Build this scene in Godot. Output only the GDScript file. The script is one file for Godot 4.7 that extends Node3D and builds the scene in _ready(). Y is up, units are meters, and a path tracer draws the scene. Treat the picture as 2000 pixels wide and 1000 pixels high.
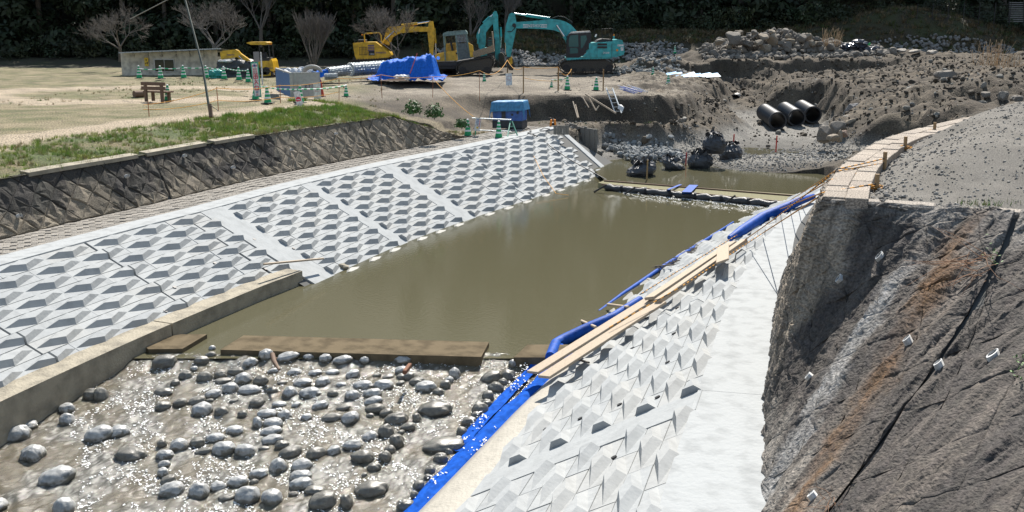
extends Node3D
# A river works site: a murky pool between two concrete-block revetments, a boulder ramp, machines on the far bank.
# World: y up, metres; the pool's water is y = 0; P(x, y, d) is a point d metres ahead of the camera's foot.

var used := {}
var M := {}
var T := {}
var rng := RandomNumberGenerator.new()
var fn := FastNoiseLite.new()
var fine := FastNoiseLite.new()
const GREY := Color(1, 1, 1)

# ---------------------------------------------------------------- mesh builder
class MB:
	var v := PackedVector3Array()
	var n := PackedVector3Array()
	var c := PackedColorArray()
	var col := Color(1, 1, 1)
	func t(a: Vector3, b: Vector3, d: Vector3) -> void:      # counter-clockwise seen from outside
		var m := (b - a).cross(d - a)
		if m.length_squared() < 1e-16: return
		m = m.normalized()
		v.append(a); v.append(d); v.append(b)
		n.append(m); n.append(m); n.append(m)
		c.append(col); c.append(col); c.append(col)
	func q(a: Vector3, b: Vector3, d: Vector3, e: Vector3) -> void:
		t(a, b, d); t(a, d, e)
	func to(a: Vector3, b: Vector3, d: Vector3, o: Vector3) -> void:   # turned away from o
		if (b - a).cross(d - a).dot((a + b + d) / 3.0 - o) < 0.0: t(a, d, b)
		else: t(a, b, d)
	func qo(a: Vector3, b: Vector3, d: Vector3, e: Vector3, o: Vector3) -> void:
		if (b - a).cross(d - a).dot((a + b + d + e) / 4.0 - o) < 0.0: q(a, e, d, b)
		else: q(a, b, d, e)
	func ts(a: Vector3, b: Vector3, d: Vector3, na: Vector3, nb: Vector3, nd: Vector3) -> void:
		v.append(a); v.append(d); v.append(b)
		n.append(na); n.append(nd); n.append(nb)
		c.append(col); c.append(col); c.append(col)
	func qs(a: Vector3, b: Vector3, d: Vector3, e: Vector3, na: Vector3, nb: Vector3, nd: Vector3, ne: Vector3) -> void:
		ts(a, b, d, na, nb, nd); ts(a, d, e, na, nd, ne)
	func box(o: Vector3, s: Vector3, bs := Basis.IDENTITY, bev := 0.0) -> void:
		var h := s * 0.5
		var b: float = minf(bev, minf(h.x, minf(h.y, h.z)) * 0.45)
		for ax in 3:
			var i := (ax + 1) % 3
			var j := (ax + 2) % 3
			for sg in [-1.0, 1.0]:
				var p := []
				for k in [[-1.0, -1.0], [1.0, -1.0], [1.0, 1.0], [-1.0, 1.0]]:
					var w := Vector3.ZERO
					w[ax] = sg * h[ax]; w[i] = k[0] * (h[i] - b); w[j] = k[1] * (h[j] - b)
					p.append(o + bs * w)
				qo(p[0], p[1], p[2], p[3], o)
			if b > 0.0:
				for si in [-1.0, 1.0]:
					for sj in [-1.0, 1.0]:
						var e := []
						for k in [[0, -1.0], [0, 1.0], [1, 1.0], [1, -1.0]]:
							var w := Vector3.ZERO
							w[ax] = k[1] * (h[ax] - b)
							w[i] = si * (h[i] - (b if k[0] == 0 else 0.0))
							w[j] = sj * (h[j] - (0.0 if k[0] == 0 else b))
							e.append(o + bs * w)
						qo(e[0], e[1], e[2], e[3], o)
		if b > 0.0:
			for sx in [-1.0, 1.0]:
				for sy in [-1.0, 1.0]:
					for sz in [-1.0, 1.0]:
						to(o + bs * Vector3(sx * h.x, sy * (h.y - b), sz * (h.z - b)), o + bs * Vector3(sx * (h.x - b), sy * h.y, sz * (h.z - b)), o + bs * Vector3(sx * (h.x - b), sy * (h.y - b), sz * h.z), o)
	func bar(a: Vector3, b: Vector3, w: float, h: float, up := Vector3.UP, bev := 0.0) -> void:
		var x := (b - a).normalized()
		if absf(x.dot(up)) > 0.98: up = Vector3.RIGHT
		var z := x.cross(up).normalized()
		box((a + b) * 0.5, Vector3((b - a).length(), h, w), Basis(x, z.cross(x), z), bev)
	func tube(pts: Array, rad, sides := 8, caps := true) -> void:
		var m := pts.size()
		var rings := []
		var norms := []
		var ref := Vector3.UP
		for i in m:
			var d: Vector3 = (pts[mini(i + 1, m - 1)] - pts[maxi(i - 1, 0)]).normalized()
			if absf(d.dot(ref)) > 0.95: ref = Vector3.RIGHT if absf(d.x) < 0.9 else Vector3.BACK
			var s := d.cross(ref).normalized()
			var u := s.cross(d)
			ref = u
			var r: float = rad[i] if rad is Array else rad
			var ring := PackedVector3Array()
			var nn := PackedVector3Array()
			for k in sides:
				var an := TAU * k / sides
				var w := s * cos(an) + u * sin(an)
				nn.append(w); ring.append(pts[i] + w * r)
			rings.append(ring); norms.append(nn)
		for i in m - 1:
			for k in sides:
				var l := (k + 1) % sides
				qs(rings[i][l], rings[i][k], rings[i + 1][k], rings[i + 1][l], norms[i][l], norms[i][k], norms[i + 1][k], norms[i + 1][l])
		if caps:
			for k in sides:
				var l := (k + 1) % sides
				t(pts[0], rings[0][k], rings[0][l]); t(pts[m - 1], rings[m - 1][l], rings[m - 1][k])
	func prism(poly: PackedVector2Array, z0: float, z1: float, xf := Transform3D.IDENTITY) -> void:
		var p := poly.duplicate()
		if Geometry2D.is_polygon_clockwise(p): p.reverse()
		var ix := Geometry2D.triangulate_polygon(p)
		for i in range(0, ix.size(), 3):
			var a := p[ix[i]]; var b := p[ix[i + 1]]; var d := p[ix[i + 2]]
			if (b - a).cross(d - a) < 0.0:
				var w := b; b = d; d = w
			t(xf * Vector3(a.x, a.y, z1), xf * Vector3(b.x, b.y, z1), xf * Vector3(d.x, d.y, z1))
			t(xf * Vector3(a.x, a.y, z0), xf * Vector3(d.x, d.y, z0), xf * Vector3(b.x, b.y, z0))
		for i in p.size():
			var a := p[i]; var b := p[(i + 1) % p.size()]
			q(xf * Vector3(a.x, a.y, z0), xf * Vector3(b.x, b.y, z0), xf * Vector3(b.x, b.y, z1), xf * Vector3(a.x, a.y, z1))
	func lathe(prof: PackedVector2Array, sides := 16, xf := Transform3D.IDENTITY) -> void:   # x = radius, y = height
		for i in prof.size() - 1:
			var a := prof[i]; var b := prof[i + 1]
			var nn := Vector2(b.y - a.y, a.x - b.x).normalized()
			for k in sides:
				var a0 := TAU * k / sides; var a1 := TAU * (k + 1) / sides
				var d0 := Vector3(cos(a0), 0, -sin(a0)); var d1 := Vector3(cos(a1), 0, -sin(a1))
				var n0 := xf.basis * (d0 * nn.x + Vector3.UP * nn.y); var n1 := xf.basis * (d1 * nn.x + Vector3.UP * nn.y)
				qs(xf * (d0 * a.x + Vector3.UP * a.y), xf * (d1 * a.x + Vector3.UP * a.y), xf * (d1 * b.x + Vector3.UP * b.y), xf * (d0 * b.x + Vector3.UP * b.y), n0.normalized(), n1.normalized(), n1.normalized(), n0.normalized())
	func mesh() -> ArrayMesh:
		var a := []
		a.resize(Mesh.ARRAY_MAX)
		a[Mesh.ARRAY_VERTEX] = v; a[Mesh.ARRAY_NORMAL] = n; a[Mesh.ARRAY_COLOR] = c
		var m := ArrayMesh.new()
		m.add_surface_from_arrays(Mesh.PRIMITIVE_TRIANGLES, a)
		return m

# ---------------------------------------------------------------- naming and metas
func P(x: float, y: float, d: float) -> Vector3: return Vector3(x, y, -d)

func numbered(called: String) -> String:
	var k: int = used.get(called, -1) + 1
	used[called] = k
	return called if k == 0 else "%s_%03d" % [called, k]

func put(called: String, mesh: Mesh, m: Material, parent: Node = self) -> MeshInstance3D:
	var o := MeshInstance3D.new()
	o.mesh = mesh
	o.material_override = m
	o.name = numbered(called) if parent == self else called
	parent.add_child(o, true)
	return o

func tag(o: Node, label := "", category := "", group := "") -> Node:
	if label: o.set_meta("label", label)
	if category: o.set_meta("category", category)
	if group: o.set_meta("group", group)
	return o

func thing(called: String, label: String, category: String, at := Vector3.ZERO, turn := 0.0, group := "") -> Node3D:
	var o := Node3D.new()
	o.name = numbered(called)
	add_child(o, true)
	o.position = at
	o.rotation.y = turn
	tag(o, label, category, group)
	return o

func one(called: String, mb: MB, m: Material, label: String, category: String, group := "", at := Vector3.ZERO) -> MeshInstance3D:
	var o := put(called, mb.mesh(), m)
	o.position = at
	tag(o, label, category, group)
	return o

func struct(called: String, mesh: Mesh, m: Material) -> MeshInstance3D:
	var o := put(called, mesh, m)
	o.set_meta("kind", "structure")
	return o

func scatter(called: String, meshes: Array, m: Material, xfs: Array, cols: Array, parent: Node = self) -> void:   # uncountable pieces
	for k in meshes.size():
		var mm := MultiMesh.new()
		mm.transform_format = MultiMesh.TRANSFORM_3D
		mm.use_colors = cols.size() > 0
		mm.mesh = meshes[k]
		var ids := []
		for i in range(k, xfs.size(), meshes.size()): ids.append(i)
		mm.instance_count = ids.size()
		for i in ids.size():
			mm.set_instance_transform(i, xfs[ids[i]])
			if cols: mm.set_instance_color(i, cols[ids[i]])
		var o := MultiMeshInstance3D.new()
		o.multimesh = mm
		o.material_override = m
		o.name = numbered(called) if parent == self else called
		o.set_meta("kind", "stuff")
		parent.add_child(o, true)

# ---------------------------------------------------------------- materials
func noise_tex(freq: float, ramp: Array, size := 512, kind := FastNoiseLite.TYPE_SIMPLEX_SMOOTH, oct := 4, as_n := 0.0, sd := 1) -> NoiseTexture2D:
	var f := FastNoiseLite.new()
	f.noise_type = kind; f.frequency = freq; f.fractal_octaves = oct; f.seed = sd
	var tx := NoiseTexture2D.new()
	tx.width = size; tx.height = size; tx.seamless = true; tx.noise = f
	if as_n > 0.0:
		tx.as_normal_map = true; tx.bump_strength = as_n
	elif ramp:
		var g := Gradient.new()
		g.offsets = PackedFloat32Array(ramp[0]); g.colors = PackedColorArray(ramp[1])
		tx.color_ramp = g
	return tx

func g(x: float) -> Color: return Color(x, x, x)

func mat(called: String, col: Color, rough := 0.8, tex := "", scale := 1.0, nrm := "", nstr := 1.0, metal := 0.0) -> StandardMaterial3D:
	var m := StandardMaterial3D.new()
	m.albedo_color = col; m.roughness = rough; m.metallic = metal
	m.vertex_color_use_as_albedo = true
	if tex: m.albedo_texture = T[tex]
	if nrm:
		m.normal_enabled = true; m.normal_texture = T[nrm]; m.normal_scale = nstr
	if tex or nrm:
		m.uv1_triplanar = true; m.uv1_world_triplanar = true
		m.uv1_scale = Vector3.ONE * scale
	M[called] = m
	return m

func lin(r: float, gg: float, b: float) -> Color:      # linear base colour -> what albedo_color wants
	return Color(r, gg, b).linear_to_srgb()

func make_materials() -> void:
	T.grime = noise_tex(0.008, [[0.0, 0.4, 0.62, 1.0], [g(0.74), g(0.9), g(0.98), g(1.0)]], 512, FastNoiseLite.TYPE_SIMPLEX_SMOOTH, 6)
	T.stain = noise_tex(0.006, [[0.0, 0.36, 0.5, 1.0], [g(0.87), g(0.95), g(0.985), g(1.0)]], 1024, FastNoiseLite.TYPE_SIMPLEX_SMOOTH, 7, 0.0, 3)
	T.dirt = noise_tex(0.02, [[0.0, 0.35, 0.55, 0.75, 1.0], [g(0.36), g(0.62), g(0.85), g(1.0), g(1.0)]], 1024, FastNoiseLite.TYPE_SIMPLEX_SMOOTH, 6, 0.0, 4)
	T.pebble = noise_tex(0.05, [[0.0, 0.3, 0.5, 1.0], [g(1.0), g(0.8), g(0.6), g(0.42)]], 1024, FastNoiseLite.TYPE_CELLULAR, 3, 0.0, 5)
	T.rock = noise_tex(0.03, [[0.0, 0.3, 0.5, 0.7, 1.0], [g(0.35), g(0.6), g(0.8), g(0.97), g(1.0)]], 1024, FastNoiseLite.TYPE_SIMPLEX_SMOOTH, 7, 0.0, 6)
	T.n_fine = noise_tex(0.05, [], 512, FastNoiseLite.TYPE_SIMPLEX_SMOOTH, 5, 6.0, 7)
	T.n_rough = noise_tex(0.02, [], 1024, FastNoiseLite.TYPE_SIMPLEX_SMOOTH, 7, 16.0, 8)
	T.n_pebble = noise_tex(0.05, [], 1024, FastNoiseLite.TYPE_CELLULAR, 3, 12.0, 9)
	T.n_ripple = noise_tex(0.012, [], 1024, FastNoiseLite.TYPE_SIMPLEX_SMOOTH, 4, 5.0, 10)
	T.n_chop = noise_tex(0.03, [], 1024, FastNoiseLite.TYPE_SIMPLEX_SMOOTH, 5, 14.0, 11)
	T.foam = noise_tex(0.035, [[0.0, 0.48, 0.6, 0.7, 1.0], [Color(0.8, 0.75, 0.68), Color(1, 1, 1), Color(1.0, 1.0, 1.0), Color(1, 1, 1), Color(1, 1, 1)]], 1024, FastNoiseLite.TYPE_SIMPLEX_SMOOTH, 6, 0.0, 12)
	mat("concrete", lin(0.375, 0.387, 0.385), 0.85, "stain", 0.35, "n_fine", 0.2)
	mat("concrete_b", lin(0.395, 0.405, 0.40), 0.85, "stain", 0.5, "n_fine", 0.2)
	mat("concrete_c", lin(0.36, 0.372, 0.372), 0.85, "stain", 0.42, "n_fine", 0.2)
	mat("concrete_d", lin(0.385, 0.39, 0.38), 0.85, "stain", 0.6, "n_fine", 0.2)
	mat("concrete_damp", lin(0.28, 0.275, 0.245), 0.6, "stain", 0.8, "n_fine", 0.35)
	mat("slab_brown", lin(0.15, 0.118, 0.075), 0.9, "grime", 0.5, "n_fine", 0.25)
	mat("concrete_old", lin(0.33, 0.29, 0.215), 0.8, "grime", 0.5, "n_fine", 0.6)
	mat("concrete_dark", lin(0.16, 0.14, 0.10), 0.8, "stain", 0.6, "n_fine", 0.6)
	mat("joint", lin(0.09, 0.09, 0.085), 0.95)
	mat("stone", GREY, 0.9, "rock", 1.1, "n_rough", 0.7)
	mat("rock", GREY, 0.9, "rock", 0.9, "n_rough", 1.0)
	mat("boulder", GREY, 0.42, "grime", 1.6, "n_fine", 0.45)
	mat("ground", GREY, 0.95, "dirt", 0.6, "n_rough", 0.9)
	mat("gravel", GREY, 0.95, "pebble", 1.3, "n_pebble", 1.0)
	mat("slope_soil", GREY, 0.95, "dirt", 0.9, "n_rough", 0.9)
	mat("leaf", GREY, 0.6)
	M.leaf.backlight_enabled = true
	M.leaf.backlight = Color(0.25, 0.35, 0.08)
	mat("needle", GREY, 0.7)
	mat("bark", lin(0.17, 0.145, 0.115), 0.9, "dirt", 2.0)
	mat("teal", lin(0.04, 0.40, 0.41), 0.32, "grime", 0.5)
	mat("yellow", lin(0.72, 0.42, 0.02), 0.35, "grime", 0.5)
	mat("black", lin(0.022, 0.022, 0.024), 0.55, "grime", 0.8)
	mat("rubber", lin(0.05, 0.045, 0.04), 0.8, "dirt", 1.2)
	mat("mud_steel", lin(0.10, 0.085, 0.065), 0.8, "dirt", 1.0)
	mat("steel", lin(0.5, 0.5, 0.5), 0.35, "grime", 1.0, "", 1.0, 0.8)
	mat("chrome", lin(0.7, 0.7, 0.72), 0.15, "", 1.0, "", 1.0, 1.0)
	mat("galv", lin(0.42, 0.46, 0.48), 0.45, "grime", 2.0, "", 1.0, 0.5)
	mat("white", lin(0.72, 0.72, 0.7), 0.6, "grime", 1.5)
	mat("paint", GREY, 0.5, "grime", 1.2)
	mat("tarp", lin(0.010, 0.085, 0.42), 0.55, "grime", 1.5, "n_fine", 0.5)
	mat("tarp_bright", lin(0.02, 0.15, 0.62), 0.6, "grime", 1.5, "n_fine", 0.5)
	mat("tarp_wet", lin(0.012, 0.10, 0.50), 0.85, "grime", 1.5)
	mat("tarp_pale", lin(0.05, 0.24, 0.46), 0.5, "grime", 1.5, "n_fine", 0.5)
	mat("gen_blue", lin(0.06, 0.15, 0.45), 0.5, "grime", 1.0)
	mat("wood", lin(0.44, 0.355, 0.26), 0.8, "stain", 2.0, "n_fine", 0.4)
	mat("wood_dark", lin(0.16, 0.10, 0.065), 0.8, "stain", 2.0)
	mat("plain", GREY, 0.6)
	mat("rope", GREY, 0.8)
	mat("pipe", lin(0.03, 0.033, 0.038), 0.5, "grime", 1.0)
	mat("bag", lin(0.055, 0.057, 0.062), 0.42, "grime", 3.0, "n_fine", 1.0)
	mat("orange", lin(0.75, 0.24, 0.02), 0.5)
	M.tarp.metallic_specular = 0.3
	M.slab_brown.metallic_specular = 0.15
	for k in ["concrete", "concrete_b", "concrete_c", "concrete_d"]: M[k].metallic_specular = 0.2
	M.tarp_wet.metallic_specular = 0.15
	M.tarp_bright.metallic_specular = 0.2
	mat("dull_steel", lin(0.16, 0.16, 0.155), 0.6)
	var gl := mat("glass", Color(0.25, 0.4, 0.4, 0.35), 0.05)
	gl.transparency = BaseMaterial3D.TRANSPARENCY_ALPHA
	mat("pool", lin(0.098, 0.091, 0.055), 0.05, "", 0.55, "n_ripple", 0.13)
	mat("ramp_water", GREY, 0.12, "foam", 2.6, "n_chop", 0.9)
	M.ramp_water.uv1_scale = Vector3(2.6, 2.6, 1.6)

# ---------------------------------------------------------------- curves
func cat(a: Array, t: float) -> Vector2:      # Catmull-Rom through points, t in 0..size-1
	var m := a.size()
	var i := clampi(int(floor(t)), 0, m - 2)
	var f := t - i
	var p0: Vector2 = a[i - 1] if i > 0 else a[0] * 2.0 - a[1]
	var p1: Vector2 = a[i]
	var p2: Vector2 = a[i + 1]
	var p3: Vector2 = a[i + 2] if i + 2 < m else a[m - 1] * 2.0 - a[m - 2]
	return p1.cubic_interpolate(p2, p0, p3, f)

class Path:      # resampled by arc length; plan coordinates (x, d)
	var pt := PackedVector2Array()
	var step := 0.25
	var length := 0.0
	func at(s: float) -> Vector2:
		var k := clampf(s / step, 0.0, pt.size() - 1.001)
		var i := int(k)
		var r := pt[i].lerp(pt[i + 1], k - i)
		if s < 0.0: r += (pt[1] - pt[0]).normalized() * s
		if s > (pt.size() - 1) * step: r += (pt[pt.size() - 1] - pt[pt.size() - 2]).normalized() * (s - (pt.size() - 1) * step)
		return r
	func dir(s: float) -> Vector2: return (at(s + 0.6) - at(s - 0.6)).normalized()
	func near(p: Vector2) -> Vector2:      # (arc length, signed distance; + is left of travel)
		var best := 1e9
		var bi := 0
		for i in range(0, pt.size(), 4):
			var d := pt[i].distance_squared_to(p)
			if d < best: best = d; bi = i
		for i in range(maxi(bi - 4, 0), mini(bi + 5, pt.size())):
			var d := pt[i].distance_squared_to(p)
			if d < best: best = d; bi = i
		var s0 := bi * step
		var d0 := dir(s0)
		var w := p - at(s0)
		return Vector2(s0 + w.dot(d0), w.dot(Vector2(-d0.y, d0.x)))

func path(a: Array) -> Path:
	var r := Path.new()
	var acc := 0.0
	var last: Vector2 = a[0]
	r.pt.append(last)
	var m := (a.size() - 1) * 400
	for i in range(1, m + 1):
		var p := cat(a, float(i) / 400.0)
		acc += p.distance_to(last)
		last = p
		if acc >= r.step:
			r.pt.append(p); acc -= r.step
	r.length = (r.pt.size() - 1) * r.step
	return r

func grid_mesh(nx: int, nz: int, fp: Callable, fc: Callable) -> ArrayMesh:
	var v := PackedVector3Array(); v.resize(nx * nz)
	var c := PackedColorArray(); c.resize(nx * nz)
	var nn := PackedVector3Array(); nn.resize(nx * nz)
	for j in nz:
		for i in nx:
			v[j * nx + i] = fp.call(i, j)
	for j in nz:
		for i in nx:
			var k := j * nx + i
			var dx := v[j * nx + mini(i + 1, nx - 1)] - v[j * nx + maxi(i - 1, 0)]
			var dz := v[mini(j + 1, nz - 1) * nx + i] - v[maxi(j - 1, 0) * nx + i]
			var m := dx.cross(dz).normalized()
			if m.y < 0.0: m = -m
			nn[k] = m
			c[k] = fc.call(v[k], m, i, j)
	var ix := PackedInt32Array()
	var flip := (v[1] - v[0]).cross(v[nx] - v[0]).y < 0.0
	for j in nz - 1:
		for i in nx - 1:
			var a := j * nx + i
			if flip: ix.append_array([a, a + 1, a + nx, a + 1, a + nx + 1, a + nx])
			else: ix.append_array([a, a + nx, a + 1, a + 1, a + nx, a + nx + 1])
	var ar := []
	ar.resize(Mesh.ARRAY_MAX)
	ar[Mesh.ARRAY_VERTEX] = v; ar[Mesh.ARRAY_NORMAL] = nn; ar[Mesh.ARRAY_COLOR] = c; ar[Mesh.ARRAY_INDEX] = ix
	var me := ArrayMesh.new()
	me.add_surface_from_arrays(Mesh.PRIMITIVE_TRIANGLES, ar)
	return me

func ico(sub: int) -> Array:      # [vertices, triangles] of a unit sphere
	var f := (1.0 + sqrt(5.0)) / 2.0
	var v := [Vector3(-1, f, 0), Vector3(1, f, 0), Vector3(-1, -f, 0), Vector3(1, -f, 0), Vector3(0, -1, f), Vector3(0, 1, f), Vector3(0, -1, -f), Vector3(0, 1, -f), Vector3(f, 0, -1), Vector3(f, 0, 1), Vector3(-f, 0, -1), Vector3(-f, 0, 1)]
	for i in v.size(): v[i] = v[i].normalized()
	var tr := [0, 11, 5, 0, 5, 1, 0, 1, 7, 0, 7, 10, 0, 10, 11, 1, 5, 9, 5, 11, 4, 11, 10, 2, 10, 7, 6, 7, 1, 8, 3, 9, 4, 3, 4, 2, 3, 2, 6, 3, 6, 8, 3, 8, 9, 4, 9, 5, 2, 4, 11, 6, 2, 10, 8, 6, 7, 9, 8, 1]
	for k in sub:
		var mid := {}
		var t2 := []
		for i in range(0, tr.size(), 3):
			var e := []
			for j in 3:
				var a: int = tr[i + j]; var b: int = tr[i + (j + 1) % 3]
				var key := mini(a, b) * 100000 + maxi(a, b)
				if not mid.has(key):
					mid[key] = v.size()
					v.append(((v[a] + v[b]) * 0.5).normalized())
				e.append(mid[key])
			t2.append_array([tr[i], e[0], e[2], tr[i + 1], e[1], e[0], tr[i + 2], e[2], e[1], e[0], e[1], e[2]])
		tr = t2
	return [v, tr]

func blob(sub: int, sd: float, amp: float, freq: float, boxy := 0.0, smooth := true, planes := 0) -> ArrayMesh:      # rounded or angular stone of radius about 1
	var s := ico(sub)
	var v: Array = s[0]
	var tr: Array = s[1]
	var cut := []
	var r2 := RandomNumberGenerator.new()
	r2.seed = int(sd * 977.0) + 5
	for k in planes:
		var d := Vector3(r2.randf_range(-1, 1), r2.randf_range(-1, 1), r2.randf_range(-1, 1)).normalized()
		cut.append([d, r2.randf_range(0.55, 0.85)])
	for i in v.size():
		var d: Vector3 = v[i]
		var r := 1.0 + amp * fn.get_noise_3d(d.x * freq + sd * 31.0, d.y * freq, d.z * freq) + amp * 0.35 * fn.get_noise_3d(d.x * freq * 3.0, d.y * freq * 3.0 + sd * 17.0, d.z * freq * 3.0)
		if boxy > 0.0:
			var mx := maxf(absf(d.x), maxf(absf(d.y), absf(d.z)))
			r *= lerpf(1.0, 0.8 / mx, boxy)
		var p := d * r
		for w in cut:
			var over: float = p.dot(w[0]) - w[1]
			if over > 0.0: p -= w[0] * over
		v[i] = p
	var mb := MB.new()
	var nn := []
	nn.resize(v.size())
	nn.fill(Vector3.ZERO)
	for i in range(0, tr.size(), 3):
		var m: Vector3 = (v[tr[i + 1]] - v[tr[i]]).cross(v[tr[i + 2]] - v[tr[i]])
		if m.dot(v[tr[i]]) < 0.0: m = -m
		for j in 3: nn[tr[i + j]] += m
	for i in range(0, tr.size(), 3):
		var a: Vector3 = v[tr[i]]; var b: Vector3 = v[tr[i + 1]]; var d: Vector3 = v[tr[i + 2]]
		if smooth:
			if (b - a).cross(d - a).dot(a) < 0.0: mb.ts(a, d, b, nn[tr[i]].normalized(), nn[tr[i + 2]].normalized(), nn[tr[i + 1]].normalized())
			else: mb.ts(a, b, d, nn[tr[i]].normalized(), nn[tr[i + 1]].normalized(), nn[tr[i + 2]].normalized())
		else: mb.to(a, b, d, Vector3.ZERO)
	return mb.mesh()

var Lc: Path
var Rc: Path
var RB := []
var RT := []

func _ready() -> void:
	# camera, sky, sun, exposure
	var cam := Camera3D.new()
	cam.name = "camera"
	cam.fov = 28.0725
	cam.position = Vector3(0, 6.3, 0)
	cam.rotation_degrees = Vector3(-12.68, 0, 0)
	cam.far = 900.0
	add_child(cam)
	cam.current = true
	var env := Environment.new()
	env.background_mode = Environment.BG_SKY
	var sky := Sky.new()
	var sm := ProceduralSkyMaterial.new()
	sm.sky_top_color = Color(0.51, 0.60, 0.71)
	sm.sky_horizon_color = Color(0.83, 0.85, 0.86)
	sm.sky_curve = 0.12
	sm.ground_bottom_color = Color(0.2, 0.19, 0.17)
	sm.ground_horizon_color = Color(0.5, 0.5, 0.48)
	sky.sky_material = sm
	env.sky = sky
	env.background_energy_multiplier = 0.78
	env.tonemap_mode = Environment.TONE_MAPPER_LINEAR
	env.tonemap_exposure = 1.72
	env.sdfgi_enabled = true
	env.ssao_enabled = true
	env.ssil_enabled = true
	var we := WorldEnvironment.new()
	we.name = "world_environment"
	we.environment = env
	add_child(we)
	var sun := DirectionalLight3D.new()
	sun.name = "sun"
	sun.light_energy = 1.6
	sun.light_color = Color(1.0, 0.975, 0.94)
	sun.light_angular_distance = 0.5
	sun.shadow_enabled = true
	sun.look_at_from_position(Vector3.ZERO, Vector3(-0.13, -0.75, 0.645))
	add_child(sun)
	rng.seed = 7
	fn.seed = 3; fn.frequency = 1.0; fn.noise_type = FastNoiseLite.TYPE_SIMPLEX_SMOOTH
	fine.seed = 9; fine.frequency = 1.0; fine.noise_type = FastNoiseLite.TYPE_SIMPLEX_SMOOTH; fine.fractal_octaves = 5
	make_materials()
	Lc = path([Vector2(-13.2, 8), Vector2(-11.9, 14), Vector2(-10.4, 19.5), Vector2(-8.85, 24), Vector2(-8.0, 26.1), Vector2(-6.35, 30.7), Vector2(-4.45, 34.9), Vector2(-2.22, 39.2), Vector2(0.1, 43.9), Vector2(2.43, 48.8)])
	Rc = path([Vector2(-0.3, 2.0), Vector2(0.6, 5.8), Vector2(1.5, 9.34), Vector2(2.52, 12.81), Vector2(4.15, 18.2), Vector2(6.3, 23.9), Vector2(8.4, 28.4), Vector2(11.6, 34.0), Vector2(15.6, 40.0)])
	RB = [Vector2(16.2, 40), Vector2(10.0, 31.0), Vector2(7.1, 24.9), Vector2(5.45, 19.8), Vector2(4.35, 16.3), Vector2(3.68, 13.9), Vector2(3.3, 12.55), Vector2(2.98, 11.3), Vector2(2.62, 9.9), Vector2(2.1, 7.8), Vector2(1.5, 5.4), Vector2(0.9, 3.0)]
	RT = [Vector2(21, 36.2), Vector2(14.6, 28.3), Vector2(10.6, 23.9), Vector2(7.24, 19.6), Vector2(5.3, 16.1), Vector2(4.3, 13.8), Vector2(3.82, 12.5), Vector2(4.92, 12.13), Vector2(5.9, 11.6), Vector2(7.6, 10.6), Vector2(9.5, 9.2), Vector2(11.5, 7.0)]
	build_ground()
	build_left_revetment()
	build_left_wall()
	build_right_revetment()
	build_right_wall()
	build_weirs_and_water()
	build_ramp()
	build_forest()
	build_upstream()
	build_machines()
	build_left_bank()
	build_terrace_things()
	build_right_things()
	build_plants()

# a strip along a path: top edge from (n0, y0) to (n1, y1), n measured to the left of travel
func strip(mb: MB, pa: Path, s0: float, s1: float, n0: float, y0: float, n1: float, y1: float, thick: float, step := 0.6) -> void:
	var m := maxi(1, int(ceil((s1 - s0) / step)))
	var prev := []
	for i in m + 1:
		var s := lerpf(s0, s1, float(i) / m)
		var p := pa.at(s)
		var d := pa.dir(s)
		var l := Vector2(-d.y, d.x)
		var a := p + l * n0
		var b := p + l * n1
		var cur := [P(a.x, y0, a.y), P(b.x, y1, b.y), P(b.x, y1 - thick, b.y), P(a.x, y0 - thick, a.y)]
		if prev:
			var o: Vector3 = (prev[0] + prev[2] + cur[0] + cur[2]) * 0.25
			for k in 4:
				mb.qo(prev[k], prev[(k + 1) % 4], cur[(k + 1) % 4], cur[k], o)
		if i == 0: mb.qo(cur[0], cur[1], cur[2], cur[3], P(pa.at(s0 + 0.3).x, y0, pa.at(s0 + 0.3).y))
		if i == m: mb.qo(cur[0], cur[1], cur[2], cur[3], P(pa.at(s1 - 0.3).x, y0, pa.at(s1 - 0.3).y))
		prev = cur

func run_of(side: float) -> float: return 3.3 if side < 0.0 else 3.0
const DROP := 1.6
const ROWS := 10

func slope_at(pa: Path, side: float, s: float, q: float, up := 0.0) -> Vector3:      # q = 0 crest .. 1 water line
	var p := pa.at(s)
	var d := pa.dir(s)
	var l := Vector2(-d.y, d.x) * side
	var w := p + l * run_of(side) * q
	var nrm := Vector3(l.x * DROP, run_of(side), -l.y * DROP).normalized()
	return P(w.x, 1.6 - DROP * q, w.y) + nrm * up

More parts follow.
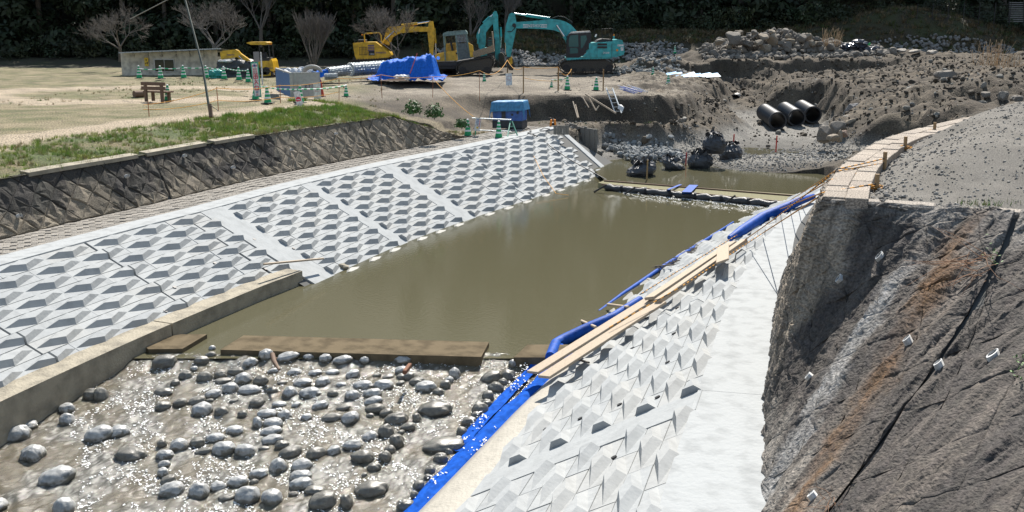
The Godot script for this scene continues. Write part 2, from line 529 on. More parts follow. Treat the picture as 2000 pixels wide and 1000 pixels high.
func block_mesh(a: float, r: float, half: int) -> ArrayMesh:      # a concrete revetment block carrying a cut-off four-sided boss; half -1 / 1 keeps one end
	var mb := MB.new()
	var x0 := -a * 0.5 + 0.008
	var x1 := a * 0.5 - 0.008
	if half == -1: x1 = 0.0
	if half == 1: x0 = 0.0
	var z := r * 0.5 - 0.007
	var th := 0.12
	var mid := Vector3((x0 + x1) * 0.5, -th * 0.5, 0)
	mb.qo(Vector3(x0, 0, -z), Vector3(x1, 0, -z), Vector3(x1, -th, -z), Vector3(x0, -th, -z), mid)
	mb.qo(Vector3(x0, 0, z), Vector3(x1, 0, z), Vector3(x1, -th, z), Vector3(x0, -th, z), mid)
	mb.qo(Vector3(x0, 0, -z), Vector3(x0, 0, z), Vector3(x0, -th, z), Vector3(x0, -th, -z), mid)
	mb.qo(Vector3(x1, 0, -z), Vector3(x1, 0, z), Vector3(x1, -th, z), Vector3(x1, -th, -z), mid)
	var h := 0.108
	var kx := a * 0.485
	var kt := 0.50
	var L := Vector3(-kx, 0, 0); var R := Vector3(kx, 0, 0); var B := Vector3(0, 0, z); var U := Vector3(0, 0, -z)
	var l2 := Vector3(-kx * kt, h, 0); var r2 := Vector3(kx * kt, h, 0); var b2 := Vector3(0, h, z * kt); var u2 := Vector3(0, h, -z * kt)
	var o := Vector3(0, -0.5, 0)
	if half <= 0:
		mb.qo(L, B, b2, l2, o); mb.qo(L, U, u2, l2, o)
		mb.to(Vector3(x0, 0, z), B, L, o); mb.to(Vector3(x0, 0, -z), U, L, o)
		mb.to(l2, b2, u2, o)
		mb.to(Vector3(x0, 0, z), L, Vector3(x0, 0, -z), o)
	if half >= 0:
		mb.qo(R, B, b2, r2, o); mb.qo(R, U, u2, r2, o)
		mb.to(Vector3(x1, 0, z), B, R, o); mb.to(Vector3(x1, 0, -z), U, R, o)
		mb.to(r2, b2, u2, o)
		mb.to(Vector3(x1, 0, z), R, Vector3(x1, 0, -z), o)
	if half != 0: mb.qo(B, U, u2, b2, Vector3(half * 0.3, 0.02, 0))
	return mb.mesh()

func lay_blocks(root: Node3D, pa: Path, side: float, s0: float, s1: float, count: int, skip: Callable, parity := 0) -> void:
	var a := (s1 - s0) / count
	var r := sqrt(run_of(side) * run_of(side) + DROP * DROP) / ROWS
	var full := block_mesh(a, r, 0)
	var hl := block_mesh(a, r, -1)
	var hr := block_mesh(a, r, 1)
	for row in ROWS + 2:
		var q := (row + 0.5) / ROWS
		var odd := (row + parity) % 2 == 1
		for k in (count + 1 if odd else count):
			var s: float = s0 + a * (k if odd else k + 0.5)
			if skip.call(s, q): continue
			var p := slope_at(pa, side, s, q)
			var up := (slope_at(pa, side, s, q, 1.0) - p).normalized()
			var down := (slope_at(pa, side, s, q + 0.1) - p).normalized()
			var half := 0
			if odd and k == 0: half = 1
			if odd and k == count: half = -1
			var m := full
			if half != 0: m = hr if half == int(side < 0) * 2 - 1 else hl      # the block's own x runs upstream on the left bank, downstream on the right
			var bl := MeshInstance3D.new()
			bl.name = "block"
			bl.mesh = m
			bl.material_override = M.concrete_damp if q > 0.99 - rng.randf() * 0.03 else M[["concrete", "concrete_b", "concrete_c", "concrete_d"][rng.randi() % 4]]
			bl.transform = Transform3D(Basis(up.cross(down).normalized(), up, down), p + up * rng.randf_range(-0.004, 0.004))
			root.add_child(bl, true)

func backing(pa: Path, side: float, s0: float, s1: float, q1: float) -> ArrayMesh:
	var nx := int((s1 - s0) / 0.5) + 2
	return grid_mesh(nx, 9, func(i: int, j: int) -> Vector3: return slope_at(pa, side, lerpf(s0, s1, float(i) / (nx - 1)), lerpf(-0.02, q1, j / 8.0), -0.035), func(_v, _n, _i, _j): return GREY)

func slope_band(mb: MB, pa: Path, side: float, s0: float, s1: float, q0: float, q1: float, up: float, skew := 0.0) -> void:
	var m := 12
	var prev := []
	for i in m + 1:
		var q := lerpf(q0, q1, float(i) / m)
		var cur := [slope_at(pa, side, s0 - skew * q, q, up), slope_at(pa, side, s1 - skew * q, q, up), slope_at(pa, side, s1 - skew * q, q, -0.1), slope_at(pa, side, s0 - skew * q, q, -0.1)]
		if prev:
			var o: Vector3 = (prev[0] + prev[2] + cur[0] + cur[2]) * 0.25
			for k in 4: mb.qo(prev[k], prev[(k + 1) % 4], cur[(k + 1) % 4], cur[k], o)
		prev = cur

func build_left_revetment() -> void:
	var root := thing("block_revetment", "far left bank revetment of white concrete blocks with raised bosses", "revetment")
	var b := func(x: float, d: float) -> float: return Lc.near(Vector2(x, d)).x
	var s_end: float = Lc.length - 0.2
	var kend: float = b.call(-7.0, 25.3)
	put("backing", backing(Lc, -1.0, 1.0, kend, 0.8), M.joint, root)
	put("backing", backing(Lc, -1.0, kend, s_end - 0.6, 1.3), M.joint, root)
	var pans := [[b.call(-7.86, 26.92), b.call(-6.36, 30.6), 3], [b.call(-6.31, 31.22), b.call(-4.54, 34.6), 3], [b.call(-4.3, 35.52), b.call(-2.28, 39.25), 3]]
	var sa: float = b.call(-8.04, 26.0)
	for k in 3: pans.append([sa - 4.0 * (k + 1) - 0.06 * k, sa - 4.0 * k - 0.06 * k, 3])
	pans.append([b.call(-2.13, 39.42), s_end - 0.5, 7])
	var kerb_end: float = b.call(-7.0, 25.3)
	for p in pans:
		lay_blocks(root, Lc, -1.0, p[0], p[1], p[2], func(s, q): return q > 1.15 or (s < kerb_end + 0.4 and q > 0.78) or s + 0.7 > s_end - 0.45 - 2.2 * q)
	for w in [[sa + 0.01, b.call(-7.86, 26.92) - 0.01], [b.call(-6.36, 30.6) + 0.01, b.call(-6.31, 31.22) - 0.01], [b.call(-4.54, 34.6) + 0.01, b.call(-4.3, 35.52) - 0.01], [b.call(-2.28, 39.25) + 0.01, b.call(-2.13, 39.42) - 0.01]]:
		var mb := MB.new()
		slope_band(mb, Lc, -1.0, w[0], w[1], 0.0, 1.2, 0.012)
		put("band", mb.mesh(), M.concrete, root)
	var e := MB.new()
	slope_band(e, Lc, -1.0, s_end - 0.45, s_end, 0.0, 1.2, 0.012, 2.2)
	put("edge_beam", e.mesh(), M.concrete, root)
	var s := 1.0
	while s < s_end:
		var t := minf(s + 4.75, s_end)
		var mb := MB.new()
		strip(mb, Lc, s, t - 0.008, -0.0, 1.625, 0.65, 1.625, 0.25)
		put("coping", mb.mesh(), M.concrete, root)
		s = t
	for w in [[10, 0.3, 0.52], [9, 1.4, 0.72], [8, 2.3, 0.42], [7, 3.0, 0.63], [10, -1.6, 0.6], [9, -2.6, 0.75], [8, -3.4, 0.32]]:
		var mb := MB.new()
		var p := slope_at(Lc, -1.0, sa - 2.0 + w[1], w[2], 0.01)
		var up := (slope_at(Lc, -1.0, sa - 2.0 + w[1], w[2], 1.0) - p).normalized()
		mb.tube([p - up * 0.1, p + up * 0.008], 0.045, 10)
		put("weep_hole", mb.mesh(), M.black, root)
	# the paved berm behind the coping: rows of small stones
	var mb2 := MB.new()
	strip(mb2, Lc, 1.0, s_end, 0.66, 1.575, 2.15, 1.575, 0.2)
	struct("berm_path", mb2.mesh(), mat("mortar", lin(0.36, 0.32, 0.26), 0.95, "dirt", 1.0))
	var xf := []
	var cl := []
	var st := MB.new()
	st.box(Vector3.ZERO, Vector3(1, 1, 1), Basis.IDENTITY, 0.05)
	s = 1.0
	while s < s_end:
		for k in 5:
			var n := 0.66 + 0.29 * (k + 0.5)
			var ss := s + (0.1 if k % 2 else 0.0)
			var p := Lc.at(ss)
			var d := Lc.dir(ss)
			var w := p + Vector2(-d.y, d.x) * n
			xf.append(Transform3D(Basis(Vector3.UP, -atan2(-d.x, d.y) + rng.randf_range(-0.03, 0.03)) .scaled_local(Vector3(0.275, 0.1, rng.randf_range(0.165, 0.188))), P(w.x, 1.545 + rng.randf_range(-0.008, 0.012), w.y)))
			var v := rng.randf_range(0.3, 0.44)
			cl.append(Color(v, v * 0.92, v * 0.8))
		s += 0.2
	scatter("berm_paving", [st.mesh()], M.stone, xf, cl)

# ---------------------------------------------------------------- masonry: lozenge stones, clipped to the wall and mapped on it
func lozenges(len0: float, len1: float, height: float, pu: float, pv: float, clips: Array) -> Array:
	var out := []
	var jit := func(x: float, y: float) -> Vector2: return Vector2(fn.get_noise_2d(x * 3.7 + 11.0, y * 3.7) * pu * 0.16, fn.get_noise_2d(x * 3.7 - 40.0, y * 3.7 + 7.0) * pv * 0.16)
	for j in range(-1, int(2.0 * height / pv) + 2):
		for i in range(int(len0 / pu) - 1, int(len1 / pu) + 2):
			var cx := (i + (0.5 if j % 2 != 0 else 0.0)) * pu
			var cy := j * pv * 0.5
			var po := PackedVector2Array()
			for w in [[-0.5, 0.0], [0.0, -0.5], [0.5, 0.0], [0.0, 0.5]]:
				var x: float = cx + w[0] * pu
				var y: float = cy + w[1] * pv
				po.append(Vector2(x, y) + (jit as Callable).call(x, y))
			for cp in clips:
				for r in Geometry2D.intersect_polygons(po, cp):
					var ar := 0.0
					for k in r.size(): ar += r[k].cross(r[(k + 1) % r.size()])
					if absf(ar) * 0.5 > pu * pv * 0.03: out.append(r)
	return out

func relief(q: Vector2) -> float:      # streaked along the fall of the wall, with fine pitting
	return 0.62 * fine.get_noise_2d(q.x * 2.6 + q.y * 0.9, q.y * 1.3) + 0.35 * fine.get_noise_2d(q.x * 8.0 + q.y * 3.0 + 30.0, q.y * 4.0) + 0.3 * fine.get_noise_2d(q.x * 16.0 + 9.0, q.y * 24.0)

func stone_mesh(po: PackedVector2Array, mp: Callable, rise: float, gap: float, cells: int, rough: float, colf: Callable) -> ArrayMesh:
	var mb := MB.new()
	var ce := Vector2.ZERO
	for p in po: ce += p
	ce /= po.size()
	var rim := PackedVector2Array()
	for i in po.size():
		for k in cells: rim.append(po[i].lerp(po[(i + 1) % po.size()], float(k) / cells))
	var m := rim.size()
	var lift := rng.randf_range(0.6, 1.25) * rise
	var tilt := Vector2(rng.randf_range(-0.25, 0.25), rng.randf_range(-0.25, 0.25)) * rise * 2.0
	var rings := []
	var sets := [[1.0 - gap, -0.2], [0.992 - gap, 0.5], [0.9, 0.9], [0.68, 1.0], [0.45, 1.0], [0.22, 1.02]] if cells > 4 else [[1.0 - gap, -0.04], [0.985 - gap, 0.3], [0.86 - gap, 0.85], [0.5, 1.0]] if cells > 1 else [[1.0 - gap, -0.04], [0.84 - gap, 0.9]]
	for w in sets:
		var ring := []
		for p in rim:
			var q: Vector2 = ce.lerp(p, w[0])
			var h: float = lift * w[1] + (tilt.dot((q - ce)) if w[1] > 0.0 else 0.0)
			if w[1] > 0.0: h += rough * relief(q)
			ring.append([mp.call(q, h), q])
		rings.append(ring)
	var top: Vector3 = mp.call(ce, lift * 1.05 + rough * relief(ce))
	var la: Array = rings[rings.size() - 1]
	if cells < 4:
		for r in rings.size() - 1:
			for k in m:
				var l := (k + 1) % m
				mb.col = colf.call(rings[r + 1][k][1])
				mb.q(rings[r][k][0], rings[r][l][0], rings[r + 1][l][0], rings[r + 1][k][0])
		for k in m:
			mb.col = colf.call(la[k][1])
			mb.t(la[k][0], la[(k + 1) % m][0], top)
		return mb.mesh()
	# close-up stones: shared normals, colour at every point
	var nn := []
	var cc := []
	for r in rings.size():
		var a := []
		var b := []
		for k in m:
			var dk: Vector3 = rings[r][(k + 1) % m][0] - rings[r][(k + m - 1) % m][0]
			var inner: Vector3 = rings[mini(r + 1, rings.size() - 1)][k][0] if r < rings.size() - 1 else top
			var dr: Vector3 = inner - (rings[maxi(r - 1, 0)][k][0] as Vector3)
			a.append(dk.cross(dr).normalized())
			b.append(colf.call(rings[r][k][1]))
		nn.append(a); cc.append(b)
	var ctop: Color = colf.call(ce)
	var ntop := Vector3.ZERO
	for k in m: ntop += (la[k][0] - top).cross(la[(k + 1) % m][0] - top)
	ntop = ntop.normalized()
	for r in rings.size() - 1:
		for k in m:
			var l := (k + 1) % m
			for w in [[[r, k], [r, l], [r + 1, l]], [[r, k], [r + 1, l], [r + 1, k]]]:
				var at := [w[0], w[2], w[1]]
				for e in at:
					mb.v.append(rings[e[0]][e[1]][0]); mb.n.append(nn[e[0]][e[1]]); mb.c.append(cc[e[0]][e[1]])
	var z := rings.size() - 1
	for k in m:
		var l := (k + 1) % m
		mb.v.append(la[k][0]); mb.n.append(nn[z][k]); mb.c.append(cc[z][k])
		mb.v.append(top); mb.n.append(ntop); mb.c.append(ctop)
		mb.v.append(la[l][0]); mb.n.append(nn[z][l]); mb.c.append(cc[z][l])
	return mb.mesh()

func build_left_wall() -> void:
	var s_w: float = Lc.near(Vector2(-0.2, 43.2)).x
	var sl := 1.37
	var root := thing("stone_wall", "weathered grey stone retaining wall below the grass bank on the far side", "wall")
	var hs := func(s: float) -> float: return clampf((s_w - s) / 5.0, 0.0, 1.0)
	var mp := func(q: Vector2, h: float) -> Vector3:
		var t := q.y / sl * (hs.call(q.x) as float)
		var p := Lc.at(q.x)
		var d := Lc.dir(q.x)
		var l := Vector2(-d.y, d.x)
		var w := p + l * (2.05 + 0.55 * t - h * 0.9)
		return P(w.x, 1.6 + 1.27 * t + h * 0.4, w.y)
	put("backing", grid_mesh(90, 3, func(i: int, j: int) -> Vector3: return mp.call(Vector2(lerpf(1.0, s_w, i / 89.0), sl * j / 2.0), -0.02), func(_v, _n, _i, _j): return GREY), M.joint, root)
	var cl := []
	var cuts := [1.0, Lc.near(Vector2(-7.8, 27.5)).x, Lc.near(Vector2(-3.4, 37.0)).x, s_w]      # open vertical joints
	for k in 3: cl.append(PackedVector2Array([Vector2(cuts[k] + 0.02, 0), Vector2(cuts[k + 1] - 0.02, 0), Vector2(cuts[k + 1] - 0.02, sl), Vector2(cuts[k] + 0.02, sl)]))
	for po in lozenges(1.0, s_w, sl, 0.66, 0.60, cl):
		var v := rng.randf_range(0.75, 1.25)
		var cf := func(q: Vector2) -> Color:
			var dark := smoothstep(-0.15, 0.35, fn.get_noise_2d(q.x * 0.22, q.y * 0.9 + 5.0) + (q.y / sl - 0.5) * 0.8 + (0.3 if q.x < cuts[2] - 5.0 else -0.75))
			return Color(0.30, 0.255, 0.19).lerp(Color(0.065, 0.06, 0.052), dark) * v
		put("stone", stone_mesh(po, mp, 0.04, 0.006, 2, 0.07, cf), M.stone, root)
	var mb := MB.new()      # lichen-pale cap stones
	for w in [[0.42, 0.52], [0.53, 0.60], [0.61, 0.66]]:
		var c2 := MB.new()
		strip(c2, Lc, s_w * w[0], s_w * w[1], 2.5, 2.9, 2.78, 2.93, 0.1)
		put("cap_stone", c2.mesh(), M.concrete_old, root)
	for w in [[0.50, 0.62, 0.03], [0.57, 0.8, 0.03], [0.62, 0.35, 0.025], [0.40, 0.3, 0.025], [0.7, 0.5, 0.025], [0.77, 0.72, 0.02]]:
		var q := Vector2(s_w * w[0], sl * w[1])
		var pm := MB.new()
		pm.tube([mp.call(q, -0.02), mp.call(q, 0.13)], 0.05, 10, false)
		pm.tube([mp.call(q, 0.13), mp.call(q, -0.02)], 0.036, 10, false)
		var dm := MB.new()
		dm.tube([mp.call(q, 0.0), mp.call(q, 0.06)], 0.036, 10)
		var o := put("drain_pipe", pm.mesh(), M.white, root)
		put("bore", dm.mesh(), M.black, o)

func build_right_revetment() -> void:
	var root := thing("block_revetment", "near right bank revetment of white concrete blocks below the dark stone wall", "revetment")
	var b := func(x: float, d: float) -> float: return Rc.near(Vector2(x, d)).x
	put("backing", backing(Rc, 1.0, 0.5, Rc.length - 0.5, 1.3), M.joint, root)
	var j1: float = b.call(2.52, 12.81)
	var j2: float = b.call(4.15, 18.2)
	var j3: float = b.call(6.3, 23.9)
	var j4: float = b.call(8.4, 28.4)
	for p in [[j1 + 0.02, j2 - 0.02, 4], [j2 + 0.02, j3 - 0.02, 4], [j3 + 0.02, j4, 3], [j4 + 0.04, j4 + 5.6, 4], [j1 - 6.4, j1 - 0.75, 4], [j1 - 12.2, j1 - 6.5, 4]]:
		lay_blocks(root, Rc, 1.0, p[0], p[1], p[2], func(s, q): return q > 1.12 or (q > 1.0 and s < j2) or q < 0.045, 1)
	var mb := MB.new()
	slope_band(mb, Rc, 1.0, j1 - 0.74, j1 - 0.01, 0.0, 1.03, 0.012)
	put("band", mb.mesh(), M.concrete, root)
	var s := 0.5
	for e in [j1 - 6.45, j1, j2, j3, j4, Rc.length - 0.5]:
		var c := MB.new()
		strip(c, Rc, s, e - 0.008, 0.06, 1.60, -1.35, 1.63, 0.3)
		put("coping", c.mesh(), M.concrete, root)
		s = e
	for w in [[0.5, 0.22], [0.9, 0.42], [1.0, 0.62], [1.2, 0.82], [2.2, 0.25], [2.6, 0.45], [2.9, 0.65], [4.0, 0.3], [4.2, 0.55], [-1.4, 0.3], [-1.9, 0.55], [6.2, 0.4], [6.5, 0.62]]:
		var h := MB.new()
		var p := slope_at(Rc, 1.0, j1 + w[0], w[1], 0.01)
		var up := (slope_at(Rc, 1.0, j1 + w[0], w[1], 1.0) - p).normalized()
		h.tube([p - up * 0.1, p + up * 0.008], 0.04, 10)
		put("weep_hole", h.mesh(), M.black, root)
	# toe strip beside the ramp
	var s18: float = b.call(4.5, 18.6)
	put("toe_strip", grid_mesh(60, 4, func(i: int, j: int) -> Vector3:
		var ss := lerpf(0.5, s18, i / 59.0)
		var p := Rc.at(ss)
		var d := Rc.dir(ss)
		var out := 3.28 + 0.5 * clampf((17.5 - p.y) / 4.5, 0.0, 1.4)
		var n: float = [2.96, lerpf(2.96, out, 0.55), out, out + 0.12][j]
		var w := p + Vector2(-d.y, d.x) * n
		var y: float = [0.015, -0.06, ramp_y(w.y) * 0.7 - 0.03, -1.2][j]
		return P(w.x, y, w.y), func(_v, _n, _i, _j): return GREY), mat("concrete_wet", lin(0.40, 0.37, 0.31), 0.7, "stain", 0.5, "n_fine", 0.4), root)

func rw(u: float, v: float, h := 0.0) -> Vector3:      # the right-hand wall: u along (section number), v 0 foot .. 1 top
	var b := cat(RB, clampf(u, 0.0, 10.999))
	var ui := clampf(u, 0.0, 10.999)
	var t := RT[int(ui)].lerp(RT[int(ui) + 1], ui - int(ui)) if ui > 5.0 and ui < 7.0 else cat(RT, ui) as Vector2
	var e := pow(v, 1.12)
	var p := b.lerp(t, e)
	var y := 1.6 + 2.6 * (1.0 - pow(1.0 - v, 1.3)) * 0.85 + 2.6 * v * 0.15
	var q := P(p.x, y, p.y)
	if h == 0.0: return q
	var m := (rw(u + 0.04, clampf(v, 0.0, 0.97)) - rw(u - 0.04, clampf(v, 0.0, 0.97))).cross(rw(u, minf(v + 0.03, 1.0)) - rw(u, clampf(v - 0.03, 0.0, 0.94))).normalized()
	if m.y < 0.0: m = -m
	return q + m * h

func build_right_wall() -> void:
	var root := thing("stone_wall", "big dark brown stone wall leaning beside the camera on the right", "wall")
	# arc length along mid height, so that stones keep their width
	var tab := [0.0]
	for i in range(1, 221):
		var a := (rw((i - 1) * 0.05, 0.35) - rw(i * 0.05, 0.35)).length()
		tab.append(tab[i - 1] + a)
	var u_of := func(L: float) -> float:
		var lo := 0
		var hi := 220
		while hi - lo > 1:
			var m := (lo + hi) / 2
			if tab[m] < L: lo = m
			else: hi = m
		return (lo + clampf((L - tab[lo]) / maxf(tab[hi] - tab[lo], 1e-4), 0.0, 1.0)) * 0.05
	var mp := func(q: Vector2, h: float) -> Vector3: return rw(u_of.call(q.x), clampf(q.y, 0.0, 1.0), h)
	put("backing", grid_mesh(111, 9, func(i: int, j: int) -> Vector3: return rw(clampf(i * 0.1, 0.05, 10.9), j / 8.0, -0.05), func(_v, _n, _i, _j): return GREY), M.joint, root)
	var total: float = tab[220]
	var c0: float = tab[int(9.05 / 0.05)]
	var c1: float = tab[int(7.95 / 0.05)]
	var gp := 0.02
	var cl := [PackedVector2Array([Vector2(0, 0), Vector2(c0 - gp, 0), Vector2(c1 - gp * 1.6, 1), Vector2(0, 1)]), PackedVector2Array([Vector2(c0 + gp, 0), Vector2(total, 0), Vector2(total, 1), Vector2(c1 + gp * 1.6, 1)])]
	for po in lozenges(tab[64], total, 1.0, 0.74, 0.21, cl):
		var v := rng.randf_range(0.72, 1.3)
		var warm := rng.randf_range(-0.2, 0.2)
		var cf := func(q: Vector2) -> Color:
			var u: float = u_of.call(q.x)
			var n1 := fine.get_noise_2d(q.x * 1.3, q.y * 2.2)
			var n2 := fine.get_noise_2d(q.x * 3.0 + 50.0, q.y * 5.0)
			var n3 := fine.get_noise_2d(q.x * 9.0 + q.y * 4.0, q.y * 2.5)
			var c := Color(0.105, 0.084, 0.070).lerp(Color(0.19, 0.15, 0.118), clampf(0.5 + n1 + warm, 0.0, 1.0))
			c = c.lerp(Color(0.42, 0.33, 0.24), smoothstep(0.1, 0.6, 0.75 - (u - 6.3) * 1.3 + n1 * 0.8))  # lighter tan paints the sunlit turn of the wall into the stone colour
			c = c.lerp(Color(0.33, 0.28, 0.23), smoothstep(0.15, 0.7, 0.85 - q.y * 3.6 - maxf(0.0, u - 8.6) * 2.0 + n1 * 0.9) * 0.85)
			var uw := lerpf(8.1, 7.3, q.y)
			c = c.lerp(Color(0.46, 0.42, 0.38), (1.0 - smoothstep(0.06, 0.22, absf(u - uw) + n2 * 0.22)) * (1.0 - smoothstep(0.55, 0.8, q.y)) * 0.85)
			var uo := lerpf(8.75, 7.6, q.y)
			c = c.lerp(Color(0.215, 0.10, 0.032), (1.0 - smoothstep(0.0, 0.19, absf(u - uo) + n2 * 0.16 + n3 * 0.05)) * clampf(0.75 + n1 * 0.9, 0.2, 0.9))
			c = c.lerp(Color(0.055, 0.046, 0.042), smoothstep(0.12, 0.4, fine.get_noise_2d(q.x * 1.1 + q.y * 0.6 + 80.0, q.y * 0.55)) * 0.6)
			c = c.lerp(Color(0.40, 0.35, 0.30), smoothstep(0.80, 1.0, q.y + n1 * 0.25) * 0.6)
			c = Color(c.r * 0.94, c.g, c.b * 1.05)
			return c * (v * 0.35 + 0.47) * (1.0 + 0.8 * n3)
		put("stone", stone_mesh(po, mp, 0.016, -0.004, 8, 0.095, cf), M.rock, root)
	for w in [[7.12, 0.70, 0.04], [6.8, 0.58, 0.036], [8.26, 0.48, 0.036], [8.62, 0.46, 0.038], [8.84, 0.52, 0.052], [8.72, 0.14, 0.03], [7.48, 0.26, 0.03]]:
		var p := rw(w[0], w[1])
		var up := (rw(w[0], w[1], 1.0) - p).normalized()
		var fall := (rw(w[0], w[1] + 0.04) - rw(w[0], w[1] - 0.04)).normalized()
		var sd := fall.cross(up).normalized()
		var xf := Transform3D(Basis(fall * w[2] * 1.6, up, sd * w[2] * 0.5), p)      # cut flush with the leaning face: an oval mouth
		var o := MB.new()
		o.lathe(PackedVector2Array([Vector2(1.0, -0.1), Vector2(1.0, 0.07), Vector2(0.8, 0.075), Vector2(0.8, -0.1)]), 18, xf)
		var dk := MB.new()
		dk.lathe(PackedVector2Array([Vector2(0.82, 0.05), Vector2(0.0, 0.045)]), 18, xf)
		var nd := put("drain_pipe", o.mesh(), M.white, root)
		put("bore", dk.mesh(), M.rubber, nd)

# ---------------------------------------------------------------- ground
# levelled or dug places: from, to, half width, height at each end, width of the bank round it
const PADS := [[Vector2(-5.0, 56.6), Vector2(7.0, 56.4), 2.4, 2.85, 2.75, 1.2], [Vector2(12.0, 79.2), Vector2(40.0, 78.0), 2.6, 3.75, 4.2, 0.5], [Vector2(-2.6, 46.0), Vector2(1.6, 50.6), 2.1, 1.5, 1.45, 0.5], [Vector2(0.2, 51.0), Vector2(4.6, 51.6), 1.5, 1.5, 1.5, 0.4], [Vector2(2.6, 51.6), Vector2(6.6, 50.8), 0.9, 1.5, 1.5, 0.6], [Vector2(9.8, 48.6), Vector2(16.0, 45.4), 2.2, 0.42, 0.7, 1.6], [Vector2(14.6, 66.0), Vector2(16.6, 72.0), 0.8, 1.0, 1.6, 1.4], [Vector2(15.2, 56.5), Vector2(12.6, 49.5), 1.0, 0.4, 0.1, 1.6], [Vector2(16.0, 57.2), Vector2(16.2, 63.4), 2.0, 0.42, 0.72, 1.6], [Vector2(5.4, 50.0), Vector2(8.2, 48.2), 1.2, 0.3, 0.25, 0.9]]
var CP := []      # measured heights: x, d, y

func land(x: float, d: float) -> float:
	var y: float = CP[CP.size() - 1][2]
	for k in CP.size() - 1:
		var c: Array = CP[k]
		var a: float = x - c[0]
		var b: float = d - c[1]
		y += c[2] * sqrt(a * a + b * b + 1.44)
	y = clampf(y, -1.2, 6.2)
	for e in PADS:
		var a0: Vector2 = e[0]
		var b0: Vector2 = e[1]
		var q := Vector2(x, d)
		var t := clampf((q - a0).dot(b0 - a0) / (b0 - a0).length_squared(), 0.0, 1.0)
		var far: float = q.distance_to(a0.lerp(b0, t)) + 0.35 * fn.get_noise_2d(x * 0.6, d * 0.6)
		if e[0].y > 79.0 and y > lerpf(e[3], e[4], t): continue      # the shelf under the rock heap only fills up
		y = lerpf(y, lerpf(e[3], e[4], t), 1.0 - smoothstep(e[2], e[2] + e[5], far))
	if x < -8.0 or d < 38.0 or x > 46.0: y = lerpf(y, 3.05 if x < 20.0 else 4.0, clampf(maxf((-8.0 - x) / 8.0, maxf((38.0 - d) / 4.0, (x - 46.0) / 8.0)), 0.0, 1.0))
	if d > 84.0:
		var f := smoothstep(87.0, 93.5, d + fn.get_noise_2d(x * 0.05, 3.0) * 1.5)
		var top := 5.7 + 2.0 * exp(-pow((x - 35.0) / 7.0, 2.0)) * smoothstep(88.0, 93.0, d)
		y = lerpf(y, top if x > -4.0 else lerpf(3.6, top, clampf((x + 14.0) / 10.0, 0.0, 1.0)), f)
	if d > 97.0: y += (d - 97.0) * 0.62 + fn.get_noise_2d(x * 0.03, d * 0.03) * minf(3.0, (d - 97.0) * 0.15)
	return y

func bank_y(x: float, d: float, nv: Vector2) -> float:
	var s_w := 38.0
	var wl := 1.0 - smoothstep(s_w - 3.0, s_w + 2.5, nv.x)
	var lb := 2.86 + 0.24 * smoothstep(2.6, 6.0, nv.y)
	if wl <= 0.0: return land(x, d)
	if wl >= 1.0 and d < 55.0: return lb
	wl *= 1.0 - smoothstep(52.0, 58.0, d)
	return lerpf(land(x, d), lb, wl)

func rough(x: float, d: float, k: float) -> float:
	return k * (0.35 * fn.get_noise_2d(x * 0.35, d * 0.35) + 0.6 * fine.get_noise_2d(x * 0.5, d * 0.5) - 0.5 * absf(fn.get_noise_2d(x * 0.9, d * 0.9)) + 0.22 * fine.get_noise_2d(x * 2.1, d * 2.1))

func field_y(x: float, d: float) -> float:
	var nv := Lc.near(Vector2(x, d))
	if nv.x < Lc.length - 1.0 and nv.y < 2.2 and nv.y > -6.0 or d < 43.0 and nv.y < 2.2 and x < 13.0: return -1.3
	if nv.x < 40.4 and nv.y < 17.0 and d < 58.0: return -1.3
	var y := bank_y(x, d, nv)
	var site := smoothstep(37.0, 40.0, nv.x)
	var k := 0.10 + 0.46 * smoothstep(4.5, 9.0, x) * smoothstep(0.3, 1.4, y) * site * (1.0 - smoothstep(84.0, 88.0, d)) + 0.12 * smoothstep(90.0, 96.0, d)
	return y + rough(x, d, k) + (k - 0.1) * 0.30 * fn.get_noise_2d(x * 4.3, d * 4.3)

